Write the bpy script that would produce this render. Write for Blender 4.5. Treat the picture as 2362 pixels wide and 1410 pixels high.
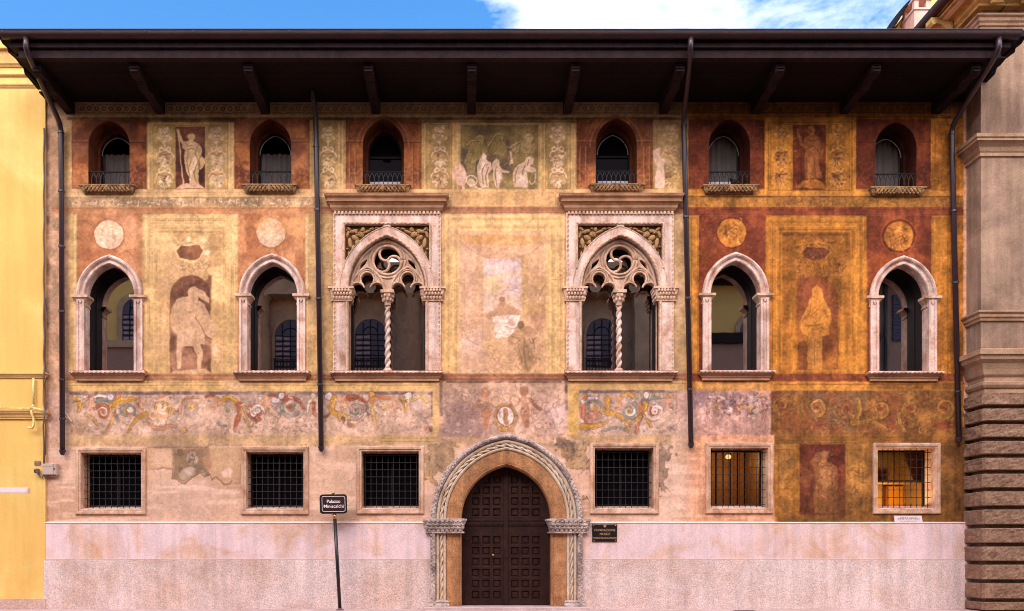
import bpy, bmesh, math, random
import numpy as np
from mathutils import Vector, Matrix

C = bpy.context.scene
for o in list(bpy.data.objects): bpy.data.objects.remove(o)
R = math.radians

# ------------------------------------------------------------------ camera, sky, sun, exposure
# the facade stands in the plane Y = 0 and is 85 photo pixels to the metre; the viewer stands 22 m off
S, PXC, HZ, EYE, D = 85.0, 1080.0, 1269.0, 1.6, 22.0
def px(x, d=0.0): return (x - PXC) / S * (D - d) / D
def pz(y, d=0.0): return EYE + (HZ - y) / S * (D - d) / D
cam = bpy.data.cameras.new("camera"); camo = bpy.data.objects.new("camera", cam); C.collection.objects.link(camo)
camo.location = (0, -D, EYE); camo.rotation_euler = (R(90), 0, 0)
cam.sensor_fit = 'HORIZONTAL'; cam.sensor_width = 36; cam.lens = 36 * D * S / 2362.0
cam.shift_x = (1181 - PXC) / 2362.0; cam.shift_y = (HZ - 705) / 2362.0
cam.clip_start = .05; cam.clip_end = 3000
C.camera = camo

SUN_EL, SUN_AZ = R(40), R(-28)            # behind the viewer, from the upper left
sunv = Vector((math.sin(SUN_AZ) * math.cos(SUN_EL), -math.cos(SUN_AZ) * math.cos(SUN_EL), math.sin(SUN_EL)))
sl = bpy.data.lights.new("sun", 'SUN'); sl.energy = 1.5; sl.angle = R(30); sl.color = (1, .965, .93)
so = bpy.data.objects.new("sun", sl); C.collection.objects.link(so)
so.rotation_euler = (-sunv).to_track_quat('-Z', 'Y').to_euler(); so.location = sunv * 60

w = bpy.data.worlds.new("World"); C.world = w; w.use_nodes = True
nt = w.node_tree; nt.nodes.clear()
def N(t, **k):
    n = nt.nodes.new(t)
    for a, v in k.items(): setattr(n, a, v)
    return n
def L(a, b): nt.links.new(a, b)
out = N('ShaderNodeOutputWorld'); bg = N('ShaderNodeBackground'); bg.inputs[1].default_value = .15; L(bg.outputs[0], out.inputs[0])
sky = N('ShaderNodeTexSky', sky_type='NISHITA'); sky.sun_disc = False; sky.sun_elevation = SUN_EL
sky.sun_rotation = math.atan2(sunv.x, sunv.y); sky.altitude = 60; sky.air_density = 1.0; sky.dust_density = .6; sky.ozone_density = 2.2
tc = N('ShaderNodeTexCoord'); sep = N('ShaderNodeSeparateXYZ'); L(tc.outputs['Generated'], sep.inputs[0])
mp = N('ShaderNodeMapping'); mp.inputs['Scale'].default_value = (1, 1, 2.0); L(tc.outputs['Generated'], mp.inputs[0])
n1 = N('ShaderNodeTexNoise'); n1.inputs['Scale'].default_value = 7.5; n1.inputs['Detail'].default_value = 9; n1.inputs['Roughness'].default_value = .6; n1.inputs['Distortion'].default_value = .35; L(mp.outputs[0], n1.inputs[0])
def MA(op, a, b, c=None, clamp=False):
    m = N('ShaderNodeMath', operation=op); m.use_clamp = clamp
    for i, v in enumerate((a, b, c)):
        if v is None: continue
        if isinstance(v, (int, float)): m.inputs[i].default_value = v
        else: L(v, m.inputs[i])
    return m.outputs[0]
# more cloud to the right; bright cloud added behind the viewer lights the facade
cr = N('ShaderNodeValToRGB'); L(MA('ADD', sep.outputs[0], .5), cr.inputs[0]); els = cr.color_ramp.elements
for i_, (p_, v_) in enumerate(((.0, .0), (.48, .0), (.525, .30), (.58, .43), (.70, .46), (.78, .37), (.90, .32), (1.0, .42))):
    e_ = els[i_] if i_ < 2 else els.new(p_)
    e_.position = p_; e_.color = (v_, v_, v_, 1)
bias = MA('ADD', cr.outputs[0], MA('MULTIPLY', MA('MULTIPLY_ADD', sep.outputs[1], -1.6, -.05, True), .6))
mask = MA('MULTIPLY_ADD', MA('ADD', n1.outputs[0], bias), 3.4, -2.55, True)
mixc = N('ShaderNodeMix', data_type='RGBA'); L(mask, mixc.inputs[0])
hs = N('ShaderNodeHueSaturation'); hs.inputs['Saturation'].default_value = 1.3; hs.inputs['Value'].default_value = 1.5; L(sky.outputs[0], hs.inputs['Color'])
L(hs.outputs[0], mixc.inputs[6])
cl = N('ShaderNodeMix', data_type='RGBA'); cl.inputs[6].default_value = (9, 9, 9.3, 1); cl.inputs[7].default_value = (17, 17, 17.6, 1)
L(MA('MULTIPLY_ADD', sep.outputs[1], -1.6, .1, True), cl.inputs[0]); L(cl.outputs[2], mixc.inputs[7])
L(mixc.outputs[2], bg.inputs[0])

C.view_settings.view_transform = 'Standard'; C.view_settings.look = 'None'; C.view_settings.gamma = 1
C.view_settings.use_curve_mapping = False; C.view_settings.exposure = 0.55
C.render.engine = 'CYCLES'
try:
    C.cycles.filter_width = 1.0; C.cycles.use_denoising = True; C.cycles.max_bounces = 6; C.cycles.diffuse_bounces = 3; C.cycles.glossy_bounces = 3; C.cycles.transparent_max_bounces = 8
except Exception: pass

# ------------------------------------------------------------------ materials
def lin(c, k=1.0):
    r = []
    for v in c:
        v = v / 255.0
        r.append(min(.9, k * (v / 12.92 if v <= .04045 else ((v + .055) / 1.055) ** 2.4)))
    return tuple(r) + (1.0,)
ALB = .9                                     # paint reflectance against the tone the paint shows in daylight
def material(name, col, rough=.85, var=.25, scale=3.0, fine=40.0, finevar=.2, bump=.15, spec=.25, stain=None, stain_amt=.5, metal=0.0, bscale=None, alb=None, streak=0.0):
    m = bpy.data.materials.new(name); m.use_nodes = True; t = m.node_tree; t.nodes.clear()
    def n(ty, **k):
        q = t.nodes.new(ty)
        for a, v in k.items(): setattr(q, a, v)
        return q
    lk = t.links.new
    o = n('ShaderNodeOutputMaterial'); b = n('ShaderNodeBsdfPrincipled'); lk(b.outputs[0], o.inputs[0])
    b.inputs['Roughness'].default_value = rough; b.inputs['Specular IOR Level'].default_value = spec; b.inputs['Metallic'].default_value = metal
    k = ALB if alb is None else alb
    c = lin(col, k)
    geo = n('ShaderNodeNewGeometry'); pos = geo.outputs['Position']
    a = n('ShaderNodeTexNoise'); a.inputs['Scale'].default_value = scale; a.inputs['Detail'].default_value = 6; a.inputs['Roughness'].default_value = .62; lk(pos, a.inputs[0])
    r1 = n('ShaderNodeMapRange'); r1.inputs['From Min'].default_value = .3; r1.inputs['From Max'].default_value = .7; r1.inputs['To Min'].default_value = 1 - var; r1.inputs['To Max'].default_value = 1 + var * .8; lk(a.outputs[0], r1.inputs[0])
    f = n('ShaderNodeTexNoise'); f.inputs['Scale'].default_value = fine; f.inputs['Detail'].default_value = 3; lk(pos, f.inputs[0])
    r2 = n('ShaderNodeMapRange'); r2.inputs['From Min'].default_value = .3; r2.inputs['From Max'].default_value = .7; r2.inputs['To Min'].default_value = 1 - finevar; r2.inputs['To Max'].default_value = 1 + finevar * .7; lk(f.outputs[0], r2.inputs[0])
    mul = n('ShaderNodeMath', operation='MULTIPLY'); lk(r1.outputs[0], mul.inputs[0]); lk(r2.outputs[0], mul.inputs[1])
    if streak:
        mpp = n('ShaderNodeMapping'); mpp.inputs['Scale'].default_value = (5.0, 5.0, .35); lk(pos, mpp.inputs[0])
        sn = n('ShaderNodeTexNoise'); sn.inputs['Scale'].default_value = 1.0; sn.inputs['Detail'].default_value = 5; lk(mpp.outputs[0], sn.inputs[0])
        r3 = n('ShaderNodeMapRange'); r3.inputs['From Min'].default_value = .35; r3.inputs['From Max'].default_value = .62; r3.inputs['To Min'].default_value = 1 - streak; r3.inputs['To Max'].default_value = 1 + streak * .3; lk(sn.outputs[0], r3.inputs[0])
        m2 = n('ShaderNodeMath', operation='MULTIPLY'); lk(mul.outputs[0], m2.inputs[0]); lk(r3.outputs[0], m2.inputs[1]); mul = m2
    base = n('ShaderNodeRGB'); base.outputs[0].default_value = c; src = base.outputs[0]
    if stain is not None:
        s2 = n('ShaderNodeTexNoise'); s2.inputs['Scale'].default_value = scale * .55; s2.inputs['Detail'].default_value = 7; s2.inputs['Roughness'].default_value = .68; s2.inputs['Distortion'].default_value = .6
        off = n('ShaderNodeMapping'); off.inputs['Location'].default_value = (7.3, 2.1, 5.7); lk(pos, off.inputs[0]); lk(off.outputs[0], s2.inputs[0])
        rr = n('ShaderNodeMapRange'); rr.inputs['From Min'].default_value = .45; rr.inputs['From Max'].default_value = .68; rr.inputs['To Max'].default_value = stain_amt; lk(s2.outputs[0], rr.inputs[0])
        mx = n('ShaderNodeMix', data_type='RGBA'); lk(rr.outputs[0], mx.inputs[0]); lk(src, mx.inputs[6]); mx.inputs[7].default_value = lin(stain, k); src = mx.outputs[2]
    vm = n('ShaderNodeVectorMath', operation='SCALE'); lk(src, vm.inputs[0]); lk(mul.outputs[0], vm.inputs['Scale']); lk(vm.outputs[0], b.inputs['Base Color'])
    if bump:
        bn = n('ShaderNodeTexNoise'); bn.inputs['Scale'].default_value = bscale or fine * .8; bn.inputs['Detail'].default_value = 5; lk(pos, bn.inputs[0])
        bp = n('ShaderNodeBump'); bp.inputs['Strength'].default_value = bump; bp.inputs['Distance'].default_value = .02; lk(bn.outputs[0], bp.inputs['Height']); lk(bp.outputs[0], b.inputs['Normal'])
    return m

def glow(name, col, st):
    m = bpy.data.materials.new(name); m.use_nodes = True; t = m.node_tree; t.nodes.clear()
    o = t.nodes.new('ShaderNodeOutputMaterial'); e = t.nodes.new('ShaderNodeEmission'); e.inputs[0].default_value = col; e.inputs[1].default_value = st; t.links.new(e.outputs[0], o.inputs[0]); return m

def mirror_glass(name, dark, refl, fac, clear=False, tr=.8, wav=.0):
    m = bpy.data.materials.new(name); m.use_nodes = True; t = m.node_tree; t.nodes.clear(); nn = t.nodes.new
    o = nn('ShaderNodeOutputMaterial'); mx = nn('ShaderNodeMixShader'); mx.inputs[0].default_value = fac
    if clear: a = nn('ShaderNodeBsdfTransparent'); a.inputs[0].default_value = (tr, tr * .98, tr * .98, 1)
    else: a = nn('ShaderNodeBsdfDiffuse'); a.inputs[0].default_value = dark
    g = nn('ShaderNodeBsdfGlossy'); g.inputs['Color'].default_value = refl; g.inputs['Roughness'].default_value = .012
    if wav:
        geo = nn('ShaderNodeNewGeometry'); bn = nn('ShaderNodeTexNoise'); bn.inputs['Scale'].default_value = 1.3; t.links.new(geo.outputs['Position'], bn.inputs[0])
        bp = nn('ShaderNodeBump'); bp.inputs['Strength'].default_value = wav; bp.inputs['Distance'].default_value = .01; t.links.new(bn.outputs[0], bp.inputs['Height']); t.links.new(bp.outputs[0], g.inputs['Normal'])
    t.links.new(a.outputs[0], mx.inputs[1]); t.links.new(g.outputs[0], mx.inputs[2]); t.links.new(mx.outputs[0], o.inputs[0]); return m

# ------------------------------------------------------------------ mesh builder
class MB:
    def __init__(s): s.v = []; s.f = []
    def add(s, vs, fs):
        b = len(s.v); s.v += [tuple(q) for q in vs]; s.f += [tuple(b + i for i in f) for f in fs]
    def box(s, x0, x1, y0, y1, z0, z1, ch=0.0):
        if x1 < x0: x0, x1 = x1, x0
        if y1 < y0: y0, y1 = y1, y0
        if z1 < z0: z0, z1 = z1, z0
        if ch <= 0:
            s.add([(x0, y0, z0), (x1, y0, z0), (x1, y1, z0), (x0, y1, z0), (x0, y0, z1), (x1, y0, z1), (x1, y1, z1), (x0, y1, z1)],
                  [(0, 3, 2, 1), (4, 5, 6, 7), (0, 1, 5, 4), (1, 2, 6, 5), (2, 3, 7, 6), (3, 0, 4, 7)])
        else:                                       # front face chamfered all round
            c = ch
            s.add([(x0, y1, z0), (x1, y1, z0), (x1, y1, z1), (x0, y1, z1), (x0, y0 + c, z0), (x1, y0 + c, z0), (x1, y0 + c, z1), (x0, y0 + c, z1), (x0 + c, y0, z0 + c), (x1 - c, y0, z0 + c), (x1 - c, y0, z1 - c), (x0 + c, y0, z1 - c)],
                  [(3, 2, 1, 0), (0, 1, 5, 4), (1, 2, 6, 5), (2, 3, 7, 6), (3, 0, 4, 7), (4, 5, 9, 8), (5, 6, 10, 9), (6, 7, 11, 10), (7, 4, 8, 11), (8, 9, 10, 11)])
    def prism(s, poly, y0, y1):                       # polygon in X-Z pushed along Y
        n = len(poly)
        s.add([(x, y0, z) for x, z in poly] + [(x, y1, z) for x, z in poly],
              [tuple(range(n - 1, -1, -1)), tuple(range(n, 2 * n))] + [(i, (i + 1) % n, n + (i + 1) % n, n + i) for i in range(n)])
    def prism_x(s, poly, x0, x1):                     # polygon in Y-Z pushed along X
        n = len(poly)
        s.add([(x0, y, z) for y, z in poly] + [(x1, y, z) for y, z in poly],
              [tuple(range(n)), tuple(range(2 * n - 1, n - 1, -1))] + [(i, n + i, n + (i + 1) % n, (i + 1) % n) for i in range(n)])
    def sweep(s, path, prof, closed=False, cap=True):  # path in X-Z, profile (outward, y)
        n = len(path); m = len(prof); vs = []
        for i in range(n):
            def nrm(a, b):
                dx, dz = b[0] - a[0], b[1] - a[1]; l = math.hypot(dx, dz) or 1; return (-dz / l, dx / l)
            if closed: a = nrm(path[i - 1], path[i]); b = nrm(path[i], path[(i + 1) % n])
            else:
                a = nrm(path[max(i - 1, 0)], path[max(i, 1)]); b = nrm(path[min(i, n - 2)], path[min(i + 1, n - 1)])
            mx, mz = a[0] + b[0], a[1] + b[1]; q = mx * mx + mz * mz
            mx, mz = 2 * mx / q, 2 * mz / q
            for (o, y) in prof: vs.append((path[i][0] + mx * o, y, path[i][1] + mz * o))
        fs = []
        for i in range(n if closed else n - 1):
            j = (i + 1) % n
            for k in range(m - 1): fs.append((i * m + k, i * m + k + 1, j * m + k + 1, j * m + k))
        if cap and not closed: fs += [tuple(range(m)), tuple(range((n - 1) * m + m - 1, (n - 1) * m - 1, -1))]
        s.add(vs, fs)
    def tube(s, pts, r, n=10, r1=None, lobes=0, pitch=1.0, depth=.3, cap=True):
        pts = [Vector(p) for p in pts]; m = len(pts); vs = []; dist = 0; up = None
        for i, p in enumerate(pts):
            t = (pts[min(i + 1, m - 1)] - pts[max(i - 1, 0)]).normalized()
            if up is None: up = Vector((0, 1, 0)) if abs(t.y) < .9 else Vector((1, 0, 0))
            u = (up - t * up.dot(t)).normalized(); up = u; v = t.cross(u)
            if i: dist += (p - pts[i - 1]).length
            rr = r if r1 is None else r + (r1 - r) * i / (m - 1)
            for k in range(n):
                a = 2 * math.pi * k / n
                q = rr
                if lobes: q = rr * (1 - depth + depth * abs(math.cos((a * lobes + dist / pitch * 2 * math.pi) / 2)))
                vs.append(p + (u * math.cos(a) + v * math.sin(a)) * q)
        fs = [(i * n + k, i * n + (k + 1) % n, (i + 1) * n + (k + 1) % n, (i + 1) * n + k) for i in range(m - 1) for k in range(n)]
        if cap: fs += [tuple(range(n - 1, -1, -1)), tuple(range((m - 1) * n, m * n))]
        s.add(vs, fs)
    def rope(s, pts, r, lobes=2, pitch=.16, n=8, step=.03):
        q = [Vector(pts[0])]
        for a, b in zip(pts[:-1], pts[1:]):
            a, b = Vector(a), Vector(b); k = max(1, int((b - a).length / step))
            q += [a.lerp(b, i / k) for i in range(1, k + 1)]
        s.tube(q, r, n, None, lobes, pitch, .42)
    def lathe(s, cx, cy, prof, n=18):
        vs = [(cx + r * math.cos(2 * math.pi * k / n), cy + r * math.sin(2 * math.pi * k / n), z) for r, z in prof for k in range(n)]
        m = len(prof)
        fs = [(i * n + k, i * n + (k + 1) % n, (i + 1) * n + (k + 1) % n, (i + 1) * n + k) for i in range(m - 1) for k in range(n)]
        s.add(vs, fs + [tuple(range(n - 1, -1, -1)), tuple(range((m - 1) * n, m * n))])
    def cornice(s, x0, x1, prof, yb=.05, y0=0.0, left=True, right=True):  # profile (out, z) run round three sides
        vs = []; m = len(prof)
        for o, z in prof:
            l = o if left else 0; r = o if right else 0
            vs += [(x0 - l, yb, z), (x0 - l, y0 - o, z), (x1 + r, y0 - o, z), (x1 + r, yb, z)]
        fs = [(i * 4 + k, i * 4 + k + 1, i * 4 + 5 + k, i * 4 + 4 + k) for i in range(m - 1) for k in range(3)]
        s.add(vs, fs + [(3, 2, 1, 0), ((m - 1) * 4, (m - 1) * 4 + 1, (m - 1) * 4 + 2, (m - 1) * 4 + 3)])
    def ball(s, c, r, n=8, m=6, rot=0.0):
        vs = []
        for i in range(m + 1):
            a = math.pi * i / m
            for k in range(n):
                b = 2 * math.pi * k / n
                x, y, z = r[0] * math.sin(a) * math.cos(b), r[1] * math.sin(a) * math.sin(b), r[2] * math.cos(a)
                if rot: x, z = x * math.cos(rot) - z * math.sin(rot), x * math.sin(rot) + z * math.cos(rot)
                vs.append((c[0] + x, c[1] + y, c[2] + z))
        s.add(vs, [(i * n + k, i * n + (k + 1) % n, (i + 1) * n + (k + 1) % n, (i + 1) * n + k) for i in range(m) for k in range(n)])
    def relief(s, x0, x1, z0, z1, y, h, nx, nz, back=.04):
        vs = []
        for j in range(nz + 1):
            for i in range(nx + 1):
                u = i / nx; v = j / nz
                vs.append((x0 + (x1 - x0) * u, y - h(u, v), z0 + (z1 - z0) * v))
        w = nx + 1
        fs = [(j * w + i, j * w + i + 1, (j + 1) * w + i + 1, (j + 1) * w + i) for j in range(nz) for i in range(nx)]
        s.add(vs, fs)
        rim = [i for i in range(w)] + [j * w + nx for j in range(1, nz + 1)] + [nz * w + i for i in range(nx - 1, -1, -1)] + [j * w for j in range(nz - 1, 0, -1)]
        b = len(s.v); base = b - len(vs)
        s.v += [(s.v[base + r][0], y + back, s.v[base + r][2]) for r in rim]; n = len(rim)
        s.f += [(base + rim[k], b + k, b + (k + 1) % n, base + rim[(k + 1) % n]) for k in range(n)]
    def build(s, name, mat, parent=None, smooth=False):
        me = bpy.data.meshes.new(name); me.from_pydata(s.v, [], s.f); me.validate(); me.update()
        bm = bmesh.new(); bm.from_mesh(me); bmesh.ops.recalc_face_normals(bm, faces=bm.faces); bm.to_mesh(me); bm.free()
        if smooth: me.polygons.foreach_set('use_smooth', [True] * len(me.polygons))
        me.materials.append(mat)
        o = bpy.data.objects.new(name, me); C.collection.objects.link(o)
        attach(o, parent)
        return o
def attach(o, parent):
    if parent is not None:
        q = parent; off = Vector((0, 0, 0))
        while q is not None: off += q.location; q = q.parent
        o.parent = parent; o.location = Vector(o.location) - off
def empty(name, loc):
    o = bpy.data.objects.new(name, None); C.collection.objects.link(o); o.location = loc; o.empty_display_size = .3; return o
def tag(o, label=None, cat=None, group=None, kind=None):
    if label: o['label'] = label
    if cat: o['category'] = cat
    if group: o['group'] = group
    if kind: o['kind'] = kind
    return o
def arch(cx, zs, hw, rise, n=14):                     # pointed arch in X-Z, left spring to right spring
    Rr = (hw * hw + rise * rise) / (2 * hw); th = math.asin(min(1, rise / Rr))
    if rise > hw: th = math.atan2(rise, Rr - hw)
    a = [(cx - hw + Rr - Rr * math.cos(th * k / n), zs + Rr * math.sin(th * k / n)) for k in range(n + 1)]
    return a + [(2 * cx - x, z) for x, z in a[-2::-1]]
def doorway(cx, zb, zs, hw, rise, n=14): return [(cx - hw, zb)] + arch(cx, zs, hw, rise, n) + [(cx + hw, zb)]

# sheet of small cells with holes whose outlines the cells are pulled on to
def polynear(X, Z, p):
    d = np.full(X.shape, 1e9); ins = np.zeros(X.shape, bool); nx = X.copy(); nz = Z.copy(); n = len(p)
    for k in range(n):
        ax, az = p[k]; bx, bz = p[(k + 1) % n]; dx, dz = bx - ax, bz - az; l = dx * dx + dz * dz + 1e-12
        t = np.clip(((X - ax) * dx + (Z - az) * dz) / l, 0, 1); qx = ax + t * dx; qz = az + t * dz; q = np.hypot(X - qx, Z - qz)
        m = q < d; d = np.where(m, q, d); nx = np.where(m, qx, nx); nz = np.where(m, qz, nz)
        c = ((az > Z) != (bz > Z)) & (X < dx * (Z - az) / (dz if abs(dz) > 1e-12 else 1e-12) + ax); ins ^= c
    return ins, d, nx, nz
def holed_grid(X, Z, holes, outline=None, pad=.1):
    h, w_ = X.shape; forb = np.zeros((h, w_), bool); NX = X.copy(); NZ = Z.copy(); best = np.full((h, w_), 1e9)
    for p in holes:
        xs = [q[0] for q in p]; zs = [q[1] for q in p]
        m = (X > min(xs) - pad) & (X < max(xs) + pad) & (Z > min(zs) - pad) & (Z < max(zs) + pad)
        ins, d, a, b = polynear(X[m], Z[m], p)
        f = forb[m]; bd = best[m]; up = ins & (d < bd)
        xx = NX[m]; zz = NZ[m]; xx[up] = a[up]; zz[up] = b[up]; bd[up] = d[up]
        NX[m] = xx; NZ[m] = zz; best[m] = bd; forb[m] = f | ins
    if outline is not None:
        ins, d, a, b = polynear(X, Z, outline); o = ~ins; forb |= o; NX = np.where(o, a, NX); NZ = np.where(o, b, NZ)
    i0 = np.arange(h * w_).reshape(h, w_)
    q = np.stack([i0[:-1, :-1], i0[:-1, 1:], i0[1:, 1:], i0[1:, :-1]], -1).reshape(-1, 4)
    fb = forb.ravel(); q = q[~fb[q].all(1)]
    used = np.zeros(h * w_, bool); used[q.ravel()] = True
    sx = np.where(forb, NX, X).ravel(); sz = np.where(forb, NZ, Z).ravel()
    idx = -np.ones(h * w_, int); idx[used] = np.arange(used.sum())
    return sx[used], sz[used], idx[q], used
def slab(name, mat, parent, holes, outline, cell, y0, y1, smooth=False):
    xs = [p[0] for p in outline]; zs = [p[1] for p in outline]
    gx = np.arange(min(xs) - cell, max(xs) + cell * 1.5, cell); gz = np.arange(min(zs) - cell, max(zs) + cell * 1.5, cell)
    X, Z = np.meshgrid(gx, gz); sx, sz, q, _ = holed_grid(X, Z, holes, outline)
    b = MB(); b.add([(a, y0, c) for a, c in zip(sx, sz)], [tuple(f) for f in q.tolist()])
    from collections import Counter
    cnt = Counter()
    for f in q.tolist():
        for k in range(4):
            e = (f[k], f[(k + 1) % 4]); cnt[(min(e), max(e))] += 1
    n = len(sx); b.v += [(a, y1, c) for a, c in zip(sx, sz)]
    b.f += [(e[0], e[1], n + e[1], n + e[0]) for e, c in cnt.items() if c == 1]
    return b.build(name, mat, parent, smooth)
def text_mesh(name, txt, size, mat, parent, loc, align='CENTER', ext=.002, rotz=0.0, bold=0.0):
    cu = bpy.data.curves.new(name, 'FONT'); cu.body = txt; cu.size = size; cu.align_x = align; cu.align_y = 'CENTER'; cu.extrude = ext; cu.offset = bold; cu.space_line = 1.05
    to = bpy.data.objects.new(name + "_curve", cu); C.collection.objects.link(to); dg = bpy.context.evaluated_depsgraph_get()
    me = bpy.data.meshes.new_from_object(to.evaluated_get(dg)); bpy.data.objects.remove(to)
    me.name = name; me.materials.clear(); me.materials.append(mat)
    o = bpy.data.objects.new(name, me); C.collection.objects.link(o); o.rotation_euler = (R(90), 0, rotz); o.location = loc; attach(o, parent); return o
# ---------------------------------------------------------------- fresco painter
# the painted plaster of the facade: a colour per wall vertex (paint only, no light)
RES = 1.5
CX0, CY0, CX1, CY1 = 96, 200, 2244, 1216
PW = int((CX1 - CX0) / RES) + 1
PH = int((CY1 - CY0) / RES) + 1

def vnoise(sx, sy, seed, w=None, h=None, res=None):
    w = w or PW; h = h or PH; res = res or RES
    rg = np.random.RandomState(seed)
    gw = int(w * res / sx) + 3; gh = int(h * res / sy) + 3
    g = rg.rand(gh, gw)
    u = np.arange(w) * res / sx; v = np.arange(h) * res / sy
    iu = u.astype(int); iv = v.astype(int)
    fu = u - iu; fv = v - iv
    fu = fu * fu * (3 - 2 * fu); fv = fv * fv * (3 - 2 * fv)
    a = g[iv][:, iu]; b = g[iv][:, iu + 1]; c = g[iv + 1][:, iu]; d = g[iv + 1][:, iu + 1]
    return (a * (1 - fu) + b * fu) * (1 - fv)[:, None] + (c * (1 - fu) + d * fu) * fv[:, None]

def fbm(s, octv, seed, ax=1.0, ay=1.0):
    t = 0; amp = 1; tot = 0
    for k in range(octv):
        t = t + amp * vnoise(max(s * ax / 2 ** k, 1.9), max(s * ay / 2 ** k, 1.9), seed + 17 * k)
        tot += amp; amp *= .55
    t = t / tot
    return np.clip((t - t.mean()) / (t.std() * 4) + .5, 0, 1)

GX, GY = np.meshgrid(CX0 + RES * np.arange(PW), CY0 + RES * np.arange(PH))
GX = GX.astype(float); GY = GY.astype(float)
NB = fbm(120, 4, 1); NM = fbm(40, 4, 2); NS = fbm(14, 3, 3); NF = fbm(5, 2, 4)
NV = fbm(30, 3, 5, .35, 4.0); NH = fbm(30, 3, 6, 4.0, .4); NC = fbm(70, 4, 7)
WX = GX + (fbm(16, 3, 8) - .5) * 2.6; WY = GY + (fbm(16, 3, 9) - .5) * 2.6
RX = GX + (fbm(30, 4, 10) - .5) * 34 + (NF - .5) * 8; RY = GY + (fbm(30, 4, 11) - .5) * 34 + (NF - .5) * 8
IMG = np.zeros((PH, PW, 3)); HGT = np.zeros((PH, PW))

def C3(c): return np.array(c, float)
def win(x0, y0, x1, y1, pad=8):
    i0 = max(0, int((x0 - pad - CX0) / RES)); i1 = min(PW, int((x1 + pad - CX0) / RES) + 2)
    j0 = max(0, int((y0 - pad - CY0) / RES)); j1 = min(PH, int((y1 + pad - CY0) / RES) + 2)
    return (slice(j0, max(j0, j1)), slice(i0, max(i0, i1)))
def put(sl, al, col, a=1.0, wear=0.0, var=.0):
    al = al * a
    if wear: al = al * np.clip(1 - wear * np.clip((NS[sl] * .6 + NM[sl] * .4 - .35) * 3, 0, 1.3), 0, 1)
    c = C3(col)
    if var: c = c * (1 + var * (NM[sl] - .5) * 2)[..., None]
    IMG[sl] = IMG[sl] * (1 - al[..., None]) + c * al[..., None]
def cov(sd, soft): return np.clip(.5 - sd / soft, 0, 1)
def rect(x0, y0, x1, y1, col, a=1., soft=1.6, wear=0., var=0., rough=0):
    sl = win(x0, y0, x1, y1, 8 + 22 * rough)
    X = (RX if rough else WX)[sl]; Y = (RY if rough else WY)[sl]
    if not rough: X = GX[sl] * .6 + X * .4; Y = GY[sl] * .6 + Y * .4
    sd = np.maximum(np.maximum(x0 - X, X - x1), np.maximum(y0 - Y, Y - y1))
    put(sl, cov(sd, soft), col, a, wear, var)
def frame(x0, y0, x1, y1, w, col, a=1., soft=1.6, wear=0., bottom=True):
    rect(x0, y0, x1, y0 + w, col, a, soft, wear)
    rect(x0, y0 + w, x0 + w, y1, col, a, soft, wear); rect(x1 - w, y0 + w, x1, y1, col, a, soft, wear)
    if bottom: rect(x0, y1 - w, x1, y1, col, a, soft, wear)
def segd(X, Y, ax, ay, bx, by):
    dx = bx - ax; dy = by - ay; L = dx * dx + dy * dy + 1e-9
    t = np.clip(((X - ax) * dx + (Y - ay) * dy) / L, 0, 1)
    return np.hypot(X - ax - t * dx, Y - ay - t * dy), t
def polysd(X, Y, p):
    d = np.full(X.shape, 1e9); ins = np.zeros(X.shape, bool)
    n = len(p)
    for k in range(n):
        ax, ay = p[k]; bx, by = p[(k + 1) % n]
        d = np.minimum(d, segd(X, Y, ax, ay, bx, by)[0])
        c = ((ay > Y) != (by > Y)) & (X < (bx - ax) * (Y - ay) / ((by - ay) if by != ay else 1e-9) + ax)
        ins ^= c
    return np.where(ins, -d, d)
def poly(p, col, a=1., soft=1.6, wear=0., var=0., rough=0):
    xs = [q[0] for q in p]; ys = [q[1] for q in p]
    sl = win(min(xs), min(ys), max(xs), max(ys), 8 + 22 * rough)
    if IMG[sl].size == 0: return
    X, Y = (RX[sl], RY[sl]) if rough else (WX[sl], WY[sl])
    put(sl, cov(polysd(X, Y, p), soft), col, a, wear, var)
def ell(cx, cy, rx, ry, col, a=1., soft=1.6, wear=0., rot=0., var=0.):
    r = max(rx, ry); sl = win(cx - r, cy - r, cx + r, cy + r)
    if IMG[sl].size == 0: return
    X = WX[sl] - cx; Y = WY[sl] - cy
    if rot: X, Y = X * math.cos(rot) + Y * math.sin(rot), -X * math.sin(rot) + Y * math.cos(rot)
    q = np.hypot(X / rx, Y / ry)
    put(sl, cov((q - 1) * min(rx, ry), soft), col, a, wear, var)
def line(p, w, col, a=1., soft=1.6, wear=0., w1=None):
    xs = [q[0] for q in p]; ys = [q[1] for q in p]; wm = max(w, w1 or 0)
    sl = win(min(xs), min(ys), max(xs), max(ys), 6 + wm)
    if IMG[sl].size == 0: return
    X, Y = WX[sl], WY[sl]; d = np.full(X.shape, 1e9); n = len(p) - 1
    for k in range(n):
        dd, t = segd(X, Y, *p[k], *p[k + 1])
        ww = w if w1 is None else w + (w1 - w) * (k + t) / n
        d = np.minimum(d, dd - ww / 2)
    put(sl, cov(d, soft), col, a, wear)
def ring(cx, cy, r, w, col, a=1., soft=1.6, a0=0., a1=6.2832, wear=0., w1=None, ry=None):
    n = max(6, int(abs(a1 - a0) * 4)); ry = ry or r
    line([(cx + r * math.cos(a0 + (a1 - a0) * k / n), cy + ry * math.sin(a0 + (a1 - a0) * k / n)) for k in range(n + 1)], w, col, a, soft, wear, w1)
def spiral(cx, cy, r, turns, w, col, a=1., d=1, ph=0., w1=1.5, wear=0., r1=2.0):
    n = int(turns * 14)
    line([(cx + (r + (r1 - r) * k / n) * math.cos(ph + d * turns * 6.2832 * k / n), cy + (r + (r1 - r) * k / n) * math.sin(ph + d * turns * 6.2832 * k / n)) for k in range(n + 1)], w, col, a, 2., wear, w1)
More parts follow.
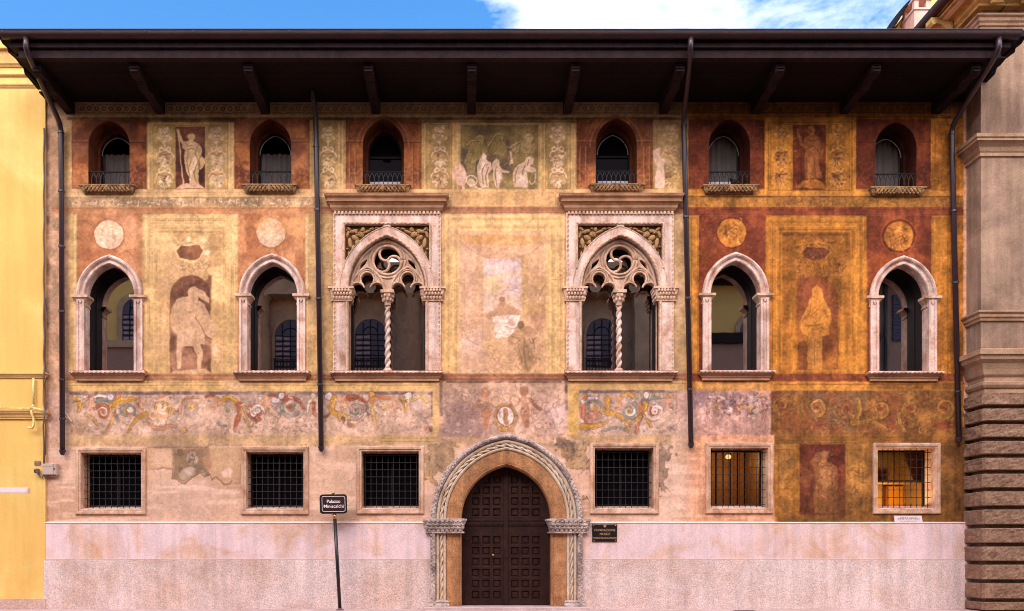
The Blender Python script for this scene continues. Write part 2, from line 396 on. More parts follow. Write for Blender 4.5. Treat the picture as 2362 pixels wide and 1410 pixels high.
def scrib(x0, y0, x1, y1, n, col, a, seed, w=1.6, L=9, curl=2.2):
    rg = random.Random(seed); w = max(w, 1.7) * 1.08; a = min(.85, a * 1.35)
    for k in range(n):
        x = rg.uniform(x0, x1); y = rg.uniform(y0, y1); t = rg.uniform(0, 6.28); l = rg.uniform(.5, 1.3) * L; c = rg.uniform(-curl, curl)
        p = []
        for q in range(5):
            p.append((x, y)); x += math.cos(t) * l / 4; y += math.sin(t) * l / 4; t += c / 4
        line(p, w * rg.uniform(.7, 1.4), col, a * rg.uniform(.4, 1.), 1.8)
def tint(x0, y0, x1, y1, col, a, noise, thr=.5, gain=3., soft=12.):
    sl = win(x0, y0, x1, y1, soft)
    X, Y = WX[sl], WY[sl]
    sd = np.maximum(np.maximum(x0 - X, X - x1), np.maximum(y0 - Y, Y - y1))
    m = np.clip((noise[sl] - thr) * gain, 0, 1) * cov(sd, soft)
    put(sl, m, col, a)
def raise_poly(p, h, rough=1):
    xs = [q[0] for q in p]; ys = [q[1] for q in p]; sl = win(min(xs), min(ys), max(xs), max(ys), 30)
    HGT[sl] += h * cov(polysd(RX[sl] if rough else WX[sl], RY[sl] if rough else WY[sl], p), 3)
def zoomer(x0, y0, s): return lambda *pts: [(x0 + zx * s, y0 + zy * s) for zx, zy in pts]

def arch_pts(cx, ys, hw, rise, n=12):
    R = (hw * hw + rise * rise) / (2 * hw)
    if rise < hw: R = hw
    pts = []
    th = math.asin(min(1, rise / R))
    for k in range(n + 1):
        t = th * k / n
        pts.append((cx - hw + R - R * math.cos(t), ys - R * math.sin(t)))
    return pts + [(2 * cx - x, y) for x, y in pts[-2::-1]]

CREAM = (226, 188, 122); OCH = (206, 164, 92); SALM = (204, 122, 72); TERR = (168, 80, 40); PLAS = (224, 181, 155)
GOLD = (190, 126, 42); DRED = (124, 52, 38); DGOLD = (150, 96, 36)

# ---- ground coats
def ground_coats():
    rect(0, 0, 3000, 3000, PLAS)
    rect(150, 0, 1584, 1030, OCH, var=.06)
    rect(1584, 0, 2222, 1216, GOLD, var=.1)
    rect(100, 0, 158, 1040, (196, 150, 118), var=.08)
    rect(104, 0, 116, 760, (122, 92, 84), .7, 6, .6)
    rect(118, 0, 160, 480, (170, 130, 88), .8, 10, .5); rect(146, 270, 166, 436, (196, 152, 92), 1, 3, .3)
    scrib(147, 280, 164, 430, 26, (226, 196, 150), .6, 2); scrib(147, 280, 164, 430, 20, (110, 80, 54), .5, 3)

# ---- top frieze under the eaves
def top_frieze():
    rect(150, 190, 1584, 268, (176, 140, 92)); rect(1584, 190, 2222, 268, (128, 86, 40))
    tips = [110, 165, 370, 613, 868, 1087, 1308, 1530, 1742, 1945, 2155, 2215]
    for k in range(len(tips) - 1):
        a, b = tips[k] + 10, tips[k + 1] - 18
        R = b > 1590
        lt = (160, 112, 52) if R else (212, 178, 118); dk = (72, 46, 26) if R else (112, 84, 50)
        if b - a < 30: continue
        for y in (237, 263): rect(a, y, b, y + 3, lt, .8, 2, .3)
        for y in (241, 260): rect(a + 4, y, b - 4, y + 1.6, dk, .7, 1.6, .3)
        rect(a, 236, a + 3, 266, lt, .6); rect(b - 3, 236, b, 266, lt, .6)
        n = max(1, int((b - a - 16) / 17))
        st = .35 if R else (.95 if k < 3 else .55)
        for q in range(n):
            x = a + 14 + 17 * q
            ring(x, 250.5, 7.5, 2.4, lt, st, 1.6); ring(x, 250.5, 4.2, 1.8, dk, st * .9, 1.6); ell(x, 250.5, 2, 2, lt, st)
            line([(x + 4, 259), (x + 8, 255), (x + 9, 247), (x + 13, 242)], 1.8, lt, st, 1.6)
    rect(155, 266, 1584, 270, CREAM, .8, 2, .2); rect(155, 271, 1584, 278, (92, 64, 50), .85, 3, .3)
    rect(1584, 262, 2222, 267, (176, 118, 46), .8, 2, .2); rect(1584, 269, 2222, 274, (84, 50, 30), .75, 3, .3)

def candel(cx, y0, y1, body, lite, dark, warm, a=1., wd=22, seed=1, cool=None):
    rg = random.Random(seed); H = y1 - y0
    def Y(t): return y0 + H * t
    # mask with leaves
    for k in range(11):
        t = 6.283 * k / 11
        ell(cx + math.cos(t) * wd * .62, Y(.14) + math.sin(t) * H * .1, wd * .3, wd * .24, lite if k % 2 else body, a * .9, 2, .1, t)
    ell(cx, Y(.14), wd * .55, H * .105, body, a, 2)
    ell(cx, Y(.13), wd * .38, H * .075, lite, a * .75, 2)
    for s in (-1, 1): ell(cx + s * wd * .22, Y(.12), 2.4, 1.8, dark, a * .85)
    line([(cx, Y(.12)), (cx, Y(.16))], 1.8, dark, a * .5); line([(cx - 4, Y(.18)), (cx + 4, Y(.18))], 1.8, dark, a * .7)
    line([(cx, Y(.24)), (cx, Y(.36))], 3, lite, a * .8)
    for b0 in (.38, .71):
        for s in (-1, 1):
            line([(cx, Y(b0)), (cx + s * wd * .35, Y(b0 - .05)), (cx + s * wd * .62, Y(b0 - .02)), (cx + s * wd * .5, Y(b0 + .03)), (cx + s * 2, Y(b0))], 3, lite, a * .9)
            line([(cx + s * wd * .5, Y(b0 + .02)), (cx + s * wd * .85, Y(b0 + .06)), (cx + s * wd * .95, Y(b0 + .12))], 4, lite, a * .85, w1=2)
        poly([(cx - wd * .62, Y(b0 + .05)), (cx + wd * .62, Y(b0 + .05)), (cx + wd * .8, Y(b0 + .15)), (cx + wd * .5, Y(b0 + .25)), (cx, Y(b0 + .27)), (cx - wd * .5, Y(b0 + .25)), (cx - wd * .8, Y(b0 + .15))], body, a * .85, 2.5)
        line([(cx - wd * .6, Y(b0 + .055)), (cx, Y(b0 + .075)), (cx + wd * .6, Y(b0 + .055))], 4, warm, a * .85)
        for k in range(16):
            x = cx + rg.uniform(-1, 1) * wd * .62; y = Y(b0 + rg.uniform(.08, .24))
            ell(x, y, rg.uniform(2, 4), rg.uniform(2, 3.6), rg.choice([lite, lite, warm, dark, cool or body]), a * rg.uniform(.5, .9), 2)
        for k in range(9):
            t = rg.uniform(.2, 2.94)
            line([(cx + math.cos(t) * wd * .45, Y(b0 + .15) + math.sin(t) * H * .05), (cx + math.cos(t) * wd * .86, Y(b0 + .15) + math.sin(t) * H * .115)], 2.2, lite, a * .8)
        line([(cx, Y(b0 + .25)), (cx, Y(b0 + .31))], 2.5, lite, a * .7)

def arch_tint(cx, ya, hw, col, lite, a=.7):
    p = arch_pts(cx, 338, hw + 13, 338 - ya + 12, 8)
    line(p, 2, lite, a, 2, .2); line([(x, y - 1) for x, y in arch_pts(cx, 338, hw + 7, 338 - ya + 6, 8)], 2, col, a, 2, .2)

# ---- top window storey
def top_storey():
    rect(150, 278, 1584, 437, OCH, 1, 3, var=.1); rect(1584, 274, 2222, 440, GOLD, 1, 3, var=.12)
    tint(150, 278, 1584, 437, (172, 138, 72), .55, NC, .48, 3)
    for x0, x1, cx, R in ((166, 338, 251, 0), (541, 714, 623, 0), (798, 972, 884, 0), (1330, 1506, 1421, 0), (1588, 1763, 1682, 1), (1974, 2147, 2066, 1)):
        base = DRED if R else TERR
        rect(x0, 275, x1, 436, base, 1, 2, .06, .12)
        if not R:
            tint(x0, 276, x1, 436, (200, 104, 46), .8, NM, .42, 3, 4); tint(x0, 276, x1, 436, (122, 52, 34), .8, NC, .5, 4, 4)
            lt = (214, 128, 70); dk = (104, 44, 28)
        else:
            tint(x0, 276, x1, 436, (140, 64, 42), .5, NM, .45, 3, 4); tint(x0, 276, x1, 436, (104, 44, 38), .6, NC, .5, 3, 4)
            lt = (160, 82, 46); dk = (78, 30, 24)
        al = .8 if not R else .45
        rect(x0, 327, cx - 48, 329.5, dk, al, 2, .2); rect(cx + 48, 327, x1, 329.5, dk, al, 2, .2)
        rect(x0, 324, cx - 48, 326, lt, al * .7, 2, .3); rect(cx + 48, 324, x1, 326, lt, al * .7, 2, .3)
        if cx in (884, 1421):
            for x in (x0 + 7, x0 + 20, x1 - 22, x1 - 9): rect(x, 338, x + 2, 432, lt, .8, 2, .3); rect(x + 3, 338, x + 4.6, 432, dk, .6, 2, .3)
            for x, s in ((x0 + 8, 1), (x1 - 8, -1)):
                line([(x, 284), (x + s * 26, 284), (x + s * 13, 312), (x, 322), (x, 284)], 2, dk, .6)
            arch_tint(cx, 274, 47, dk, lt, .7)
        rect(x0, 276, x0 + 2.5, 436, dk, .5, 2, .3); rect(x1 - 2.5, 276, x1, 436, dk, .5, 2, .3)
        tint(x0, 380, x1, 436, (198, 128, 80) if not R else (140, 70, 50), .35, NF, .45, 3)
    # ---- niche panel of the left bay
    rect(338, 276, 541, 284, (86, 64, 50), .7, 4, .3)
    rect(341, 282, 539, 436, (208, 166, 88), 1, 2, .1, .12)
    for x in (341, 350, 527, 534): rect(x, 284, x + 4, 436, (236, 202, 138), .75, 2, .25)
    frame(352, 289, 526, 437, 1.8, (142, 104, 58), .7, 1.8, .2)
    rect(362, 292, 404, 434, (182, 144, 78), .8, 4, .2); rect(476, 292, 520, 434, (182, 144, 78), .8, 4, .2)
    rect(405, 293, 473, 436, (98, 44, 40), 1, 2, .08, .2); tint(405, 293, 473, 436, (150, 72, 40), .8, NM, .5, 4, 4)
    candel(380, 292, 436, (216, 182, 116), (240, 216, 172), (104, 76, 70), (164, 100, 66), .95, 21, 3, (150, 132, 140))
    candel(500, 292, 436, (206, 172, 112), (228, 202, 164), (92, 70, 70), (172, 104, 62), .9, 21, 4, (148, 130, 140))
    Z = zoomer(330, 225, .18444)
    st = Z((425, 395), (455, 400), (465, 470), (505, 540), (565, 545), (580, 525), (555, 500), (550, 480), (575, 460), (620, 455), (650, 480), (645, 520), (625, 550), (690, 575), (725, 630), (735, 680), (725, 730), (765, 770), (775, 815), (745, 880), (715, 915), (705, 900), (690, 960), (695, 1080), (575, 1075), (580, 1020), (545, 930), (520, 830), (510, 740), (525, 665), (490, 640), (485, 590), (455, 550), (440, 480))
    poly(Z((410, 1140), (470, 1095), (540, 1070), (690, 1075), (775, 1140)), (224, 172, 136), 1)
    line(Z((430, 400), (508, 1088)), 2.4, (226, 190, 140), .95, 1.6)
    poly(st, (226, 184, 124), 1, 2, .03, .05)
    poly(Z((600, 780), (650, 735), (675, 760), (665, 840), (630, 900), (600, 1040), (575, 1030), (580, 880)), (244, 212, 172), .9, 3)
    ell(*Z((600, 650))[0], 8, 6, (240, 204, 152), .6, 4); ell(*Z((585, 575))[0], 5, 4, (240, 206, 156), .5, 4)
    for p in (((690, 580), (650, 700), (690, 800), (700, 900)), ((555, 660), (600, 640), (650, 660)), ((600, 780), (575, 860), (580, 1000)), ((735, 700), (700, 780), (710, 880)), ((680, 800), (640, 930), (660, 1050)), ((530, 560), (560, 610), (610, 600)), ((560, 700), (540, 800), (570, 930))):
        line(Z(*p), 2, (150, 100, 58), .8, 1.8)
    # ---- strip behind the second pipe
    rect(716, 282, 797, 436, (196, 156, 84), 1, 2, .1, .1); rect(740, 290, 776, 434, (172, 136, 74), .7, 4, .2)
    for x in (780, 788): rect(x, 282, x + 3.5, 436, (236, 204, 140), .7, 2, .25)
    candel(757, 290, 436, (208, 174, 108), (234, 212, 168), (104, 78, 54), (156, 98, 58), .9, 20, 5)
    # ---- central scene
    rect(972, 278, 1330, 284, (86, 62, 50), .6, 4, .3)
    rect(974, 284, 1328, 448, (206, 162, 86), 1, 2, .1, .12)
    for x in (978, 1044, 1054, 1246, 1255, 1318, 1323): rect(x, 286, x + 3, 440, (236, 202, 138), .7, 2, .3)
    for x in (984, 1258): frame(x, 286, x + 58, 436, 1.6, (132, 98, 56), .6, 1.8, .3)
    for x in (990, 1262): rect(x, 290, x + 48, 434, (176, 140, 76), .75, 4, .2)
    candel(1015, 289, 436, (206, 166, 96), (242, 210, 176), (120, 82, 54), (190, 112, 64), .95, 21, 6)
    candel(1287, 289, 436, (212, 172, 114), (246, 216, 186), (132, 84, 58), (186, 106, 66), .95, 21, 7)
    Z = zoomer(970, 260, .15665)
    rect(1062, 288, 1242, 455, (150, 124, 66), 1, 3, .05, .12)
    tint(1062, 288, 1180, 400, (104, 86, 70), .9, NC, .3, 3, 16); tint(1062, 340, 1110, 420, (90, 74, 74), .8, NM, .3, 3, 12)
    tint(1062, 400, 1242, 455, (196, 158, 92), .7, NM, .35, 3, 16)
    OL = (158, 136, 66); OL2 = (184, 164, 92); PK = (232, 196, 166); PK2 = (248, 224, 206); LN = (122, 94, 50)
    poly(Z((680, 480), (740, 410), (850, 400), (820, 370), (870, 335), (940, 370), (920, 420), (980, 560), (1000, 620), (820, 720), (790, 900), (690, 900), (640, 700), (700, 590)), OL, .9, 3, .1)
    poly(Z((980, 520), (1060, 400), (1090, 330), (1160, 310), (1215, 340), (1200, 400), (1240, 470), (1300, 500), (1220, 640), (1040, 600)), OL, .95, 3, .1)
    ell(*Z((1130, 350))[0], 8, 9, OL2, .7, 4); ell(*Z((890, 375))[0], 8, 8, OL2, .7, 4); ell(*Z((1190, 350))[0], 6, 7, OL2, .7, 3)
    poly(Z((1240, 400), (1280, 340), (1340, 350), (1360, 430), (1320, 490), (1260, 480)), (136, 112, 62), .8, 3); ell(*Z((1290, 440))[0], 5, 8, (84, 64, 42), .8, 4)
    poly(Z((1300, 520), (1420, 440), (1520, 420), (1560, 340), (1640, 320), (1665, 380), (1620, 450), (1700, 480), (1680, 600), (1540, 600), (1480, 580), (1380, 590)), (188, 160, 98), .9, 3, .15)
    ell(*Z((1605, 375))[0], 9, 9, (212, 182, 122), .8, 4)
    for fg in ((680, 480, 740, 410, 850, 400, 820, 370, 870, 335, 940, 370, 920, 420, 980, 560), (980, 520, 1060, 400, 1090, 330, 1160, 310, 1215, 340, 1200, 400, 1240, 470), (1300, 520, 1420, 440, 1520, 420, 1560, 340, 1640, 320, 1665, 380, 1620, 450)):
        pp = list(zip(fg[::2], fg[1::2])); line(Z(*pp), 1.8, (206, 186, 116), .75, 1.6); line([(x + 2.5, y + 3) for x, y in Z(*pp)], 2.2, (104, 84, 44), .5, 2)
    for p in (((1540, 380), (1440, 480), (1340, 540)), ((1690, 490), (1600, 600), (1520, 610)), ((1640, 520), (1540, 560)), ((1480, 460), (1460, 580)), ((700, 450), (820, 470), (900, 560)), ((740, 430), (700, 560), (660, 700)), ((1080, 430), (1120, 560), (1060, 600)), ((880, 430), (900, 600)), ((760, 640), (720, 800))):
        line(Z(*p), 2, LN, .6, 2); line([(x + 2, y + 1) for x, y in Z(*p)], 1.6, OL2, .6, 2)
    poly(Z((1305, 570), (1345, 580), (1360, 680), (1380, 740), (1300, 770), (1330, 690)), PK, .8, 2)
    poly(Z((890, 640), (920, 595), (965, 620), (965, 690), (1040, 740), (1060, 830), (1000, 900), (1010, 1110), (900, 1110), (850, 1020), (830, 900), (830, 800), (870, 710)), PK, .95, 2, .05)
    poly(Z((900, 720), (950, 740), (960, 860), (900, 960), (870, 900)), PK2, .8, 4); ell(*Z((925, 640))[0], 5, 6, PK2, .7, 3)
    poly(Z((1075, 720), (1110, 675), (1155, 700), (1160, 780), (1230, 850), (1320, 870), (1300, 890), (1190, 880), (1200, 980), (1150, 1120), (1100, 1080), (1070, 960), (1080, 850), (1050, 800)), PK, .9, 2, .08)
    ell(*Z((1130, 960))[0], 6, 16, PK2, .6, 5)
    poly(Z((1540, 720), (1560, 660), (1620, 640), (1670, 680), (1660, 760), (1620, 790), (1700, 830), (1710, 870), (1640, 890), (1580, 870), (1580, 1080), (1560, 1110), (1400, 1100), (1360, 1000), (1370, 880), (1420, 780)), PK, .95, 2, .05)
    poly(Z((1480, 920), (1540, 930), (1560, 1040), (1500, 1080), (1450, 1000)), PK2, .8, 5)
    line(Z((1690, 900), (1680, 1020), (1640, 1050), (1600, 1010)), 3, PK, .8)
    poly(Z((1260, 1190), (1300, 1140), (1400, 1120), (1560, 1110), (1660, 1180), (1640, 1230), (1480, 1240), (1280, 1230)), (198, 158, 110), .8, 3, .15)
    for p in (((1440, 800), (1400, 900), (1400, 1020)), ((1540, 790), (1500, 900)), ((1600, 700), (1580, 780)), ((950, 760), (900, 880), (930, 1050)), ((1000, 800), (960, 950), (980, 1080)), ((1120, 800), (1100, 950), (1130, 1080)), ((1340, 1160), (1480, 1150), (1600, 1200)), ((1640, 760), (1630, 780))):
        line(Z(*p), 2.2, (140, 94, 60), .85, 1.8)
    poly(Z((455, 880), (500, 790), (570, 745), (620, 770), (660, 850), (690, 940), (680, 1010), (650, 1060), (650, 1210), (610, 1210), (600, 1080), (530, 1060), (480, 980)), (230, 178, 154), 1, 2.5)
    ell(*Z((740, 1030))[0], 9, 10, PK, .9, 3); ring(*Z((750, 1000))[0], 12, 2.4, PK2, .8)
    line(Z((780, 1110), (1000, 1180)), 9, (206, 160, 118), .9); line(Z((800, 1095), (1000, 1165)), 3, PK2, .8); ell(*Z((1020, 1180))[0], 5, 6, (140, 98, 60), .8)
    rect(1140, 434, 1165, 452, (190, 150, 92), .7, 3)
    scrib(1066, 300, 1238, 380, 70, (110, 88, 48), .35, 21, 1.8, 10); scrib(1066, 370, 1238, 450, 60, (222, 190, 130), .3, 22, 1.8, 10)
    frame(1060, 286, 1244, 457, 1.8, (236, 204, 148), .6, 1.8, .3)
    # ---- strip left of the third pipe
    rect(1506, 282, 1584, 437, (190, 148, 78), 1, 2, .1, .12); frame(1514, 288, 1576, 440, 1.6, (126, 92, 52), .5)
    candel(1548, 286, 436, (196, 154, 86), (228, 196, 148), (110, 80, 50), (160, 104, 60), .75, 21, 8)
    Z = zoomer(1500, 225, .21168)
    poly(Z((25, 570), (110, 540), (100, 640), (170, 680), (140, 760), (160, 860), (150, 985), (60, 985), (50, 860), (70, 740), (35, 660)), (236, 194, 172), 1, 2)
    # ---- right bay: darker gold
    rect(1764, 270, 1975, 440, (196, 132, 44), 1, 2, .1, .14)
    for x in (1766, 1776, 1960, 1967): rect(x, 276, x + 3, 438, (216, 152, 62), .6, 2, .3)
    frame(1772, 282, 1966, 440, 1.8, (96, 60, 26), .7, 1.8, .2); frame(1777, 287, 1961, 440, 1.5, (110, 70, 30), .6, 1.8, .2)
    rect(1829, 289, 1905, 438, (118, 48, 36), 1, 2, .1, .16)
    candel(1803, 286, 436, (176, 124, 58), (218, 164, 86), (92, 54, 38), (128, 68, 48), .9, 21, 9, (104, 62, 60))
    candel(1932, 286, 436, (176, 122, 58), (216, 160, 84), (92, 56, 38), (128, 70, 48), .9, 21, 10, (112, 66, 56))
    fig = Z((1590, 340), (1610, 330), (1640, 440), (1670, 500), (1680, 440), (1740, 400), (1710, 370), (1720, 320), (1760, 310), (1795, 340), (1780, 400), (1850, 440), (1860, 520), (1885, 580), (1860, 670), (1830, 700), (1880, 880), (1700, 880), (1690, 760), (1680, 620), (1700, 560), (1640, 520), (1610, 440))
    poly(fig, (166, 106, 56), .85, 3, .2); poly(Z((1720, 660), (1780, 640), (1770, 780), (1740, 870), (1710, 860)), (186, 124, 66), .6, 4)
    for p in (((1700, 440), (1760, 480), (1850, 460)), ((1690, 560), (1780, 530), (1840, 600)), ((1700, 650), (1710, 860)), ((1790, 660), (1800, 880)), ((1730, 340), (1750, 390)), ((1860, 540), (1850, 650))):
        line(Z(*p), 1.8, (92, 48, 32), .7)
    poly(Z((1600, 980), (1660, 910), (1800, 890), (1900, 940), (1920, 1000)), (190, 124, 44), .8, 4)
    scrib(1780, 290, 1960, 435, 120, (96, 58, 30), .32, 31, 1.8, 9); scrib(1780, 290, 1960, 435, 90, (222, 158, 70), .35, 32, 1.8, 9)
    rect(2147, 280, 2212, 440, (178, 112, 38), 1, 2, .15, .16); frame(2156, 288, 2200, 440, 1.6, (104, 62, 26), .5)
    scrib(2150, 285, 2210, 435, 60, (96, 58, 30), .4, 33); scrib(2150, 285, 2210, 435, 40, (218, 158, 74), .35, 34)
    # ---- mouldings below
    rect(150, 437, 1584, 456, (226, 180, 116), 1, 2, .05, .06); rect(150, 443, 1584, 445, (190, 142, 86), .6, 2, .2); rect(150, 451, 1584, 453, (244, 208, 152), .6, 2, .3)
    rect(150, 455, 1584, 458, (138, 104, 74), .7, 2, .3)
    rect(150, 458, 1584, 476, (190, 152, 108), 1, 2, .1, .12); tint(150, 458, 1584, 476, (146, 118, 82), .7, NC, .45, 3, 6)
    scrib(160, 459, 735, 475, 190, (242, 216, 184), .6, 41, 1.7, 9, 4); scrib(160, 459, 735, 475, 90, (124, 96, 66), .5, 42, 1.6, 8, 4)
    scrib(1030, 459, 1285, 474, 40, (228, 190, 140), .4, 43)
    rect(1584, 440, 2222, 452, (206, 144, 58), 1, 2, .1, .1); rect(1584, 452, 2222, 456, (92, 60, 34), .8, 2, .3)
    rect(1584, 456, 2222, 478, (172, 122, 52), 1, 2, .1, .16); tint(1584, 456, 2222, 478, (120, 82, 46), .6, NC, .5, 3, 6)
    scrib(1600, 458, 2215, 476, 190, (204, 152, 74), .45, 44, 1.7, 9, 4); scrib(1600, 458, 2215, 476, 150, (104, 68, 40), .4, 45, 1.6, 9, 4)
    rect(1042, 437, 1284, 478, (222, 168, 102), 1, 2, .05, .06); frame(1046, 440, 1280, 480, 1.6, (240, 204, 146), .5)
    # bands
    rect(120, 477, 740, 493, (208, 130, 80), 1, 2, .1, .08); rect(740, 477, 1584, 493, (176, 104, 74), 1, 2, .1, .08); rect(1584, 478, 2222, 497, (134, 58, 44), 1, 2, .1, .1)
    rect(120, 480, 1584, 481.6, (146, 84, 54), .6, 2, .3); rect(120, 488, 1584, 489.6, (226, 160, 108), .5, 2, .3); rect(1584, 483, 2222, 485, (104, 42, 34), .5, 2, .3); rect(1584, 491, 2222, 493, (166, 86, 60), .5, 2, .3)

def panel_frames(x0, y0, x1, y1, base, lite, dark, ins=(0, 7, 15, 24, 32, 37), wv=1.):
    rect(x0, y0, x1, y1, base, 1, 2, .05, .08)
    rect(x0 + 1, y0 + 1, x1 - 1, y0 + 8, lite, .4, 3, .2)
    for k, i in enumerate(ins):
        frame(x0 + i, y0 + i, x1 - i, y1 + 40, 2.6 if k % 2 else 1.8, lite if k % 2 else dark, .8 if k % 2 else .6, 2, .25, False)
    # egg-and-dart run
    i = 19
    x = x0 + i + 6
    while x < x1 - i - 5:
        ell(x, y0 + i + .5, 1.6, 3.4, lite, .75, 1.6, .3); x += 5.4
    y = y0 + i + 6
    while y < y1 - 6:
        for xx in (x0 + i + .5, x1 - i - .5): ell(xx, y, 3.4, 1.6, lite, .55, 1.6, .5)
        y += 5.4

def niche(cx, ys, hw, rise, yb, col):
    poly(arch_pts(cx, ys, hw, rise, 10) + [(cx + hw, yb), (cx - hw, yb)], col, 1, 2.5, .1, .2)

# ---- main storey
def main_storey():
    # left bay
    rect(158, 493, 180, 862, (206, 166, 96), 1, 2, .1, .1); rect(170, 497, 178, 862, (234, 198, 130), .8, 2, .25); rect(176, 497, 178, 862, (150, 108, 64), .5, 2, .3)
    rect(120, 500, 150, 700, (150, 122, 84), .6, 8, .9)
    for x0, x1, cx, cy in ((178, 328, 251, 541), (549, 703, 625, 537)):
        rect(x0, 493, x1, 862, (206, 124, 74), 1, 2, .04, .07); tint(x0, 493, x1, 862, (226, 152, 104), .7, NM, .45, 3, 4); tint(x0, 493, x1, 862, (184, 98, 54), .6, NC, .5, 3, 4)
        ring(cx, cy, 35, 2.4, (160, 86, 50), .7, 2)
        ell(cx, cy, 33.5, 33.5, (232, 192, 158), 1, 2.5, 0, 0, .05)
        scrib(cx - 22, cy - 22, cx + 18, cy + 22, 34, (250, 226, 198), .6, cx, 2.2, 10); scrib(cx - 20, cy - 20, cx + 18, cy + 20, 20, (206, 158, 112), .5, cx + 1, 2.2, 10)
        ell(cx - 4, cy - 6, 8, 11, (240, 206, 172), .6, 5); ell(cx, cy + 16, 14, 9, (238, 204, 172), .6, 6)
    tint(560, 500, 700, 600, (230, 150, 84), .7, NM, .5, 4)
    panel_frames(329, 493, 549, 862, (222, 176, 104), (240, 206, 140), (172, 126, 70))
    rect(366, 531, 512, 862, (214, 166, 100), 1, 3, .05, .06)
    rect(368, 533, 510, 537, (150, 108, 66), .5, 3, .3)
    tint(329, 620, 549, 862, (196, 152, 84), .55, NB, .42, 3); tint(329, 493, 549, 700, (238, 196, 128), .5, NM, .52, 4)
    tint(366, 560, 512, 862, (226, 172, 122), .5, NC, .5, 3)
    Z = zoomer(320, 490, .2765)
    # cartouche
    for p in (((260, 230), (300, 215), (330, 260), (420, 240), (500, 255), (540, 220), (580, 250)), ((255, 330), (270, 420), (340, 460), (440, 465), (560, 455)), ((590, 330), (580, 400), (520, 440))):
        line(Z(*p), 5, (240, 206, 146), .5, 4); line([(x, y + 4) for x, y in Z(*p)], 1.6, (176, 128, 74), .6)
    poly(Z((290, 330), (345, 262), (420, 270), (505, 255), (550, 320), (505, 405), (430, 425), (345, 400)), (238, 200, 132), .8, 4)
    ell(*Z((415, 222))[0], 5, 6, (252, 230, 190), .8, 3); ell(*Z((570, 335))[0], 6, 7, (252, 228, 196), .9, 3); ell(*Z((545, 235))[0], 6, 5, (246, 218, 170), .7, 3); ell(*Z((300, 290))[0], 4, 7, (246, 218, 170), .6, 3)
    poly(Z((310, 318), (350, 278), (420, 285), (500, 272), (532, 315), (500, 385), (430, 398), (350, 380)), (150, 86, 56), 1, 2, .05, .2)
    scrib(420, 605, 480, 622, 24, (166, 122, 68), .6, 51)
    niche(439, 683, 47.5, 48, 860, (146, 84, 60))
    tint(392, 636, 487, 700, (112, 58, 48), .8, NM, .3, 3, 6); tint(392, 740, 487, 862, (178, 122, 92), .7, NM, .3, 3, 6)
    stt = Z((415, 700), (410, 660), (425, 625), (465, 612), (500, 635), (545, 655), (590, 720), (590, 760), (530, 730), (500, 700), (497, 735), (540, 760), (600, 860), (640, 960), (610, 1060), (555, 1020), (545, 1010), (555, 1100), (510, 1105), (535, 1150), (530, 1230), (520, 1305), (490, 1310), (488, 1200), (455, 1115), (365, 1115), (360, 1200), (345, 1300), (320, 1310), (315, 1200), (318, 1090), (320, 1030), (290, 1010), (265, 920), (275, 800), (320, 725), (370, 703))
    poly(stt, (216, 168, 124), 1, 2, .02, .05)
    tint(392, 690, 500, 760, (200, 156, 96), .6, NM, .4, 3, 10); tint(400, 760, 500, 800, (226, 180, 148), .6, NM, .4, 3, 10)
    line(Z((470, 870), (520, 950), (560, 1030), (610, 1060)), 2.4, (150, 96, 66), .8); line(Z((500, 745), (470, 860)), 1.8, (176, 128, 84), .5)
    line(Z((285, 1000), (315, 1020), (318, 1060)), 2, (160, 106, 76), .7)
    ell(*Z((635, 1150))[0], 5, 12, (232, 190, 166), .8, 5)
    poly(Z((270, 1345), (300, 1318), (560, 1308), (605, 1345)), (222, 176, 124), .9, 3)
    # second bay strip
    rect(703, 497, 765, 862, (206, 164, 98), 1, 2, .1, .1); rect(705, 497, 710, 862, (238, 204, 140), .8, 2, .25)
    tint(740, 493, 770, 862, (150, 124, 84), .6, NM, .35, 3, 10); scrib(712, 500, 762, 640, 40, (238, 208, 156), .5, 52); scrib(745, 500, 765, 700, 26, (120, 92, 64), .5, 53)
    # central panel
    panel_frames(1022, 493, 1306, 862, (226, 178, 104), (240, 206, 142), (186, 138, 80), (0, 5, 12, 22, 30, 36))
    tint(1022, 700, 1306, 862, (208, 158, 84), .5, NB, .4, 3)
    rect(1060, 535, 1260, 862, (220, 168, 122), 1, 3, .04, .08)
    Z = zoomer(1015, 485, .2801)
    tint(1060, 535, 1260, 862, (228, 176, 108), .6, NC, .5, 3); tint(1060, 560, 1120, 860, (224, 172, 144), .7, NB, .3, 3, 10)
    poly(Z((150, 215), (500, 200), (860, 215), (840, 260), (720, 290), (620, 300), (440, 288), (280, 285)), (224, 152, 74), .85, 6, .2)
    poly(Z((180, 280), (440, 300), (640, 305), (850, 270), (760, 350), (660, 400), (520, 420), (360, 390), (280, 330)), (216, 164, 128), .8, 8, .2)
    for p in (((160, 250), (300, 360), (430, 400)), ((870, 240), (760, 350), (650, 390))): line(Z(*p), 3, (190, 138, 88), .6, 3)
    rect(1115, 597, 1202, 720, (214, 184, 182), 1, 2, .03, .05)
    tint(1115, 597, 1202, 640, (204, 178, 196), .7, NH, .35, 3, 6)
    for y, hgt, a in ((642, 6, .8), (650, 10, .9), (664, 9, .7), (675, 8, .6), (632, 5, .5)):
        ell(1140 if y != 632 else 1185, y, 34, hgt * .7, (236, 196, 126), a, 5)
    ell(1172, 648, 30, 5, (202, 182, 204), .7, 4); ell(1180, 672, 26, 8, (220, 196, 206), .8, 5)
    rect(1115, 676, 1202, 722, (232, 196, 160), .6, 10, .2)
    for x in (1070, 1096, 1112, 1206, 1216, 1250): rect(x, 600, x + 2, 800, (190, 146, 96), .5, 3, .4)
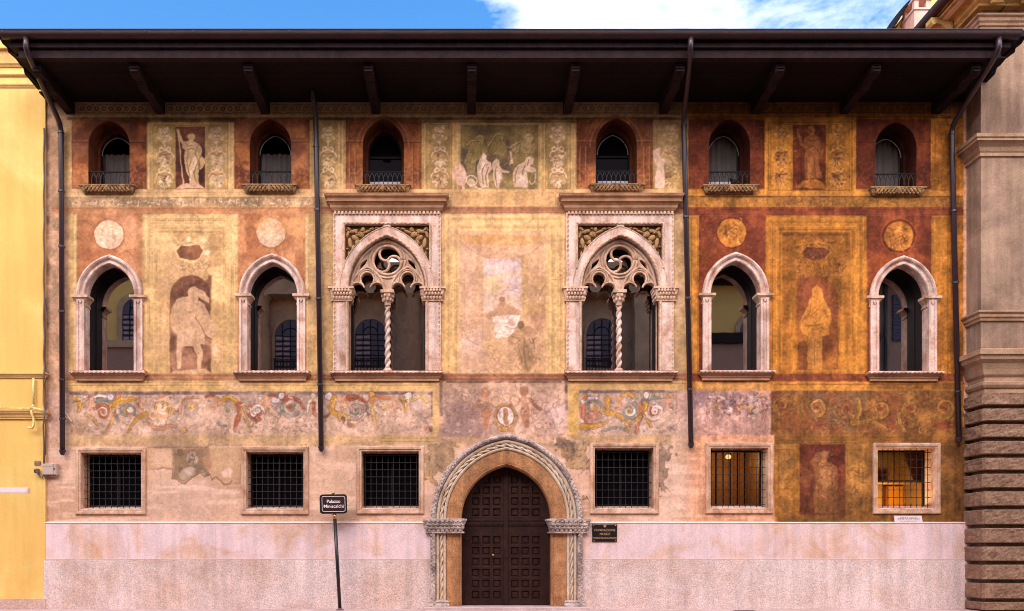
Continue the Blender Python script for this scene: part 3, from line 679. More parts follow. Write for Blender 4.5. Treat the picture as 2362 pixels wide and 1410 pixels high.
    rect(1204, 590, 1216, 770, (200, 156, 92), .7, 3, .3); rect(1096, 590, 1113, 730, (212, 166, 116), .7, 3, .3)
    poly(Z((380, 880), (390, 850), (440, 825), (490, 770), (500, 720), (535, 715), (545, 760), (600, 800), (670, 830), (665, 862), (430, 880), (415, 920)), (204, 146, 102), .95, 3, .05)
    ell(*Z((513, 735))[0], 7, 7, (164, 110, 84), .9, 3); ring(*Z((512, 705))[0], 15, 2, (206, 160, 122), .7, 2, 0, 3.2)
    poly(Z((425, 880), (600, 862), (665, 866), (640, 930), (605, 1010), (560, 1040), (480, 1065), (430, 1030), (455, 960)), (248, 230, 222), 1, 2)
    scrib(1135, 732, 1182, 780, 46, (190, 158, 146), .6, 54, 1.5, 14)
    for q_ in ((1128, 742), (1136, 770), (1180, 745), (1160, 784)): ell(q_[0], q_[1], 9, 7, (216, 168, 134), .8, 4)
    poly(Z((725, 750), (800, 765), (865, 775), (872, 900), (780, 900), (700, 890), (720, 830)), (180, 132, 80), .8, 5, .2)
    poly(Z((700, 890), (870, 850), (875, 960), (800, 990), (740, 940)), (196, 140, 106), .8, 5, .2)
    ell(*Z((665, 945))[0], 8, 9, (122, 86, 60), .9, 3)
    poly(Z((600, 1020), (640, 990), (700, 960), (740, 950), (800, 1010), (780, 1040), (700, 1050), (730, 1120), (790, 1240), (760, 1280), (720, 1330), (660, 1280), (640, 1200), (590, 1120), (540, 1085), (560, 1050)), (176, 130, 86), .85, 4, .15)
    line(Z((720, 980), (790, 1015), (700, 1040)), 7, (206, 148, 110), .85, 3)
    for p in (((560, 1080), (620, 1100), (660, 1070)), ((700, 1060), (690, 1180), (720, 1320)), ((760, 1060), (780, 1140)), ((640, 1130), (680, 1260)), ((590, 1040), (650, 1060)), ((730, 1060), (750, 1100), (780, 1060))):
        line(Z(*p), 2.4, (116, 84, 58), .65, 2.5)
    line(Z((740, 1180), (785, 1250)), 6, (216, 150, 96), .7, 3)
    ell(*Z((285, 925))[0], 9, 8, (214, 150, 104), .8, 4); scrib(1064, 740, 1120, 800, 30, (236, 200, 182), .5, 55, 2.4, 14)
    tint(1066, 770, 1120, 830, (206, 172, 172), .5, NM, .4, 3, 14); tint(1100, 790, 1260, 860, (188, 140, 108), .6, NM, .42, 3, 14)
    scrib(1120, 790, 1250, 858, 60, (132, 96, 70), .35, 56, 1.8, 12)
    # strips beside the right double window
    rect(1550, 497, 1584, 862, (200, 158, 98), 1, 2, .1, .1); tint(1550, 493, 1584, 862, (214, 180, 144), .7, NM, .4, 3, 6)
    rect(1584, 497, 1612, 860, (200, 138, 50), 1, 2, .1, .14); rect(1590, 499, 1593, 860, (226, 166, 76), .5, 2, .3); frame(1594, 503, 1610, 864, 1.6, (120, 74, 30), .5)
    # right bay panels
    for x0, x1, cx, cy in ((1612, 1766, 1688, 537), (2000, 2149, 2073, 545)):
        rect(x0, 497, x1, 862, (132, 56, 40), 1, 2, .04, .08); tint(x0, 497, x1, 862, (158, 76, 48), .7, NM, .45, 3, 4); tint(x0, 497, x1, 862, (112, 44, 38), .6, NC, .5, 3, 4)
        tint(x0, 580, x1, 700, (158, 74, 36), .6, NB, .35, 3, 20)
        if cx > 2000:
            ring(cx, cy, 41, 2, (170, 84, 40), .8); ring(cx, cy, 38, 1.8, (98, 38, 28), .7)
        ring(cx, cy, 35.5, 2.2, (98, 38, 26), .7)
        ell(cx, cy, 33.5, 33.5, (196, 128, 46), 1 if cx < 2000 else .85, 2.5, .06, 0, .1)
        ell(cx - 2, cy - 8, 10, 13, (216, 150, 66), .6, 6); ell(cx + 2, cy + 16, 20, 12, (178, 110, 44), .6, 6)
        scrib(cx - 24, cy - 24, cx + 24, cy + 24, 36, (226, 164, 76), .5, cx, 2.4, 11); scrib(cx - 24, cy - 24, cx + 24, cy + 24, 36, (118, 66, 32), .45, cx + 1, 2.2, 11)
    ell(1674, 534, 3, 10, (84, 50, 32), .7, 4)
    panel_frames(1766, 497, 2000, 862, (188, 124, 40), (218, 152, 58), (112, 68, 28))
    rect(1804, 535, 1962, 862, (170, 108, 38), 1, 3, .05, .14)
    rect(1806, 537, 1958, 545, (100, 60, 34), .7, 6, .3)
    tint(1804, 540, 1962, 660, (140, 86, 48), .6, NM, .42, 3); tint(1766, 497, 2000, 862, (140, 92, 44), .45, NC, .55, 3); tint(1766, 600, 2000, 862, (210, 146, 50), .55, NB, .45, 3)
    tint(1790, 700, 1975, 862, (206, 140, 44), .6, NV, .45, 3)
    Z = zoomer(1590, 480, .2838)
    scrib(1830, 548, 1950, 640, 90, (206, 144, 66), .4, 57, 2.2, 14); scrib(1830, 548, 1950, 640, 80, (96, 56, 34), .4, 58, 2.2, 14)
    line(Z((880, 300), (960, 290), (1040, 270), (1140, 300), (1190, 360)), 4, (196, 132, 52), .7, 3)
    poly(Z((915, 360), (950, 315), (1100, 318), (1145, 350), (1100, 410), (1010, 424), (935, 402)), (110, 58, 42), 1, 2, .1, .15)
    line(Z((915, 360), (950, 315), (1100, 318), (1145, 350)), 2, (196, 128, 56), .7); scrib(1862, 572, 1910, 594, 18, (150, 88, 58), .6, 59)
    niche(1885, 690, 46, 54, 855, (156, 84, 44))
    tint(1838, 640, 1932, 760, (140, 72, 48), .8, NM, .4, 3, 6); tint(1838, 740, 1932, 860, (176, 112, 42), .8, NM, .35, 3, 10)
    line(arch_pts(1885, 690, 47, 55, 10) + [(1932, 850)], 2, (118, 66, 32), .7)
    poly(Z((1000, 720), (1000, 660), (1040, 628), (1080, 660), (1085, 720), (1110, 760), (1150, 860), (1155, 920), (1130, 960), (1135, 1030), (1080, 1040), (1080, 1320), (960, 1310), (965, 1050), (910, 1000), (895, 940), (920, 880), (960, 800), (975, 740)), (202, 138, 52), .95, 2.5, .08, .08)
    poly(Z((970, 1060), (1070, 1040), (1075, 1310), (970, 1300)), (206, 146, 72), .6, 6)
    for p in (((920, 920), (980, 850), (990, 800)), ((1130, 900), (1090, 830)), ((930, 960), (1010, 960), (1090, 940)), ((1020, 1060), (1020, 1280)), ((905, 1000), (930, 1080), (960, 1100))):
        line(Z(*p), 2, (120, 74, 30), .6)
    scrib(1855, 700, 1915, 800, 70, (150, 96, 36), .5, 60, 2, 8)
    rect(1824, 853, 1936, 858, (206, 146, 66), .7, 2, .2)
    rect(2149, 500, 2222, 862, (186, 122, 40), 1, 2, .1, .18); rect(2150, 503, 2186, 864, (206, 142, 50), .6, 3, .3); frame(2151, 503, 2187, 870, 1.8, (128, 78, 30), .6)
    tint(2149, 500, 2222, 862, (126, 76, 32), .6, NV, .5, 3); scrib(2155, 660, 2185, 860, 60, (140, 88, 34), .5, 61)
    # band under the storey
    rect(150, 862, 760, 879, (190, 118, 76), 1, 2, .12, .1); rect(760, 862, 1584, 879, (170, 98, 68), 1, 2, .1, .1); rect(1584, 862, 2222, 881, (140, 66, 46), 1, 2, .1, .1)
    for y in (866, 874): rect(150, y, 2222, y + 1.6, (118, 62, 42), .5, 2, .3)
    rect(150, 870, 1584, 871.6, (214, 146, 104), .5, 2, .4)

def acan(cx, cy, r, d, outer, inner, core, a=1., ph=0., leaf=None, dk=(116, 82, 64)):
    spiral(cx, cy, r + 1, 1.5, 10, dk, a * .6, d, ph, 5); spiral(cx, cy, r, 1.5, 7.5, outer, a, d, ph, 3.4); spiral(cx, cy, r + 1.5, 1.4, 1.6, tuple(min(255, c * 1.25) for c in outer), a * .7, d, ph, 1.4)
    spiral(cx, cy, r * .62, 1.2, 4.4, inner, a, d, ph + .8, 2)
    ell(cx, cy, r * .32, r * .32, core, a * .9, 2); ell(cx, cy, r * .14, r * .14, dk, a * .6)
    if leaf:
        rg = random.Random(int(cx * 7 + cy))
        for k in range(7):
            t = ph + d * (k * .55 - 1.2); x = cx + math.cos(t) * r; y = cy + math.sin(t) * r
            ell(x, y, 4.5, 3, leaf, a * .8, 2, .1, t + .7)
            line([(x, y), (x + math.cos(t) * 5, y + math.sin(t) * 5)], 1.6, dk, a * .5)

def putto(x, y, s, col, dk, d=1, a=1.):
    ell(x, y - 15 * s, 4.2 * s, 4.6 * s, (206, 140, 66) if a > .7 else col, a); ell(x + d * s, y - 14 * s, 3.2 * s, 3.6 * s, col, a)
    poly([(x - 5 * s, y - 10 * s), (x + 5 * s, y - 10 * s), (x + 6 * s, y + 2 * s), (x + 2 * s, y + 7 * s), (x - 4 * s, y + 6 * s), (x - 6 * s, y)], col, a, 2)
    line([(x + d * 5 * s, y - 9 * s), (x + d * 11 * s, y - 13 * s), (x + d * 14 * s, y - 20 * s)], 3.6 * s, col, a, 2, w1=2.4 * s)
    line([(x - d * 5 * s, y - 9 * s), (x - d * 10 * s, y - 4 * s), (x - d * 14 * s, y - 6 * s)], 3.6 * s, col, a, 2, w1=2.4 * s)
    line([(x + d * 2 * s, y + 4 * s), (x + d * 10 * s, y + 3 * s), (x + d * 14 * s, y + 10 * s)], 5.4 * s, col, a, 2, w1=3 * s)
    line([(x - d * 1 * s, y + 5 * s), (x + d * 3 * s, y + 12 * s), (x + d * 9 * s, y + 13 * s)], 5 * s, col, a, 2, w1=3 * s)
    line([(x - d * 4 * s, y - 8 * s), (x - d * 3 * s, y + 3 * s)], 1.6, dk, a * .6); line([(x + d * s, y + 5 * s), (x + d * 9 * s, y + 6 * s)], 1.6, dk, a * .6)

# ---- coloured scroll frieze
line0, ell0 = line, ell
def scroll_frieze():
    def line(p, w, col, a=1., soft=1.6, wear=0., w1=None):
        line0(p, w * 1.15 + 2.6, (92, 62, 50), a * .55, 2., wear * .5, None if w1 is None else w1 + 2.6)
        line0(p, w * 1.15, col, min(1, a * 1.1), soft, wear * .5, w1)
        if w > 7:
            m = [(x + .18 * w, y - .1 * w) for x, y in p]; line0(m, 1.5, tuple(min(255, c * 1.22) for c in col), .6 * a, 1.6)
            m = [(x - .22 * w, y + .12 * w) for x, y in p]; line0(m, 1.6, tuple(c * .66 for c in col), .5 * a, 1.6)
    def ell(cx, cy, rx, ry, col, a=1., soft=1.6, wear=0., rot=0., var=0.):
        if rx > 5 and soft < 4.5: ring(cx, cy, rx + .8, 1.8, (92, 62, 50), a * .5, 1.8, ry=ry + .8)
        ell0(cx, cy, rx, ry, col, a, soft, wear * .6, rot, var)
    BG = (212, 170, 140)
    YE = (208, 148, 56); RE = (166, 86, 58); TE = (128, 132, 114); PA = (238, 208, 188); OR = (204, 124, 72); FL = (226, 158, 116); SL = (136, 116, 112)
    rect(158, 879, 1014, 905, (222, 176, 98), 1, 2, .06, .08); rect(158, 881, 1014, 883, (140, 96, 56), .5, 2, .3); rect(158, 888, 1014, 889.6, (136, 92, 52), .7, 1.8, .2)
    tint(330, 880, 560, 905, (240, 196, 146), .8, NB, .3, 3, 20)
    rect(158, 903, 998, 1004, BG, 1, 2, .04, .08); rect(996, 881, 1013, 1004, (222, 174, 112), 1, 2, .1, .08)
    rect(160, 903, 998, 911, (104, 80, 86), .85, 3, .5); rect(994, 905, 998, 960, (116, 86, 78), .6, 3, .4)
    Z = zoomer(140, 875, .1947)
    tint(160, 905, 340, 945, (152, 124, 106), .6, NM, .35, 3); tint(550, 905, 720, 960, (150, 124, 108), .7, NM, .3, 3); tint(745, 905, 860, 960, (160, 132, 114), .6, NM, .3, 3)
    def Q(zx, zy): return Z((zx, zy))[0]
    acan(*Q(500, 390), 18, 1, RE, PA, OR, 1, 3.6, None); acan(*Q(780, 380), 17, -1, TE, OR, YE, 1, .3); ell(*Q(820, 360), 8, 7, PA, .9, 3)
    acan(*Q(1210, 340), 24, 1, YE, PA, (232, 196, 160), .85, .2); acan(*Q(1540, 330), 17, -1, (184, 156, 140), (220, 180, 140), YE, .7, 2.4); acan(*Q(1980, 370), 17, 1, (178, 150, 116), (206, 176, 140), TE, .7, 4.)
    acan(*Q(2310, 380), 21, 1, RE, PA, PA, 1, 1.); ell(*Q(2335, 350), 5, 5, (170, 166, 140), 1)
    line(Z((610, 310), (625, 420), (590, 530), (545, 610)), 12, YE, .9, 2, .1, 4); line(Z((610, 330), (610, 440), (560, 590)), 2, (150, 96, 40), .5)
    line(Z((300, 420), (380, 470), (440, 540)), 9, (196, 140, 84), .8, 2, .1, 3); line(Z((1010, 410), (900, 460), (830, 560), (800, 630)), 10, YE, .7, 3, .2, 3)
    line(Z((650, 420), (700, 540), (720, 610)), 7, SL, .5, 3, .2, 3)
    line(Z((1040, 490), (1100, 570), (1200, 590), (1300, 550), (1360, 560)), 9, (208, 142, 104), .8, 3, .15, 5); line(Z((1330, 480), (1370, 400)), 10, (176, 156, 142), .7, 4, .2)
    line(Z((1100, 420), (1180, 480), (1280, 430), (1300, 340)), 8, YE, .8, 3, .15, 4)
    line(Z((1400, 390), (1440, 280), (1520, 220), (1640, 220)), 8, (200, 134, 92), .8, 3, .2, 3); line(Z((1480, 340), (1510, 420), (1580, 455)), 6, (172, 156, 150), .7, 3)
    line(Z((1590, 560), (1680, 530), (1740, 480)), 8, (164, 142, 104), .7, 3, .2, 4); ring(*Q(1735, 475), 6, 3, (222, 166, 128), .8)
    line(Z((1900, 240), (1990, 215), (2080, 260), (2110, 300)), 10, YE, .85, 3, .1, 5); line(Z((2110, 300), (2120, 400), (2080, 520), (2060, 610)), 13, RE, .95, 2, .05, 6)
    line(Z((1820, 470), (1880, 530), (1960, 560)), 6, TE, .7, 3, .2, 3); line(Z((1720, 210), (1790, 185), (1820, 200)), 5, RE, .8, 2)
    line(Z((2170, 300), (2160, 420), (2230, 560)), 9, (200, 150, 84), .85, 2, .1, 4)
    line(Z((430, 250), (500, 230), (580, 260)), 12, TE, .9, 3, .1, 6); line(Z((400, 210), (440, 190), (540, 205)), 4, PA, .9); ell(*Q(590, 212), 7, 7, (214, 194, 192), .95); ell(*Q(675, 212), 6, 6, OR, .9); ell(*Q(168, 225), 6.5, 8, YE, .95); ell(*Q(300, 215), 7, 5, PA, .8); ell(*Q(332, 218), 5, 5, RE, .8)
    line(Z((650, 285), (720, 250), (830, 240), (880, 240)), 13, YE, .95, 3, .05, 6); line(Z((220, 280), (215, 340), (210, 380)), 10, YE, .85, 3, .1, 5)
    ell(*Q(1455, 600), 7, 7, (216, 160, 88), .7, 4); line(Z((1150, 195), (1200, 210), (1260, 180)), 3, OR, .7); ell(*Q(1560, 310), 9, 9, YE, .6, 5)
    putto(*Q(350, 310), .95, FL, (160, 98, 68), 1, .9); putto(*Q(930, 320), 1., FL, (160, 98, 68), 1, .9); putto(*Q(1845, 300), 1., FL, (172, 108, 74), -1, .75)
    Z = zoomer(590, 875, .1947)
    acan(*Q(400, 330), 22, 1, TE, (188, 158, 130), RE, 1, .6); line(Z((340, 240), (430, 215), (520, 260), (575, 350)), 12, RE, .95, 2, .05, 4); line(Z((310, 400), (400, 450), (480, 420)), 9, (112, 116, 110), .9, 3, .1, 4)
    acan(*Q(20, 370), 15, -1, PA, TE, PA, .9, 1.); line(Z((0, 460), (70, 400)), 8, RE, .8)
    putto(*Q(120, 310), 1.15, FL, (150, 84, 56), 1, 1); ell(*Q(240, 245), 9, 8, (214, 192, 186), .9, 3); ell(*Q(305, 200), 7, 8, (224, 202, 194), .95); line(Z((160, 195), (210, 185), (250, 215)), 5, RE, .9)
    line(Z((680, 190), (630, 270), (610, 390)), 10, (226, 192, 158), .8, 3, .15, 4); line(Z((690, 280), (690, 400), (740, 450), (830, 450), (880, 400)), 7, RE, .9, 2, .1, 4)
    ell(*Q(865, 200), 8, 9, (222, 198, 190), .95); line(Z((930, 230), (900, 330), (910, 400), (1020, 440)), 12, YE, .95, 2, .05, 9); line(Z((1000, 430), (1090, 450), (1140, 520), (1200, 540)), 11, (208, 158, 74), .95, 2, .05, 5); line(Z((1030, 460), (1060, 520), (1150, 565)), 7, (140, 84, 66), .9, 2)
    putto(*Q(1050, 300), 1.15, FL, (140, 76, 52), -1, 1); line(Z((1110, 220), (1200, 210), (1310, 270)), 13, RE, .95, 2, .05, 5); acan(*Q(1185, 370), 20, -1, (166, 134, 116), TE, (198, 168, 140), .9, 2.)
    line(Z((1310, 300), (1320, 420)), 5, SL, .7, 3)
    line(Z((1370, 170), (1375, 330), (1400, 480), (1430, 590)), 9, (222, 170, 92), .8, 3, .2, 6); ell(*Q(1385, 185), 6, 7, YE, .9)
    line(Z((1370, 250), (1450, 215), (1580, 220)), 12, OR, .85, 3, .1, 6); putto(*Q(1640, 310), 1.15, (222, 164, 124), (170, 108, 78), 1, .85); line(Z((1750, 240), (1770, 320), (1770, 390)), 10, YE, .85, 3, .1, 5)
    ell(*Q(1810, 205), 8, 10, (238, 220, 208), .95); line(Z((1850, 240), (1930, 210), (2000, 220), (2040, 290)), 8, (220, 184, 98), .95, 2, .05, 3); spiral(*Q(1890, 190), 7, 1.2, 3, PA, .9); ell(*Q(1540, 330), 9, 7, (216, 176, 112), .7, 4); ell(*Q(1910, 310), 11, 9, (234, 204, 194), .7, 5)
    ell(*Q(2030, 590), 8, 6, (186, 110, 84), .7, 4); ell(*Q(2075, 590), 5, 6, (84, 66, 66), .7, 4); line(Z((2010, 500), (2040, 560)), 6, (196, 128, 102), .6)
    for x0, x1, n, sd in ((165, 560, 170, 71), (560, 745, 150, 72), (745, 995, 170, 73)):
        scrib(x0, 910, x1, 1000, n, (112, 80, 66), .45, sd, 1.6, 11, 5); scrib(x0, 910, x1, 985, n // 2, (240, 214, 196), .5, sd + 9, 1.8, 10, 5)
    tint(160, 950, 995, 1005, (222, 178, 152), .6, NM, .45, 3, 16); tint(160, 965, 250, 1004, (150, 116, 84), .7, NM, .4, 3)
    # middle panel with two standing putti and an oval shield
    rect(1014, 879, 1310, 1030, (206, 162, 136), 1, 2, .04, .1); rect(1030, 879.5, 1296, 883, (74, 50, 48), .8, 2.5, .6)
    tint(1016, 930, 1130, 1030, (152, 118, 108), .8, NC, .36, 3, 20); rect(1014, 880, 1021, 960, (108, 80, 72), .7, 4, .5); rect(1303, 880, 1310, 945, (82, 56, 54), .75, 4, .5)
    tint(1240, 930, 1306, 1010, (232, 190, 178), .8, NB, .3, 3, 14)
    Z = zoomer(1010, 870, .13548)
    def fat(pts, c, a): poly(Z(*pts), c, a, 3, .12)
    B1, B2 = (188, 122, 84), (166, 106, 72)
    ell(*Q(805, 270), 9, 10, B1, .85, 3); fat(((700, 380), (760, 340), (850, 340), (890, 400), (870, 470), (720, 480)), (206, 144, 108), .85); fat(((730, 540), (800, 500), (890, 520), (920, 600), (870, 740), (850, 880), (780, 880), (770, 760), (730, 640)), B1, .9)
    line(Z((700, 400), (620, 520), (620, 580)), 5, B1, .7, 3); line(Z((720, 490), (860, 460)), 6, (160, 138, 108), .7, 4)
    ell(*Q(1460, 240), 9, 11, B2, .85, 3); fat(((1380, 380), (1420, 330), (1540, 330), (1590, 420), (1540, 470), (1400, 460)), (194, 134, 96), .85); fat(((1420, 540), (1480, 470), (1560, 520), (1570, 640), (1550, 860), (1480, 870), (1440, 740), (1390, 640)), B2, .9)
    line(Z((1570, 380), (1660, 480), (1750, 560)), 5, B2, .8, 3); ell(*Q(1485, 510), 6, 6, (208, 150, 104), .7, 3)
    for x, y, r in ((1000, 420, 10), (1305, 400, 10)): ring(*Q(x, y), r, 4, (212, 160, 106), .85); ring(*Q(x, y), r + 2.5, 1.6, (132, 92, 66), .6)
    ell(*Q(1150, 690), 27, 32, (196, 142, 82), .9, 3, .1); ell(*Q(1150, 680), 23, 27, (222, 170, 116), .9, 3)
    ring(*Q(1150, 670), 20, 3, (150, 104, 62), .8, 2, 0, 6.283, 0, None, 24); ell(*Q(1150, 665), 18.5, 21, (240, 208, 196), 1, 2.5); line(Z((1145, 570), (1155, 640), (1140, 700), (1160, 770)), 8, (180, 128, 78), .85, 3)
    ell(*Q(1120, 880), 14, 5, (206, 148, 70), .7, 4)
    for x, y, r in ((1840, 490, 15), (1710, 780, 16), (1920, 790, 15), (2010, 470, 9), (480, 330, 14), (480, 520, 12), (1180, 330, 16), (1650, 330, 12)):
        spiral(*Q(x, y), r, 1.3, 2.6, (152, 112, 88), .6); spiral(*Q(x + 10, y + 6), r - 3, 1.1, 2.4, (230, 190, 164), .55)
    scrib(1022, 888, 1302, 1010, 210, (136, 100, 82), .4, 74, 1.7, 12, 5); scrib(1022, 888, 1302, 1010, 120, (232, 192, 168), .4, 75, 1.9, 11, 5)
    rect(1014, 1008, 1120, 1030, (200, 156, 104), .7, 6, .3)
    # right of it
    rect(1310, 879, 1584, 1004, (222, 172, 94), 1, 2, .06, .08); rect(1310, 884, 1584, 886, (134, 90, 52), .7, 1.8, .3)
    rect(1335, 900, 1562, 1003, (206, 166, 144), 1, 2, .04, .08); rect(1335, 900, 1562, 907, (110, 84, 84), .85, 3, .5); tint(1335, 905, 1562, 950, (160, 134, 124), .6, NM, .35, 3)
    Z = zoomer(1300, 870, .21168)
    acan(*Q(330, 330), 22, -1, TE, (196, 120, 82), YE, 1, 2.); line(Z((210, 300), (210, 420), (270, 500), (320, 500)), 11, (204, 122, 88), .9, 2, .1, 5); ell(*Q(330, 420), 16, 10, (198, 120, 86), .85, 4)
    line(Z((210, 270), (270, 230), (370, 230)), 9, (226, 202, 196), .95, 2, 0, 4); line(Z((480, 240), (470, 340), (480, 400)), 12, YE, .95, 2, .05, 9); line(Z((430, 370), (520, 390), (620, 430), (690, 530), (720, 600)), 12, YE, .95, 2, .05, 5)
    line(Z((210, 540), (330, 545), (440, 510), (490, 470)), 13, (204, 146, 66), .95, 2, .05, 6); acan(*Q(720, 375), 20, 1, TE, (240, 216, 202), YE, 1, 5.2); line(Z((840, 310), (840, 430), (800, 520), (790, 600)), 12, (204, 122, 84), .95, 2, .05, 6); line(Z((720, 490), (780, 490), (840, 440)), 8, (206, 150, 82), .9)
    putto(*Q(610, 300), 1.1, FL, (140, 80, 56), -1, 1); line(Z((640, 200), (700, 180), (750, 205)), 7, YE, .95); line(Z((880, 270), (940, 230), (1050, 230)), 12, TE, .95, 2, .05, 5)
    line(Z((890, 290), (880, 400), (950, 540)), 11, YE, .95, 2, .05, 5); acan(*Q(1000, 370), 21, -1, (226, 186, 160), RE, PA, 1, 3.); putto(*Q(1130, 290), 1.15, FL, (150, 90, 64), 1, .95); line(Z((1290, 380), (1180, 420), (1100, 500), (1030, 550)), 9, (150, 112, 74), .85, 3, .15, 4)
    ell(*Q(900, 200), 6, 7, PA, .9); ell(*Q(810, 205), 6, 6, (186, 170, 108), .8); ell(*Q(1020, 195), 7, 5, (180, 162, 98), .7); line(Z((1240, 220), (1250, 330)), 6, (196, 160, 84), .7); ell(*Q(230, 220), 6, 8, OR, .9)
    line(Z((430, 590), (520, 560), (620, 560), (700, 590)), 5, TE, .8, 3); spiral(*Q(455, 590), 8, 1.2, 3, (176, 164, 140), .9); spiral(*Q(600, 590), 7, 1.2, 3, PA, .8)
    scrib(1340, 908, 1560, 1000, 190, (112, 82, 70), .45, 76, 1.6, 11, 5); scrib(1340, 908, 1560, 1000, 90, (240, 214, 198), .5, 77, 1.8, 10, 5); tint(1520, 950, 1575, 1004, (222, 180, 152), .8, NM, .35, 3)
    # worn panel beside the third pipe
    rect(1562, 900, 1786, 1026, (206, 162, 142), 1, 2, .0, .08, 0); rect(1604, 880, 1776, 902, (204, 160, 92), 1, 3, .2, .1); tint(1600, 900, 1770, 940, (136, 112, 112), .8, NM, .36, 3)
    Z = zoomer(1300, 870, .21168)
    for zx, zy, r, c in ((1680, 330, 9, (196, 146, 96)), (1720, 290, 8, (120, 96, 96)), (1760, 320, 9, (150, 122, 112)), (1850, 280, 9, (110, 84, 84)), (1900, 330, 11, FL), (1860, 360, 11, (176, 128, 96)), (1940, 290, 9, (214, 156, 118)), (2030, 340, 7, (206, 156, 80)), (1810, 360, 9, (208, 190, 180)), (2150, 195, 6, (216, 160, 100)), (1490, 190, 8, (140, 116, 116)), (1620, 200, 8, (196, 156, 140)), (2090, 380, 10, (172, 156, 130)), (2060, 250, 10, (172, 160, 150))): ell(*Q(zx, zy), r, r * .85, c, .8, 5, .15)
    line(Z((1590, 220), (1680, 205), (1760, 240)), 5, PA, .8); line(Z((2180, 290), (2190, 400), (2150, 540)), 8, (214, 146, 122), .7, 3, .25, 4)
    scrib(1630, 910, 1770, 960, 160, (100, 76, 70), .5, 78, 1.8, 9, 5); scrib(1600, 905, 1775, 970, 80, (232, 204, 190), .5, 79, 1.8, 9, 5); scrib(1565, 960, 1780, 1022, 120, (176, 134, 116), .35, 80, 1.6, 9)
    # right dark stretch
    rect(1778, 881, 2222, 902, (206, 142, 52), 1, 2, .1, .12); rect(1778, 886, 2222, 888, (128, 80, 34), .7, 2, .3); tint(2010, 880, 2222, 902, (126, 84, 40), .8, NM, .3, 3)
    rect(1778, 902, 2204, 1004, (146, 98, 50), 1, 3, .06, .14); rect(1780, 902, 2204, 909, (120, 88, 62), .7, 4, .4)
    G1, G2, R1, S1 = (178, 122, 54), (196, 140, 66), (138, 64, 42), (116, 88, 66)
    Z = zoomer(1760, 870, .24826)
    tint(1860, 905, 2000, 1000, S1, .7, NM, .4, 3); tint(1780, 905, 2200, 1000, (150, 84, 50), .6, NC, .52, 4)
    for zx, zy, r, d, c in ((170, 260, 22, 1, (156, 104, 56)), (500, 280, 21, -1, G2), (780, 300, 22, 1, (140, 84, 58)), (1090, 300, 20, -1, G1), (1370, 290, 22, 1, G1), (1680, 290, 24, -1, G1)):
        acan(*Q(zx, zy), r, d, c, (168, 112, 62), R1, .8, 1.5, (170, 116, 56), (88, 58, 38))
    ell(*Q(90, 170), 7, 7, R1, .8, 3); ell(*Q(510, 440), 20, 8, R1, .8, 5, .2); line(Z((880, 210), (900, 330), (850, 440)), 11, G2, .7, 3, .2, 6); ell(*Q(1000, 250), 11, 10, (200, 126, 60), .7, 5); line(Z((830, 430), (1000, 400), (1150, 480), (1200, 510)), 11, G1, .7, 3, .2, 5)
    poly(Z((1130, 430), (1230, 340), (1230, 470), (1190, 510)), (144, 72, 52), .7, 4); line(Z((1260, 350), (1270, 450), (1330, 510)), 10, G2, .7, 3, .2, 5); line(Z((1380, 450), (1480, 390), (1560, 370)), 10, G1, .7, 3, .2, 5); ell(*Q(1680, 450), 26, 10, R1, .8, 5, .1); spiral(*Q(1470, 490), 10, 1.3, 3, G2, .7); spiral(*Q(900, 500), 10, 1.3, 3, G2, .7); spiral(*Q(1170, 500), 9, 1.3, 3, G1, .7)
    scrib(1785, 906, 2200, 1000, 330, (92, 60, 40), .38, 81, 1.7, 12, 5); scrib(1785, 906, 2200, 1000, 220, (204, 150, 78), .36, 82, 1.8, 12, 5)

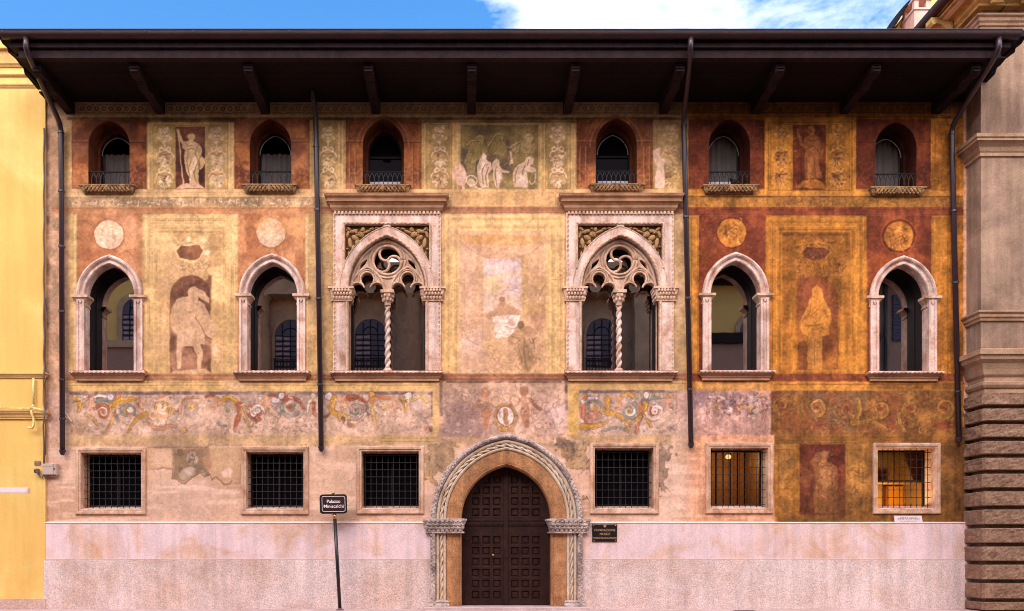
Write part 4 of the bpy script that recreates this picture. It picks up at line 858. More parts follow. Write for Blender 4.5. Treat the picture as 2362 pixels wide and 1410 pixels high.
# ---- lower wall
def lower_wall():
    global IMG
    rect(150, 1004, 1014, 1029, (204, 164, 116), 1, 3, .1, .1); tint(150, 1000, 1014, 1029, (226, 178, 140), .8, NB, .5, 4); tint(150, 1005, 1014, 1029, (160, 124, 70), .55, NH, .55, 3)
    rect(1300, 1004, 1560, 1027, (198, 158, 110), 1, 3, .1, .1); rect(880, 1005, 1000, 1024, (196, 154, 80), .7, 4, .3)
    for y in (1010, 1018): rect(880, y, 1000, y + 1.5, (110, 80, 46), .6, 1.6, .4)
    rect(96, 1029, 1786, 1216, PLAS, 1, 3, 0, .02); rect(96, 905, 158, 1216, (218, 172, 146), 1, 6)
    rect(1556, 1004, 1786, 1030, (214, 172, 148), 1, 6)
    poly([(1530, 1040), (1556, 1000), (1566, 960), (1604, 952), (1604, 1040)], (222, 180, 154), 1, 8)
    tint(96, 1029, 1786, 1216, (238, 200, 186), .8, NB, .5, 3); tint(96, 1029, 1786, 1216, (206, 160, 128), .7, NC, .50, 3); tint(96, 1029, 1786, 1216, (186, 152, 128), .5, NB, .60, 4); tint(96, 1029, 1786, 1216, (236, 206, 190), .6, NH, .60, 4)
    rect(960, 1020, 1390, 1034, (176, 146, 112), .5, 8, .6); rect(338, 1026, 560, 1036, (170, 136, 108), .4, 6, .7)
    scrib(100, 1032, 1780, 1200, 260, (170, 124, 100), .3, 101, 1.7, 14)
    # fresco fragments left on the lower plaster
    Z = zoomer(330, 1010, .14184)
    frag = Z((40, 140), (1100, 150), (1590, 150), (1590, 740), (1480, 740), (1440, 690), (1400, 745), (1310, 750), (1250, 680), (1190, 620), (1120, 680), (1080, 590), (1010, 630), (940, 550), (800, 640), (690, 730), (630, 740), (570, 680), (470, 650), (480, 500), (370, 505), (330, 480), (240, 510), (40, 520))
    poly(frag, (208, 164, 122), 1, 1.5); 
    sl = win(330, 1020, 570, 1120); HGT[sl] += .012 * cov(polysd(WX[sl], WY[sl], frag), 3)
    poly(Z((150, 200), (450, 200), (480, 440), (230, 480), (150, 400)), (224, 180, 152), .9, 10, .2)
    poly(Z((470, 180), (1080, 170), (1090, 480), (960, 540), (640, 720), (480, 640), (500, 480)), (142, 112, 84), .85, 6, .2)
    tint(398, 1035, 440, 1100, (120, 88, 66), .8, NS, .45, 4, 6)
    ell(*Z((800, 340))[0], 13, 16, (186, 158, 140), .95, 3, .1); scrib(435, 1042, 456, 1076, 40, (116, 92, 80), .6, 91, 1.6, 6); ell(*Z((870, 350))[0], 4, 8, (206, 174, 150), .8, 3)
    poly(Z((590, 590), (660, 510), (760, 460), (850, 500), (840, 580), (760, 640), (650, 690), (600, 650)), (184, 162, 140), .95, 3); ell(*Z((740, 550))[0], 8, 7, (216, 196, 184), .7, 5)
    line(Z((840, 470), (1000, 480), (1040, 600)), 9, (132, 118, 100), .85, 3); poly(Z((940, 320), (1060, 280), (1140, 500), (1060, 560), (1000, 440)), (206, 140, 100), .7, 6, .3)
    poly(Z((1270, 560), (1400, 480), (1450, 540), (1430, 640), (1300, 650)), (238, 200, 184), .9, 4); rect(340, 1029, 480, 1034, (120, 92, 80), .7, 3, .4)
    line([(x, y + 1.5) for x, y in frag[5:-1]], 2, (142, 104, 80), .8, 1.6)
    def within(pg, fn):
        global IMG
        old = IMG.copy(); fn(); m = cov(polysd(RX, RY, pg), 3)[..., None]; IMG = old * (1 - m) + IMG * m; raise_poly(pg, .012)
    fr2 = [(978, 1030), (1000, 1022), (1060, 1010), (1068, 1040), (1030, 1075), (1004, 1120), (985, 1110), (980, 1080)]
    def f2():
        rect(960, 1010, 1090, 1140, (184, 148, 112), 1, 3, 0, .1); tint(965, 1015, 1080, 1140, (198, 152, 92), .6, NM, .5, 3, 8); tint(965, 1015, 1080, 1140, (132, 104, 88), .7, NC, .5, 4, 8); scrib(975, 1020, 1070, 1120, 80, (116, 88, 68), .5, 92)
    within(fr2, f2)
    fr3 = [(1270, 1016), (1362, 1020), (1362, 1095), (1340, 1100), (1316, 1090), (1300, 1060), (1285, 1045)]
    def f3():
        rect(1250, 1000, 1380, 1120, (180, 144, 114), 1, 3, 0, .1); tint(1260, 1010, 1380, 1110, (116, 92, 84), .8, NC, .45, 4, 8); tint(1280, 1030, 1350, 1095, (196, 152, 94), .6, NM, .55, 4, 8); scrib(1280, 1022, 1360, 1095, 80, (100, 78, 70), .5, 93)
    within(fr3, f3)
    fr4 = [(1518, 1022), (1545, 1026), (1552, 1060), (1545, 1100), (1535, 1130), (1520, 1140)]
    def f4():
        rect(1500, 1010, 1570, 1150, (186, 152, 126), 1, 3, 0, .1); tint(1510, 1020, 1565, 1150, (128, 104, 94), .7, NM, .45, 4, 6); scrib(1516, 1026, 1552, 1134, 50, (110, 86, 76), .5, 94)
    within(fr4, f4)
    # right dark lower bay
    zone = [(1786, 985), (2300, 985), (2300, 1216), (1794, 1216), (1790, 1190), (1782, 1120), (1786, 1060)]
    sl = win(1770, 985, 2244, 1216); m = cov(polysd(WX[sl], WY[sl], zone), 2.)
    put(sl, m * (GY[sl] > 1003), (152, 108, 54), 1, 0, .1); 
    ed = [(1786, 880), (2300, 880), (2300, 1216), (1794, 1216), (1782, 1120), (1786, 1000), (1778, 960), (1770, 920)]
    sl = win(1760, 870, 2244, 1216); HGT[sl] += .014 * cov(polysd(WX[sl], WY[sl], ed), 3)
    rect(1788, 1003, 2210, 1024, (150, 104, 48), 1, 2, .1, .14)
    for y in (1008, 1015, 1021): rect(1788, y, 2210, y + 1.6, (96, 62, 30), .5, 2, .4)
    for x0, x1, c in ((1788, 1796, (176, 118, 36)), (1796, 1832, (176, 130, 62)), (1832, 1846, (196, 134, 42)), (1950, 1996, (168, 122, 54)), (1996, 2012, (140, 98, 44)), (2168, 2200, (136, 96, 48)), (2200, 2216, (104, 70, 34))): rect(x0, 1026, x1, 1190, c, .9, 3, .15, .14)
    frame(1795, 1036, 1832, 1176, 1.8, (106, 70, 32), .6, 2, .3); frame(1954, 1036, 1996, 1180, 1.8, (106, 72, 34), .5, 2, .4); rect(1790, 1180, 2216, 1206, (138, 94, 40), .8, 5, .3)
    tint(1796, 1034, 1832, 1090, (122, 96, 66), .7, NM, .4, 3); tint(1790, 1080, 1846, 1190, (206, 142, 48), .6, NB, .4, 3); tint(1954, 1060, 1996, 1180, (190, 142, 66), .6, NM, .45, 3)
    rect(1844, 1025, 1949, 1188, (128, 52, 42), 1, 2, .06, .18); tint(1844, 1025, 1949, 1188, (96, 42, 40), .7, NM, .45, 4, 6); tint(1844, 1060, 1949, 1188, (160, 82, 56), .5, NS, .5, 4, 6)
    Z = zoomer(1760, 870, .24826)
    poly(Z((455, 760), (490, 710), (560, 690), (610, 690), (615, 750), (590, 790), (640, 810), (690, 850), (690, 1270), (475, 1260), (470, 1060), (490, 980), (480, 900)), (172, 118, 72), .85, 5, .15)
    poly(Z((520, 860), (600, 840), (640, 900), (640, 1020), (560, 1040), (510, 980)), (206, 154, 92), .8, 8, .1); ell(*Z((545, 775))[0], 9, 14, (180, 124, 76), .8, 5)
    line(Z((470, 760), (490, 720), (560, 700), (610, 710)), 5, (146, 106, 78), .7, 3); ell(*Z((615, 750))[0], 6, 9, (92, 58, 54), .7, 5)
    for p in (((490, 830), (520, 900), (490, 1010)), ((660, 850), (680, 960), (650, 1100)), ((590, 1040), (600, 1160), (580, 1260)), ((520, 1030), (500, 1200)), ((540, 830), (600, 820), (650, 850)), ((630, 1040), (660, 1120)), ((470, 1010), (380, 1050)), ((520, 780), (560, 810))):
        line(Z(*p), 2, (112, 72, 52), .6, 2.4)
    scrib(1850, 1030, 1945, 1185, 110, (90, 44, 38), .4, 95, 1.8, 10); scrib(1880, 1045, 1930, 1185, 60, (206, 150, 98), .35, 96, 1.8, 10)
    scrib(1955, 1060, 1995, 1180, 80, (100, 70, 36), .4, 97); scrib(1796, 1040, 1832, 1170, 50, (96, 66, 36), .35, 98)
    tint(1786, 1000, 2240, 1206, (112, 78, 42), .4, NB, .56, 3); rect(2216, 985, 2260, 1216, (112, 76, 38), .9, 5)
    tint(1790, 1150, 2240, 1206, (104, 72, 36), .5, NM, .45, 3, 12)

def ageing():
    global IMG
    right = np.clip((GX - 1575) / 30, 0, 1) * np.clip((2230 - GX) / 10, 0, 1)
    low = np.clip((GY - 1026) / 10, 0, 1) * np.clip((1786 - GX) / 6, 0, 1)
    k = 1 + (NM - .5) * (.10 + .04 * right - .07 * low) + (NS - .5) * (.10 + .05 * right - .05 * low) + (NF - .5) * (.17 + .06 * right - .08 * low) + (NV - .5) * (.08 + .10 * right - .04 * low) + (NH - .5) * .04
    IMG = IMG * k[..., None]
    # faint pink bloom and dirty veils
    b = np.clip((NB - .5) * 2, 0, 1)[..., None] * .18 * (1 - right[..., None])
    IMG = IMG * (1 - b) + C3((228, 182, 156)) * b
    # pinholes and hairline cracks
    rg = np.random.RandomState(5)
    sp = (rg.rand(PH, PW) > .985) & (NS > .45)
    IMG[sp] *= .72
    sp = (rg.rand(PH, PW) > .988) & (NS > .5) & (GX < 1780)
    IMG[sp] = IMG[sp] * .7 + C3((244, 216, 190)) * .3
    rr = random.Random(8)
    for q in range(46):
        x = rr.uniform(170, 2200); y = rr.uniform(470, 1190); t = rr.uniform(0, 6.28); p = []
        for s in range(rr.randint(5, 12)):
            p.append((x, y)); t += rr.uniform(-.8, .8); x += math.cos(t) * 8; y += math.sin(t) * 8
        line(p, 1.2, (112, 78, 58), .4, 1.8)
    # old limewash: colours sunk towards one warm earth tone
    Lm = (IMG @ np.array([.35, .5, .15]))[..., None]
    left = (1 - right)[..., None]
    pe = Lm * np.array([1.22, .95, .70]); br = Lm * np.array([1.36, .84, .42])
    sat = (IMG.max(-1) - IMG.min(-1))[..., None] / 255
    fz = (np.clip((GY - 900) / 6, 0, 1) * np.clip((1006 - GY) / 6, 0, 1))[..., None]
    f = (.38 * left +   .38 * (1 - left)) * (1 - .75 * fz)
    IMG = IMG * (1 - f) + (pe * left + br * (1 - left)) * f
    IMG = IMG * (np.array([.99, .96, 1.0]) * (1 - (1 - left) * np.array([.02, .04, .02])))
    IMG = np.clip(IMG, 8, 255)

def paint_all():
    ground_coats(); top_frieze(); top_storey(); main_storey(); scroll_frieze(); lower_wall(); ageing()
# ------------------------------------------------------------------ palette
M = {}
M['stone'] = material('pink_marble', (238, 198, 184), .75, .16, 3.5, 40, .28, .35, .25, (188, 126, 96), .95, streak=.32)
M['stone2'] = material('weathered_marble', (226, 182, 156), .8, .22, 4, 45, .25, .35, .2, (176, 122, 86), .8, streak=.25)
M['frame'] = material('rosso_frame', (226, 178, 150), .75, .2, 4, 50, .28, .35, .25, (186, 118, 78), .85, streak=.25)
M['cornice'] = material('brown_stone', (190, 138, 104), .8, .2, 3, 40, .25, .3, .2, (146, 98, 70), .8)
M['sillstone'] = material('sill_stone', (206, 150, 116), .8, .2, 3, 40, .25, .3, .2, (158, 106, 76), .8)
M['carved'] = material('carved_sill_stone', (176, 132, 92), .85, .35, 9, 50, .4, .4, .15, (96, 66, 46), .95)
M['relief'] = material('gilded_relief', (180, 134, 92), .85, .25, 6, 50, .25, .3, .15, (128, 90, 62), .8)
M['reliefbg'] = material('relief_ground', (84, 60, 38), .9, .25, 6, 50, .25, .2, .1)
M['orange'] = material('orange_marble', (188, 128, 84), .7, .3, 4, 34, .4, .35, .3, (150, 88, 52), .6, streak=.3)
M['portal'] = material('cream_portal_stone', (228, 196, 172), .8, .2, 3, 40, .25, .35, .2, (184, 136, 94), .7, streak=.2)
M['lilac'] = material('grey_portal_stone', (212, 184, 174), .85, .3, 5, 45, .5, .6, .2, (104, 82, 82), .85)
M['plinth'] = material('pale_plinth_stone', (242, 204, 204), .85, .10, 1.4, 46, .22, .25, .2, (220, 164, 124), .95, streak=.12)
M['plinth2'] = material('rough_plinth_stone', (238, 206, 200), .9, .10, 1.2, 38, .34, 1.0, .15, (204, 158, 130), .7, bscale=30, streak=.12)
M['fillet'] = material('white_fillet', (242, 212, 198), .8, .08, 3, 40, .1, .1)
M['iron'] = material('black_iron', (36, 26, 28), .55, .3, 8, 60, .2, .2, .4)
M['door'] = material('dark_oak', (54, 30, 25), .7, .3, 5, 30, .3, .3, .12, (38, 21, 19), .6)
M['brass'] = material('brass', (206, 164, 90), .3, .1, 5, 40, .1, 0, .5, metal=1)
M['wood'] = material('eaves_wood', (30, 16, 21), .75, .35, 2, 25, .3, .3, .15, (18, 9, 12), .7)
M['woodlit'] = material('lit_eaves_wood', (50, 31, 35), .75, .35, 4, 25, .3, .4, .15, (26, 15, 18), .7)  # lighter copy of the eaves wood, light on beam and brackets in its colour
M['gutter'] = material('copper_gutter', (58, 33, 36), .45, .25, 2.5, 30, .2, .1, .4, (46, 26, 30), .7)
M['pipe'] = material('painted_downpipe', (58, 38, 46), .35, .2, 3, 30, .15, .1, .5)
M['tile'] = material('roof_tile', (150, 96, 70), .9, .35, 5, 30, .3, .3)
M['dark'] = material('dark_room', (26, 18, 20), .9, .1, 2, 20, .1, 0)
M['reveal'] = material('russet_reveal', (122, 62, 40), .9, .25, 4, 30, .2, .3, .1, (72, 36, 28), .8)
M['darkreveal'] = material('dark_russet_reveal', (92, 42, 32), .9, .25, 4, 30, .2, .3, .1, (60, 28, 24), .8)
M['winwood'] = material('dark_window_wood', (32, 20, 24), .6, .2, 4, 30, .2, .1, .15)
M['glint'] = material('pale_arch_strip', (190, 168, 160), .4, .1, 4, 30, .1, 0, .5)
M['white'] = material('sky_reflection_strip', (214, 204, 226), .6, .05, 4, 30, .05, 0)  # pale tone of the sky mirrored low in the top windows
M['curtain'] = material('sheer_curtain', (206, 186, 176), .9, .1, 2, 40, .08, .05)
M['yellow'] = material('yellow_plaster', (240, 186, 104), .9, .07, .6, 30, .07, .15, .15, (250, 216, 136), .9, streak=.07)
M['tanmould'] = material('tan_moulding', (226, 176, 112), .85, .12, 2, 30, .12, .15, .15, (196, 142, 90), .6)
M['grey_base'] = material('stone_base_course', (214, 174, 160), .9, .15, 2, 26, .3, .6, .15, bscale=22)
M['tanstone'] = material('tan_pier_plaster', (172, 136, 114), .9, .22, 1.1, 30, .16, .35, .15, (120, 92, 80), .8, streak=.22)
M['pierstone'] = material('pier_moulding_stone', (180, 140, 112), .85, .2, 2.5, 40, .2, .3, .15, (142, 100, 76), .8)
M['rust'] = material('rusticated_stone', (142, 106, 86), .95, .2, 3, 22, .35, 1.0, .1, (178, 136, 110), .5, bscale=16)
M['goldstone'] = material('honey_cornice_stone', (222, 176, 108), .8, .2, 3, 30, .2, .3, .15, (150, 108, 66), .7)
M['pave'] = material('pink_paving', (214, 180, 176), .85, .15, 2, 30, .2, .3, .2, (176, 138, 132), .6)
M['road'] = material('asphalt', (70, 66, 66), .9, .2, 2, 60, .3, .3)
M['signblack'] = material('black_sign_enamel', (24, 16, 24), .35, .1, 4, 30, .1, 0, .5)
M['signbrown'] = material('brown_sign_face', (58, 24, 20), .4, .05, 4, 30, .05, 0, .4)
M['ink'] = material('white_lettering', (250, 236, 240), .5, 0, 4, 30, 0, 0)
M['gilt'] = material('gilt_lettering', (176, 130, 84), .5, .1, 4, 30, 0, 0)
M['greypl'] = material('grey_plastic', (196, 166, 150), .5, .08, 4, 30, .05, 0, .4)
M['cable'] = material('grey_cable', (120, 92, 96), .6, .2, 6, 30, .1, 0)
M['hose'] = material('cream_pipe', (246, 218, 138), .5, .2, 9, 60, .3, .1, .4, (150, 116, 76), .6)
M['marblew'] = material('white_marble_tablet', (240, 212, 214), .5, .05, 4, 30, .05, 0)
M['oppglass'] = material('far_window_pane', (84, 72, 92), .35, .2, .8, 10, .1, 0, .4)
M['blind'] = material('pale_blind', (170, 150, 160), .8, .1, 2, 20, .1, 0)
M['greyp'] = material('grey_palace_stone', (200, 168, 140), .85, .15, 1.5, 20, .2, .3, .15, (150, 120, 104), .6)
M['shutter'] = material('blue_grey_shutter', (96, 90, 112), .7, .1, 4, 30, .1, 0)
M['ochre'] = material('yellow_house_plaster', (236, 196, 118), .9, .08, 1, 20, .08, .1)
M['taupe'] = material('taupe_plaster', (176, 140, 124), .9, .1, 1, 20, .1, .1)
M['mirror'] = mirror_glass('window_glass', (.010, .008, .009, 1), (.46, .40, .38, 1), .9, wav=.06)
M['dimglass'] = mirror_glass('dim_window_glass', (.008, .006, .008, 1), (.006, .005, .006, 1), .4, wav=.05)
M['clear'] = mirror_glass('clear_glass', None, (.05, .045, .06, 1), .05, True, .56)
M['lampglow'] = glow('lamp_glow', (1, .68, .22, 1), 1.5)
M['woodroom'] = material('panelled_room', (168, 108, 56), .7, .25, 3, 20, .2, .1)
M['orangeroom'] = material('orange_room_wall', (232, 150, 40), .8, .05, 2, 20, .05, 0)
M['ochreroom'] = material('olive_room_wall', (150, 104, 44), .8, .1, 2, 20, .05, 0)

# ------------------------------------------------------------------ ground
def sheet(name, x0, x1, y0, y1, z, mat):
    b = MB(); b.add([(x0, y0, z), (x1, y0, z), (x1, y1, z), (x0, y1, z)], [(0, 1, 2, 3)]); return tag(b.build(name, M[mat]), kind='structure')
sheet('ground', -900, 900, -900, 900, -.16, 'road')
b = MB(); b.box(-60, 60, -2.6, 1.0, -.4, 0); b.box(-60, 60, -2.9, -2.606, -.4, -.01); tag(b.build('pavement', M['pave']), kind='structure')
b = MB(); b.box(-60, 60, -23.1, -20.6, -.4, -.02); tag(b.build('far_pavement', M['pave']), kind='structure')

# ------------------------------------------------------------------ the palazzo
PAL = tag(empty('palazzo', (px(1170), 0, 0)), 'wide frescoed palace with arched windows, dark overhanging eaves and a central arched doorway', 'palace')

GROUND_WIN = [(175, 1033, 338, 1187), (556, 1031, 712, 1187), (822, 1030, 978, 1186), (1360, 1022, 1519, 1186), (1627, 1022, 1783, 1185), (2012, 1022, 2168, 1186)]
MID_WIN = [(254, 590, 684, 858), (629, 587, 681, 858), (1696, 584, 680, 857), (2082, 592, 686, 859)]
BIF = [893, 1430]
TOP_WIN = [(251.5, 279, 431), (624, 275, 430), (884, 274, 431), (1421.5, 273, 429), (1682.5, 275, 431), (2066.5, 282, 436)]
FW = 12  # ground frame width in px
def wz(y): return pz(y)
def outline_of(p): return [(x, z) for x, z in p]
holes = []
for x0, y0, x1, y1 in GROUND_WIN: holes.append([(px(x0 + 4), pz(y1 - 4)), (px(x0 + 4), pz(y0 + 4)), (px(x1 - 4), pz(y0 + 4)), (px(x1 - 4), pz(y1 - 4))])
for cx, ya, ys, yb in MID_WIN: holes.append(doorway(px(cx), pz(yb + 6), pz(ys), 66 / S, (ys - ya - 10) / S))
for cx in BIF: holes.append([(px(cx - 112), pz(866)), (px(cx - 112), pz(500)), (px(cx + 112), pz(500)), (px(cx + 112), pz(866))])
TOPS = [doorway(px(cx), pz(yb), pz(yb - 96), 47.5 / S, (yb - 96 - ya) / S, 18) for cx, ya, yb in TOP_WIN]
holes += TOPS
PCX, PSP = px(1168), pz(1198)
holes.append(doorway(PCX, -1, PSP, 150 / S, 172 / S))

paint_all()
X = (GX - PXC) / S; Z = EYE + (HZ - GY) / S
# straighten the ends of the plaster sheet to the building line
sx, sz, q, used = holed_grid(X, Z, holes)
colr = IMG.reshape(-1, 3)[used] / 255.0
colr = np.where(colr <= .04045, colr / 12.92, ((colr + .055) / 1.055) ** 2.4) * ALB
hy = -(HGT.ravel()[used]) - (NB.ravel()[used] - .5) * .012 - (NM.ravel()[used] - .5) * .006
me = bpy.data.meshes.new('painted_wall'); n = len(sx)
me.vertices.add(n); me.vertices.foreach_set('co', np.stack([sx, hy, sz], -1).astype(np.float32).ravel())
me.loops.add(q.size); me.loops.foreach_set('vertex_index', q[:, ::-1].astype(np.int32).ravel())
me.polygons.add(len(q)); me.polygons.foreach_set('loop_start', np.arange(0, q.size, 4, dtype=np.int32)); me.polygons.foreach_set('loop_total', np.full(len(q), 4, np.int32))
me.update(calc_edges=True)
ca = me.color_attributes.new('fresco', 'FLOAT_COLOR', 'POINT'); ca.data.foreach_set('color', np.concatenate([colr, np.ones((n, 1))], 1).astype(np.float32).ravel())
me.polygons.foreach_set('use_smooth', np.ones(len(q), bool))
wm = material('fresco_plaster', (255, 255, 255), .92, .05, 2, 34, .12, .45, .12, bscale=24)
t = wm.node_tree; at = t.nodes.new('ShaderNodeAttribute'); at.attribute_name = 'fresco'
for nd in list(t.nodes):
    if nd.type == 'VECT_MATH':
        for l in list(nd.inputs[0].links): t.links.remove(l)
        t.links.new(at.outputs['Color'], nd.inputs[0])
me.materials.append(wm)
WALL = bpy.data.objects.new('painted_wall', me); C.collection.objects.link(WALL); attach(WALL, PAL)

# backing masonry so that no daylight comes through behind the plaster
def frame_ring(b, prof_path, prof, closed=False): b.sweep(prof_path, prof, closed)

def pane(path, y, mat, parent, name='pane', tilt=0.0):
    z0 = min(p[1] for p in path); b = MB(); n = len(path)
    b.add([(x, y + (z - z0) * tilt, z) for x, z in path], [tuple(range(n))]); return b.build(name, M[mat], parent)
def room(x0, x1, y0, y1, z0, z1, mat, parent, name='interior'):
    b = MB(); b.add([(x0, y0, z0), (x1, y0, z0), (x1, y1, z0), (x0, y1, z0), (x0, y0, z1), (x1, y0, z1), (x1, y1, z1), (x0, y1, z1)], [(0, 1, 2, 3), (4, 7, 6, 5), (1, 5, 6, 2), (2, 6, 7, 3), (3, 7, 4, 0)])
    return b.build(name, M[mat] if isinstance(mat, str) else mat, parent)

# plinth
b = MB(); b.box(px(104), px(1001), -.05, .3, pz(1289), pz(1207)); b.box(px(1342), px(2242), -.05, .3, pz(1289), pz(1207)); pl = b.build('smooth_plinth', M['plinth'], PAL)
for xx, y0_, y1_ in ((318, 1209, 1288), (498, 1209, 1288), (706, 1209, 1288), (868, 1209, 1288), (1560, 1209, 1288), (1790, 1209, 1288), (2040, 1209, 1288)):
    b = MB(); b.box(px(xx), px(xx + .7), -.0525, -.04, pz(y1_), pz(y0_)); b.build('plinth_joint', M['plinth2'], pl)
b = MB(); b.box(px(104), px(1001), -.062, .3, -.3, pz(1291)); b.box(px(1342), px(2246), -.062, .3, -.3, pz(1291)); b.build('rough_plinth', M['plinth2'], PAL)
b = MB()
for xa, xb in ((104, 1001), (1342, 2242)):
    b.prism_x([(.02, pz(1203)), (-.03, pz(1204.6)), (-.065, pz(1206)), (-.065, pz(1207.2)), (.02, pz(1207.2))], px(xa), px(xb))
    b.box(px(xa), px(xb), -.056, .1, pz(1290.6), pz(1289))
b.build('plinth_fillet', M['fillet'], PAL)

# ---- ground floor barred windows
for gi, (x0, y0, x1, y1) in enumerate(GROUND_WIN):
    xa, xb, za, zb = px(x0 + FW), px(x1 - FW), pz(y1 - FW), pz(y0 + FW)
    path = [(xa, za), (xa, zb), (xb, zb), (xb, za)]
    b = MB(); b.sweep(path, [(0, .62), (0, -.015), (.012, -.03), (.05, -.03), (.06, -.055), (.10, -.06), (.125, -.06), (.14, -.03), (.142, .03)], True)
    W_ = b.build('barred_window', M['frame'], PAL)
    b = MB(); b.prism_x([(-.012, za + .001), (.56, za + .10), (.56, za + .001)], xa + .001, xb - .001); b.build('sloping_sill', M['stone'], W_)
    b = MB(); yg = .20; w_ = xb - xa; h_ = zb - za
    nv, nh = 10, 8
    for k in range(nv): x = xa + w_ * (k + .5) / nv; b.box(x - .0068, x + .0068, yg - .008, yg + .008, za + .03, zb)
    for k in range(nh): z = za + h_ * (k + .55) / nh; b.box(xa, xb, yg - .023, yg - .009, z - .0068, z + .0068)
    for k in range(nh):
        z = za + h_ * (k + .55) / nh
        for j in range(nv): x = xa + w_ * (j + .5) / nv; b.box(x - .015, x + .015, yg - .030, yg - .0235, z - .015, z + .015)
    b.build('iron_grille', M['iron'], W_)
    b = MB(); b.sweep(path, [(0, .50), (-.05, .50), (-.05, .56), (0, .56)], True)
    if gi < 4: b.box((xa + xb) / 2 - .03, (xa + xb) / 2 + .03, .51, .55, za, zb)
    b.build('casement', M['winwood'], W_)
    full = [(xa, za), (xb, za), (xb, zb), (xa, zb)]
    if gi < 4: pane(full, .56, 'dimglass', W_)
    else:
        pane(full, .57, 'clear', W_)
        if gi == 4:
            room(xa - .5, xb + .5, .63, 3.2, za - .6, zb + .5, 'woodroom', W_, 'panelled_room')
            b = MB()
            for k in range(12): x = xa - .45 + (w_ + .9) * k / 11; b.box(x - .015, x + .015, 3.15, 3.19, za - .6, zb + .5)
            b.build('wall_battens', M['winwood'], W_)
        else:
            zm = za + .5 * h_
            room(xa - .6, xb + .4, .63, 2.4, za - .5, zb + .3, 'ochreroom', W_, 'olive_room')
            b = MB(); b.box(xa - .59, xb + .39, 2.34, 2.38, za - .49, zm - .03); b.build('orange_panel', M['orangeroom'], W_)
            b = MB(); b.box(xa - .6, xb + .4, .80, 1.70, zm - .028, zm + .028); b.build('shelf', M['ochreroom'], W_)
            b = MB(); b.box(xa + .78, xa + 1.12, 1.9, 2.2, za - .49, zm - .03); b.build('cabinet', M['ochreroom'], W_)
            b = MB()
            for k in range(7): x = xa - .4 + .34 * k; b.box(x - .02, x + .02, 2.33, 2.37, zm, zb + .3)
            b.build('upper_battens', M['woodroom'], W_)

def lamp(name, loc, col, en, r=.06):
    l = bpy.data.lights.new(name, 'POINT'); l.energy = en; l.color = col; l.shadow_soft_size = r
    o = bpy.data.objects.new(name, l); C.collection.objects.link(o); o.location = loc; return o
g5, g6 = GROUND_WIN[4], GROUND_WIN[5]
CL = tag(empty('ceiling_lamp', (px(1680, -1.9), 1.9, pz(1040, -1.9))), 'lit yellow ceiling lamp glowing behind the bars of the second window from the right', 'lamp')
b = MB(); b.ball((px(1680, -1.9), 1.9, pz(1054, -1.9)), (.085, .085, .07), 12, 8); b.build('lamp_globe', M['lampglow'], CL, True)
b = MB(); b.tube([(px(1680, -1.9), 1.9, pz(1054, -1.9)), (px(1680, -1.9), 1.9, pz(1015, -1.9) + .2)], .012, 6); b.build('lamp_rod', M['brass'], CL)
lo = lamp('ceiling_lamp_light', (px(1680, -1.9), 1.7, pz(1054, -1.9) - .16), (1, .78, .42), 58)
xa6 = px(g6[0] + FW); za6 = pz(g6[3] - FW)
RL = tag(empty('hidden_room_lamp', (xa6 + .3, 1.0, za6 - .3)), 'unseen low room lamp lighting the interior behind the rightmost barred window', 'lamp')  # unseen lamp set below the sill to light this room
b = MB(); b.ball((xa6 + .3, 1.0, za6 - .2), (.08, .08, .08), 10, 6); b.build('lamp_globe', M['lampglow'], RL, True); b = MB(); b.lathe(xa6 + .3, 1.0, [(.1, za6 - .49), (.1, za6 - .47), (.015, za6 - .45), (.015, za6 - .27)], 10); b.build('lamp_foot', M['brass'], RL)
lamp('hidden_room_lamp_light', (xa6 + .5, 1.15, za6 - .05), (1, .76, .38), 165, .1)

